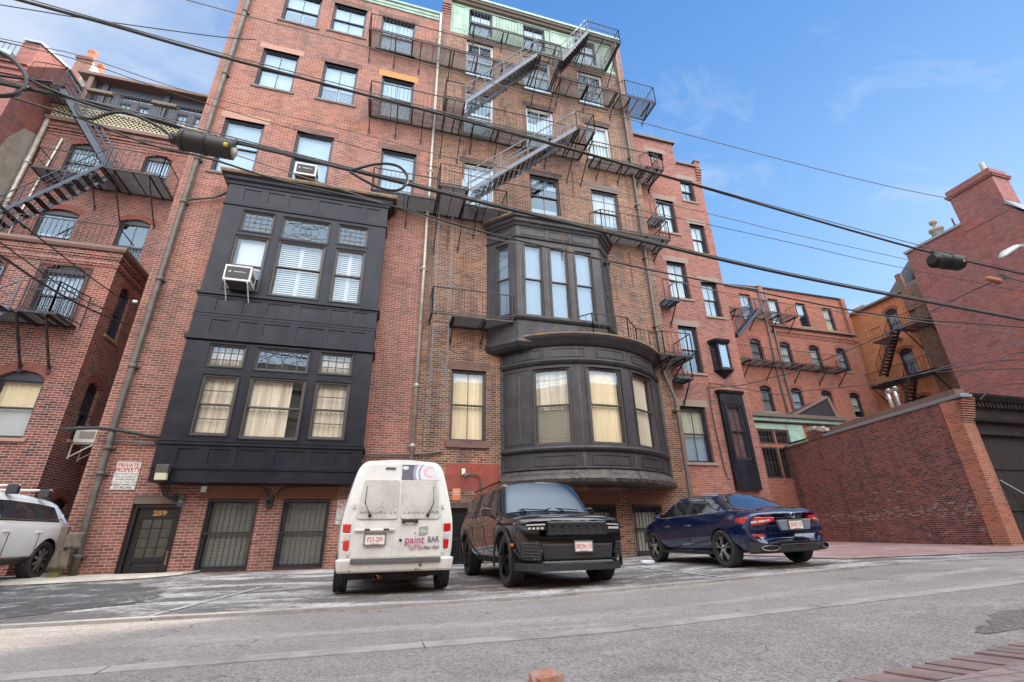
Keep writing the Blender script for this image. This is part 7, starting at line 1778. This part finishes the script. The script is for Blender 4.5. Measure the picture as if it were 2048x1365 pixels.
for s_ in (-1, 1):
    mb = MB(); mb.prism([(s_ * .64, nf - .06, .42), (s_ * .84, nf - .26, .44), (s_ * .88, nf - .28, .66), (s_ * .66, nf - .07, .64)], (0, .07, 0)); mb.build('side_intake', M['trim'], jp, bevel=.01, local=True)
    mb = MB(); 
    for k in range(5): mb.bar((s_ * .65, nf + .02, .45 + k * .045), (s_ * .86, nf - .19, .46 + k * .045), .008)
    mb.build('side_mesh', M['grille_dk'], jp, local=True)
    mb = MB(); mb.prism([(s_ * .63, nf + .012, .40), (s_ * .60, nf + .02, .50), (s_ * .66, nf + .0, .66), (s_ * .70, nf - .02, .66), (s_ * .655, nf + .0, .50), (s_ * .68, nf - .02, .40)], (0, -.04, 0)); mb.build('blade', M['black_car'], jp, bevel=.006, local=True)
    mb = MB(); mb.prism([(s_ * .52, nf - .01, .82), (s_ * .80, nf - .13, .815), (s_ * .93, nf - .27, .845), (s_ * .93, nf - .27, .925), (s_ * .78, nf - .12, .925), (s_ * .52, nf - .01, .925)], (0, -.10, 0)); hl_ = mb.build('headlight', M['trim'], jp, bevel=.008, local=True)
    mb = MB()
    for k in range(4): x = s_ * (.56 + k * .06); y = nf - .015 - k * .026; mb.box(min(x, x + s_ * .04), max(x, x + s_ * .04), y - .01, y + .012, .835, .865)
    mb.bar((s_ * .53, nf - .0, .905), (s_ * .80, nf - .125, .90), .018); mb.build('lamp_elements', M['clear_lens'], hl_, local=True)
    mb = MB(); mb.box(s_ * .955 - .01, s_ * .955 + .01, 1.92, 2.06, .60, .64); mb.build('side_marker', M['orange_sign'], jp, local=True)
    # mirrors
    mb = MB(); mb.tube([(s_ * .93, .72, 1.10), (s_ * 1.0, .74, 1.13)], .03, 8); mb.prism([(s_ * .97, .80, 1.10), (s_ * 1.15, .76, 1.11), (s_ * 1.17, .74, 1.20), (s_ * 1.12, .74, 1.25), (s_ * .98, .78, 1.24)], (0, -.14, 0)); mb.build('mirror', M['black_car'], jp, bevel=.03, local=True)
    # handles, door lines, cladding
    for y in (.0, -.95): Bx('door_handle', 'black_car', jp, [(s_ * .985 - .012, s_ * .985 + .012, y - .11, y + .11, .93, .96)], .006)
    mb = MB()
    for y in (.98, .22, -.78): mb.bar((s_ * .972, y, .42), (s_ * .981, y, .90), .008, .012)
    mb.build('door_seam', M['trim'], jp, local=True)
    for wy in (-1.48, 1.48):
        mb = MB(); n = 14; rr0, rr1 = .44, .505
        pts = [(R(-15 + 210 * k / n)) for k in range(n + 1)]
        for a, b in zip(pts, pts[1:]):
            mb.prism([(s_ * .965, wy + r_ * cos(q), .40 + r_ * sin(q)) for r_, q in ((rr0, a), (rr0, b), (rr1, b), (rr1, a))], (s_ * .022, 0, 0))
        mb.build('wheel_arch_trim', M['trim'], jp, local=True)
Bx('bumper_skirt', 'trim_grey', jp, [(-.58, .58, nf - .12, nf + .035, .345, .385)], .02)
mb = MB(); pr = [(-.92, nf - .42), (-.80, nf - .16), (-.60, nf - .0), (-.3, nf + .05), (.3, nf + .05), (.60, nf), (.80, nf - .16), (.92, nf - .42)]
sweep(mb, [(-x, y) for x, y in pr][::-1][::-1], [(0, .25), (0, .345), (-.01, .355), (-.08, .355), (-.08, .25)]); mb.build('front_skirt', M['trim'], jp, local=True)
us_plate(jp, (-.07, nf + .055, .585), .305, .155, '3RDN 13', 'Massachusetts', 1)
text_mesh('Jeep', .05, M['rim_alloy'], jp, 'badge', (0, nf + .0, .955), xdir=(-1, 0, 0), sx=1.4, bold=.001)
mb = MB(); mb.tube([(-.55, 1.30, 1.175), (-.1, 1.16, 1.22), (.05, 1.22, 1.19)], .01, 5); mb.tube([(.1, 1.34, 1.175), (.5, 1.2, 1.20), (.6, 1.26, 1.17)], .01, 5); mb.build('wiper', M['trim'], jp, local=True)
mb = MB()
for s_ in (-1, 1): mb.bar((s_ * .66, .3, 1.775), (s_ * .66, -1.9, 1.76), .035, .03)
mb.build('roof_rail', M['rim_black'], jp, local=True)
Bx('sticker', 'plate_w', jp, [(.56, .64, .93, .94, 1.225, 1.26)], .002)

# ---- navy saloon, tail to the camera
mc = car('parked_car', 'dark blue saloon car parked nose in at the right, seen from its rear left corner', 'car', (7.66, 9.72, -.548), -.065, -.03)
def sr(w=1.0, belt=.98, roof=1.42, rx=.56, z4=.80): return [(0, .22), (.72 * w, .22), (.85 * w, .30), (.895 * w, .50), (.895 * w, .70), (.875 * w, z4), (.82 * w, belt), (rx + .08, roof - .13), (rx - .02, roof - .045), (.30, roof - .005), (0, roof)]
def low(w, zt, zs, zb=.24): return [(0, zb), (.70 * w, zb), (.82 * w, zb + .08), (.89 * w, .50), (.89 * w, .68), (.865 * w, zs), (.80 * w, zt - .03), (.70 * w, zt - .005), (.58 * w, zt + .005), (.30 * w, zt + .012), (0, zt + .015)]
st = [(-2.36, pv([(0, .42), (.62, .42), (.72, .47), (.78, .56), (.775, .68), (.73, .78), (.69, .84), (.60, .875), (.48, .885), (.26, .89), (0, .895)], .34, 3.0)),
      (-2.31, pv([(0, .36), (.66, .36), (.78, .44), (.845, .56), (.84, .70), (.79, .81), (.74, .89), (.66, .925), (.54, .945), (.28, .955), (0, .96)], .30, 3.0)),
      (-2.05, pv([(0, .28), (.72, .28), (.82, .36), (.885, .52), (.885, .70), (.855, .83), (.79, .945), (.70, .985), (.58, 1.0), (.30, 1.01), (0, 1.015)], .12, 3.0)),
      (-1.68, low(1, 1.02, .86)), (-1.56, low(1, 1.035, .87)),
      (-1.0, sr(1, .985, 1.345, .54, .83)), (-.72, sr(1, .985, 1.395, .55, .83)), (-.30, sr(1, .98, 1.415, .57, .83)), (-.22, sr(1, .98, 1.42, .57, .83)), (.35, sr(1, .97, 1.42, .57, .82)), (.62, sr(1, .96, 1.37, .57, .82)),
      (1.22, low(1, .99, .81)), (1.32, low(1, .95, .79)), (1.85, low(.97, .86, .72)), (2.10, [(0, .24), (.60, .24), (.70, .32), (.78, .44), (.77, .56), (.72, .64), (.66, .71), (.58, .735), (.46, .75), (.25, .76), (0, .765)]),
      (2.20, [(0, .30), (.50, .30), (.58, .36), (.64, .44), (.63, .52), (.60, .57), (.54, .61), (.48, .63), (.38, .64), (.2, .65), (0, .655)])]
def mm(i, j):
    if j == 6 and i in (5, 6, 8, 9, 10): return 1
    if j == 6 and i == 7: return 2
    if j in (7, 8, 9) and i == 4: return 3
    if j in (7, 8, 9) and i == 10: return 4
    if j == 0: return 2
    return 0
loft_car(mc, st, mm, ['body', 'side_window', 'trim', 'rear_window', 'windscreen'], [M['navy_car'], M['car_glass'], M['trim'], M['car_glass'], M['car_glass']], [(-1.365, .365), (1.365, .365)],
         lambda j, i: {1: .5, 4: .35, 6: .6}.get(j, 0), lambda i, j: {0: .3, 1: .3, 4: .5, 5: .3, 11: .4}.get(i, 0), arch=.335)
for x in (-.785, .785):
    for y in (-1.365, 1.365): wheel(mc, x, y, .332, .332, .23, 'star')
rf = -2.36
CD = lambda x: rf - .015 + .34 * (abs(x) / .9) ** 3
for s_ in (-1, 1):
    mb = MB(); C_ = lambda x: rf + .012 + .40 * (x / .9) ** 3.2
    lp_ = [(.38, .775), (.50, .745), (.64, .725), (.76, .72), (.84, .745), (.885, .80), (.86, .86), (.78, .87), (.66, .862), (.50, .85), (.38, .84)]
    k_ = len(lp_); mb.add([(s_ * x, C_(x) - .012, z) for x, z in lp_] + [(s_ * x, C_(x) + .10, z) for x, z in lp_], [(0, 1, 9, 10), (1, 2, 8, 9), (2, 3, 7, 8), (3, 4, 6, 7), (4, 5, 6)] + [(i, (i + 1) % k_, (i + 1) % k_ + k_, i + k_) for i in range(k_)]); tl = mb.build('tail_light', M['red_lens'], mc, bevel=.012, local=True)
    mb = MB(); q_ = [(.46, .785), (.60, .765), (.74, .755), (.75, .79), (.61, .80), (.47, .81)]; mb.add([(s_ * x, C_(x) - .016, z) for x, z in q_], [(0, 1, 4, 5), (1, 2, 3, 4)]); mb.build('lens_strip', M['clear_lens'], tl, bevel=.004, local=True)
    mb = MB(); mb.prism([(s_ * .60, C_(.60) - .02, .52), (s_ * .80, C_(.80) - .02, .53), (s_ * .80, C_(.80) - .02, .57), (s_ * .61, C_(.61) - .02, .56)], (0, .05, 0)); mb.build('reflector', M['red_lens'], mc, bevel=.004, local=True)
    mb = MB(); cx = s_ * .58
    ring = [(cx + .13 * cos(R(a)) * (1 if abs(cos(R(a))) > .3 else 1), .335 + .042 * sin(R(a))) for a in range(0, 360, 20)]
    for a, b in zip(ring, ring[1:] + ring[:1]): mb.bar((a[0], CD(a[0]) - .02, a[1]), (b[0], CD(b[0]) - .02, b[1]), .016, .05, up=(0, 1, 0))
    mb.build('exhaust_trim', M['chrome'], mc, local=True)
    for y in (-.28, .62): Bx('door_handle', 'chrome', mc, [(s_ * .90 - .012, s_ * .90 + .012, y - .10, y + .10, .765, .79)], .006)
    # bright window line
    mb = MB(); top = [(.84, 1.22, .985), (.80, 1.10, 1.03), (.74, .90, 1.12), (.665, .62, 1.24), (.645, .35, 1.288), (.64, -.25, 1.29), (.63, -.72, 1.25), (.65, -.98, 1.17), (.72, -1.2, 1.05), (.80, -1.26, .99)]
    mb.tube([(s_ * (x + .012), y, z) for x, y, z in top], .008, 5); mb.tube([(s_ * .835, 1.2, .965), (s_ * .838, .3, .972), (s_ * .836, -.6, .985), (s_ * .81, -1.26, .995)], .009, 5); mb.build('window_trim', M['chrome'], mc, local=True)
    mb = MB(); mb.prism([(s_ * .86, .98, .93), (s_ * 1.02, .94, .94), (s_ * 1.04, .93, 1.0), (s_ * .98, .93, 1.04), (s_ * .87, .97, 1.03)], (0, -.10, 0)); mb.build('mirror', M['navy_car'], mc, bevel=.025, local=True)
    mb = MB()
    for y in (1.05, -.26, -1.05): mb.bar((s_ * .896, y, .32), (s_ * .882, y, .82), .007, .01)
    mb.build('door_seam', M['trim'], mc, local=True)
    Bx('sill_trim', 'trim', mc, [(s_ * .84 - .03, s_ * .84 + .02, -.98, .98, .215, .27)], .01)
mb = MB(); _x = [-.84, -.78, -.62, -.4, 0, .4, .62, .78, .84]; _t = [.46, .44, .40, .37, .36, .37, .40, .44, .46]; k_ = len(_x)
mb.add([(x, CD(x), .26) for x in _x] + [(x, CD(x), z) for x, z in zip(_x, _t)] + [(x * .97, CD(x) + .14, .24) for x in _x], [(i, i + 1, i + 1 + k_, i + k_) for i in range(k_ - 1)] + [(i, i + 1, i + 1 + 2 * k_, i + 2 * k_) for i in range(k_ - 1)]); mb.build('diffuser', M['trim'], mc, bevel=.015, local=True)
mb = MB(); mb.bar((-.44, rf - .05, .385), (.44, rf - .05, .385), .012); mb.build('chrome_strip', M['chrome'], mc, local=True)
mb = MB(); mb.prism([(-.30, rf - .012, .61), (.30, rf - .012, .61), (.36, rf - .012, .79), (-.36, rf - .012, .79)], (0, .06, 0)); mb.build('plate_recess', mat('recess_blue', (.16, .18, .22), .3), mc, bevel=.01, local=True)
us_plate(mc, (.0, rf - .024, .70), .305, .155, '3SHD 37', 'Massachusetts')
mb = MB(); cx, cz = .0, .86; mb.rev([(.048, -.005), (.042, -.012), (.036, -.005)], (cx, rf - .004, cz), 'y', 24)
for a in (90, 210, 330): mb.bar((cx, rf - .012, cz), (cx + .042 * cos(R(a)), rf - .012, cz + .042 * sin(R(a))), .008)
mb.build('badge', M['chrome'], mc, local=True)
text_mesh('A 220', .05, M['chrome'], mc, 'badge', (-.50, rf + .035, .885), sx=1.1)
mb = MB(); mb.bar((-.62, rf + .0, .578), (.62, rf + .0, .578), .006); mb.bar((-.50, rf + .03, .60), (-.56, rf + .06, .90), .006); mb.bar((.50, rf + .03, .60), (.56, rf + .06, .90), .006); mb.build('boot_seam', M['trim'], mc, local=True)

# ---- white SUV cut by the left edge, nose towards the road
bw = car('parked_car', 'white SUV with roof bars cut off by the left edge of the picture', 'car', (-7.66, 12.10, -.612), pi)
def br_(belt=1.10, roof=1.70, w=1.0, rx=.70): return [(0, .30), (.78 * w, .30), (.90 * w, .42), (.955 * w, .66), (.96 * w, .88), (.945 * w, 1.02), (.905 * w, belt), (rx, roof - .15), (rx - .07, roof - .06), (.38, roof - .01), (0, roof)]
st = [(-2.44, br_(1.08, 1.42, .78, .60)), (-2.36, br_(1.09, 1.50, .89, .62)), (-2.12, br_(1.12, 1.60, .96, .64)), (-1.85, br_(1.13, 1.66, .99, .67)), (-1.05, br_(1.12, 1.70)), (-.97, br_(1.12, 1.705)), (-.12, br_(1.11, 1.715)), (-.04, br_(1.11, 1.715)), (.62, br_(1.09, 1.68)),
      (1.35, [(0, .30), (.78, .30), (.90, .42), (.95, .66), (.955, .86), (.93, .99), (.88, 1.05), (.78, 1.10), (.68, 1.12), (.36, 1.14), (0, 1.145)]),
      (1.45, [(0, .30), (.78, .30), (.90, .42), (.95, .66), (.955, .84), (.93, .96), (.88, 1.0), (.78, 1.04), (.68, 1.06), (.36, 1.075), (0, 1.08)]),
      (2.2, [(0, .30), (.70, .30), (.82, .40), (.88, .60), (.88, .76), (.85, .86), (.80, .90), (.70, .93), (.60, .945), (.32, .96), (0, .965)]), (2.42, [(0, .36), (.58, .36), (.66, .44), (.72, .58), (.71, .68), (.68, .74), (.62, .78), (.56, .80), (.46, .81), (.25, .82), (0, .825)])]
def bmf(i, j):
    if j == 6 and i in (3, 5, 7, 8): return 1
    if j == 6 and i in (4, 6): return 2
    if j in (7, 8, 9) and i == 8: return 3
    if j in (0, 1): return 2
    return 0
loft_car(bw, st, bmf, ['body', 'side_window', 'trim', 'windscreen'], [M['white_car'], M['car_glass'], M['trim'], M['car_glass']], [(-1.47, .43), (1.47, .43)],
         lambda j, i: {1: .5, 2: .5, 5: .45, 6: .7}.get(j, 0), lambda i, j: {0: .3, 9: .5}.get(i, 0), arch=.375)
for x in (-.80, .80):
    for y in (-1.47, 1.47): wheel(bw, x, y, .372, .372, .25, 'multi')
for s_ in (-1, 1):
    for y in (.02, -1.0): Bx('door_handle', 'white_car', bw, [(s_ * .968 - .012, s_ * .968 + .014, y - .12, y + .12, .90, .935)], .008)
    mb = MB(); 
    for y in (1.05, -.05, -1.02): mb.bar((s_ * .958, y, .46), (s_ * .967, y, .88), .008, .012)
    mb.build('door_seam', M['trim_grey'], bw, local=True)
    mb = MB(); mb.tube([(s_ * x, y, z) for x, y, z in ((.915, .9, 1.135), (.925, 0, 1.145), (.92, -1.0, 1.155), (.90, -1.78, 1.20), (.86, -1.86, 1.30), (.78, -1.72, 1.48))], .010, 5); mb.bar((s_ * .965, 1.0, .44), (s_ * .965, -1.0, .44), .012, .03); mb.build('window_trim', M['chrome'], bw, local=True)
    mb = MB(); mb.prism([(s_ * .93, .86, 1.05), (s_ * 1.14, .82, 1.06), (s_ * 1.16, .80, 1.16), (s_ * 1.10, .80, 1.22), (s_ * .95, .84, 1.20)], (0, -.14, 0)); mb.build('mirror', M['white_car'], bw, bevel=.035, local=True)
    mb = MB(); mb.prism([(s_ * .80, -2.38, .86), (s_ * .93, -2.12, .90), (s_ * .93, -2.05, .98), (s_ * .80, -2.36, 1.02)], (0, .04, 0)); mb.build('tail_light', M['red_lens'], bw, bevel=.01, local=True)
for y in (-.10, -1.15):
    mb = MB(); mb.box(-.86, .86, y - .035, y + .035, 1.765, 1.80); b_ = mb.build('roof_bar', M['steel'], bw, bevel=.012, local=True)
    Bx('bar_foot', 'trim', bw, [(s_ * .74 - .10, s_ * .74 + .10, y - .05, y + .05, 1.62, 1.80) for s_ in (-1, 1)], .02)
# ---------------------------------------------------------------- camera, light, sky
cd = bpy.data.cameras.new('camera'); cam = bpy.data.objects.new('camera', cd); COL.objects.link(cam); sc.camera = cam
cd.sensor_width = 36; cd.lens = 933.9 / 2048 * 36; cd.clip_end = 2000; cd.clip_start = .05
yw, pt, rl = R(16.45), R(22.96), R(-1.09)
fw = Vector((sin(yw) * cos(pt), cos(yw) * cos(pt), sin(pt))); rt = Vector((cos(yw), -sin(yw), 0)); up = rt.cross(fw)
r2 = rt * cos(rl) + up * sin(rl); u2 = -rt * sin(rl) + up * cos(rl)
mw = Matrix((r2, u2, -fw)).transposed().to_4x4(); cam.matrix_world = mw

SUN_EL, SUN_AZ = R(24), Vector((.93, .37))     # behind the terrace, to the right
sd = bpy.data.lights.new('sun', 'SUN'); sd.energy = 4.2; sd.angle = R(.53); sd.color = (1.0, .90, .76)
so = bpy.data.objects.new('sun', sd); COL.objects.link(so); so.location = (30, 50, 60)
sdir = Vector((SUN_AZ.x * cos(SUN_EL), SUN_AZ.y * cos(SUN_EL), sin(SUN_EL)))
so.rotation_euler = (-sdir).to_track_quat('-Z', 'Y').to_euler()

w = bpy.data.worlds.new('World'); sc.world = w; w.use_nodes = True; t = w.node_tree
for n in list(t.nodes): t.nodes.remove(n)
out = t.nodes.new('ShaderNodeOutputWorld'); bg = t.nodes.new('ShaderNodeBackground'); bg.inputs[1].default_value = .10
sky = t.nodes.new('ShaderNodeTexSky'); sky.sky_type = 'NISHITA'; sky.sun_disc = False; sky.sun_elevation = SUN_EL
sky.sun_rotation = math.atan2(sdir.x, sdir.y); sky.air_density = 1.0; sky.dust_density = .15; sky.ozone_density = 3.0
tc = t.nodes.new('ShaderNodeTexCoord'); gen = tc.outputs['Generated']
sp = t.nodes.new('ShaderNodeSeparateXYZ'); t.links.new(gen, sp.inputs[0])
# planar cloud coordinates
zc = math_(t, 'MAXIMUM', sp.outputs[2], .06)
cx_ = math_(t, 'DIVIDE', sp.outputs[0], math_(t, 'ADD', zc, .25)); cy_ = math_(t, 'DIVIDE', sp.outputs[1], math_(t, 'ADD', zc, .25))
cv = t.nodes.new('ShaderNodeCombineXYZ'); t.links.new(cx_, cv.inputs[0]); t.links.new(cy_, cv.inputs[1])
c1 = noise(t, scaled(t, cv.outputs[0], 1.3, 2.2, 1), 2.1, 9, .62, .5)
c2 = noise(t, cv.outputs[0], .8, 4, .5)
# more cloud to the left (-X) and behind the camera (-Y)
lft = math_(t, 'MULTIPLY', math_(t, 'ADD', math_(t, 'MULTIPLY', sp.outputs[0], -1.0), -.10), 1.0)
bk = math_(t, 'MULTIPLY', math_(t, 'MULTIPLY', sp.outputs[1], -1.0), 1.6, True)
lf2 = math_(t, 'MULTIPLY', lft, .85, True)
cov = math_(t, 'ADD', math_(t, 'ADD', c1, math_(t, 'MULTIPLY', math_(t, 'SUBTRACT', c2, .5), .35)), math_(t, 'ADD', lf2, math_(t, 'MULTIPLY', bk, .30)))
cl = math_(t, 'MULTIPLY', math_(t, 'SUBTRACT', cov, .53), 2.8, True)
skyc = t.nodes.new('ShaderNodeHueSaturation'); skyc.inputs['Saturation'].default_value = 1.18; skyc.inputs['Value'].default_value = 1.0; t.links.new(sky.outputs[0], skyc.inputs['Color'])
grad = ramp(t, sp.outputs[2], [(.0, (2.8, 3.7, 4.7)), (.25, (1.75, 2.95, 4.5)), (.55, (1.15, 2.35, 4.3)), (.95, (.42, 1.35, 3.6))])
skyv = mixc(t, .78, skyc.outputs[0], grad)
cloudc = (3.9, 4.2, 4.7)
mx = mixc(t, math_(t, 'MULTIPLY', cl, .72), skyv, cloudc)
# added unseen brightness in the sky behind the camera, fills the shaded fronts
hi = math_(t, 'MULTIPLY', math_(t, 'SUBTRACT', sp.outputs[2], .75), .9)
back_fill = math_(t, 'MULTIPLY', math_(t, 'ADD', math_(t, 'SUBTRACT', hi, sp.outputs[1]), .04), 2.2, True)
mx = mixc(t, math_(t, 'MULTIPLY', back_fill, .85), mx, (25, 25.5, 26))
t.links.new(mx, bg.inputs[0]); t.links.new(bg.outputs[0], out.inputs[0])
sc.view_settings.view_transform = 'Standard'; sc.view_settings.look = 'None'; sc.view_settings.gamma = 1; sc.view_settings.exposure = 1.14
sc.cycles.max_bounces = 6; sc.cycles.transparent_max_bounces = 12; sc.cycles.diffuse_bounces = 3; sc.cycles.glossy_bounces = 3
sc.cycles.sample_clamp_indirect = 6

# ---------------------------------------------------------------- one object per piece
def split_islands(o):
    me = o.data; n = len(me.vertices); par = list(range(n))
    def find(a):
        while par[a] != a: par[a] = par[par[a]]; a = par[a]
        return a
    for e in me.edges:
        a, b = find(e.vertices[0]), find(e.vertices[1])
        if a != b: par[a] = b
    groups = {}
    for v in range(n): groups.setdefault(find(v), []).append(v)
    if not 1 < len(groups) <= 40: return
    gs = list(groups.values())
    for gi, vs in enumerate(gs):
        keep = set(vs); bm = bmesh.new(); bm.from_mesh(me); bm.verts.ensure_lookup_table()
        bmesh.ops.delete(bm, geom=[v for v in bm.verts if v.index not in keep], context='VERTS')
        m2 = bpy.data.meshes.new(me.name); bm.to_mesh(m2); bm.free(); [m2.materials.append(x) for x in me.materials]
        if gi == 0: first = m2; continue
        c = o.copy(); c.data = m2; COL.objects.link(c)
    o.data = first
for o in [o for o in bpy.data.objects if o.type == 'MESH' and o.name.split('.')[0] in ('edge_strip', 'rust_run', 'door_seam', 'wiper', 'hanger', 'plate_lamp', 'bar_foot', 'roof_rail', 'strap', 'exhaust_trim', 'planter')]:
    split_islands(o)
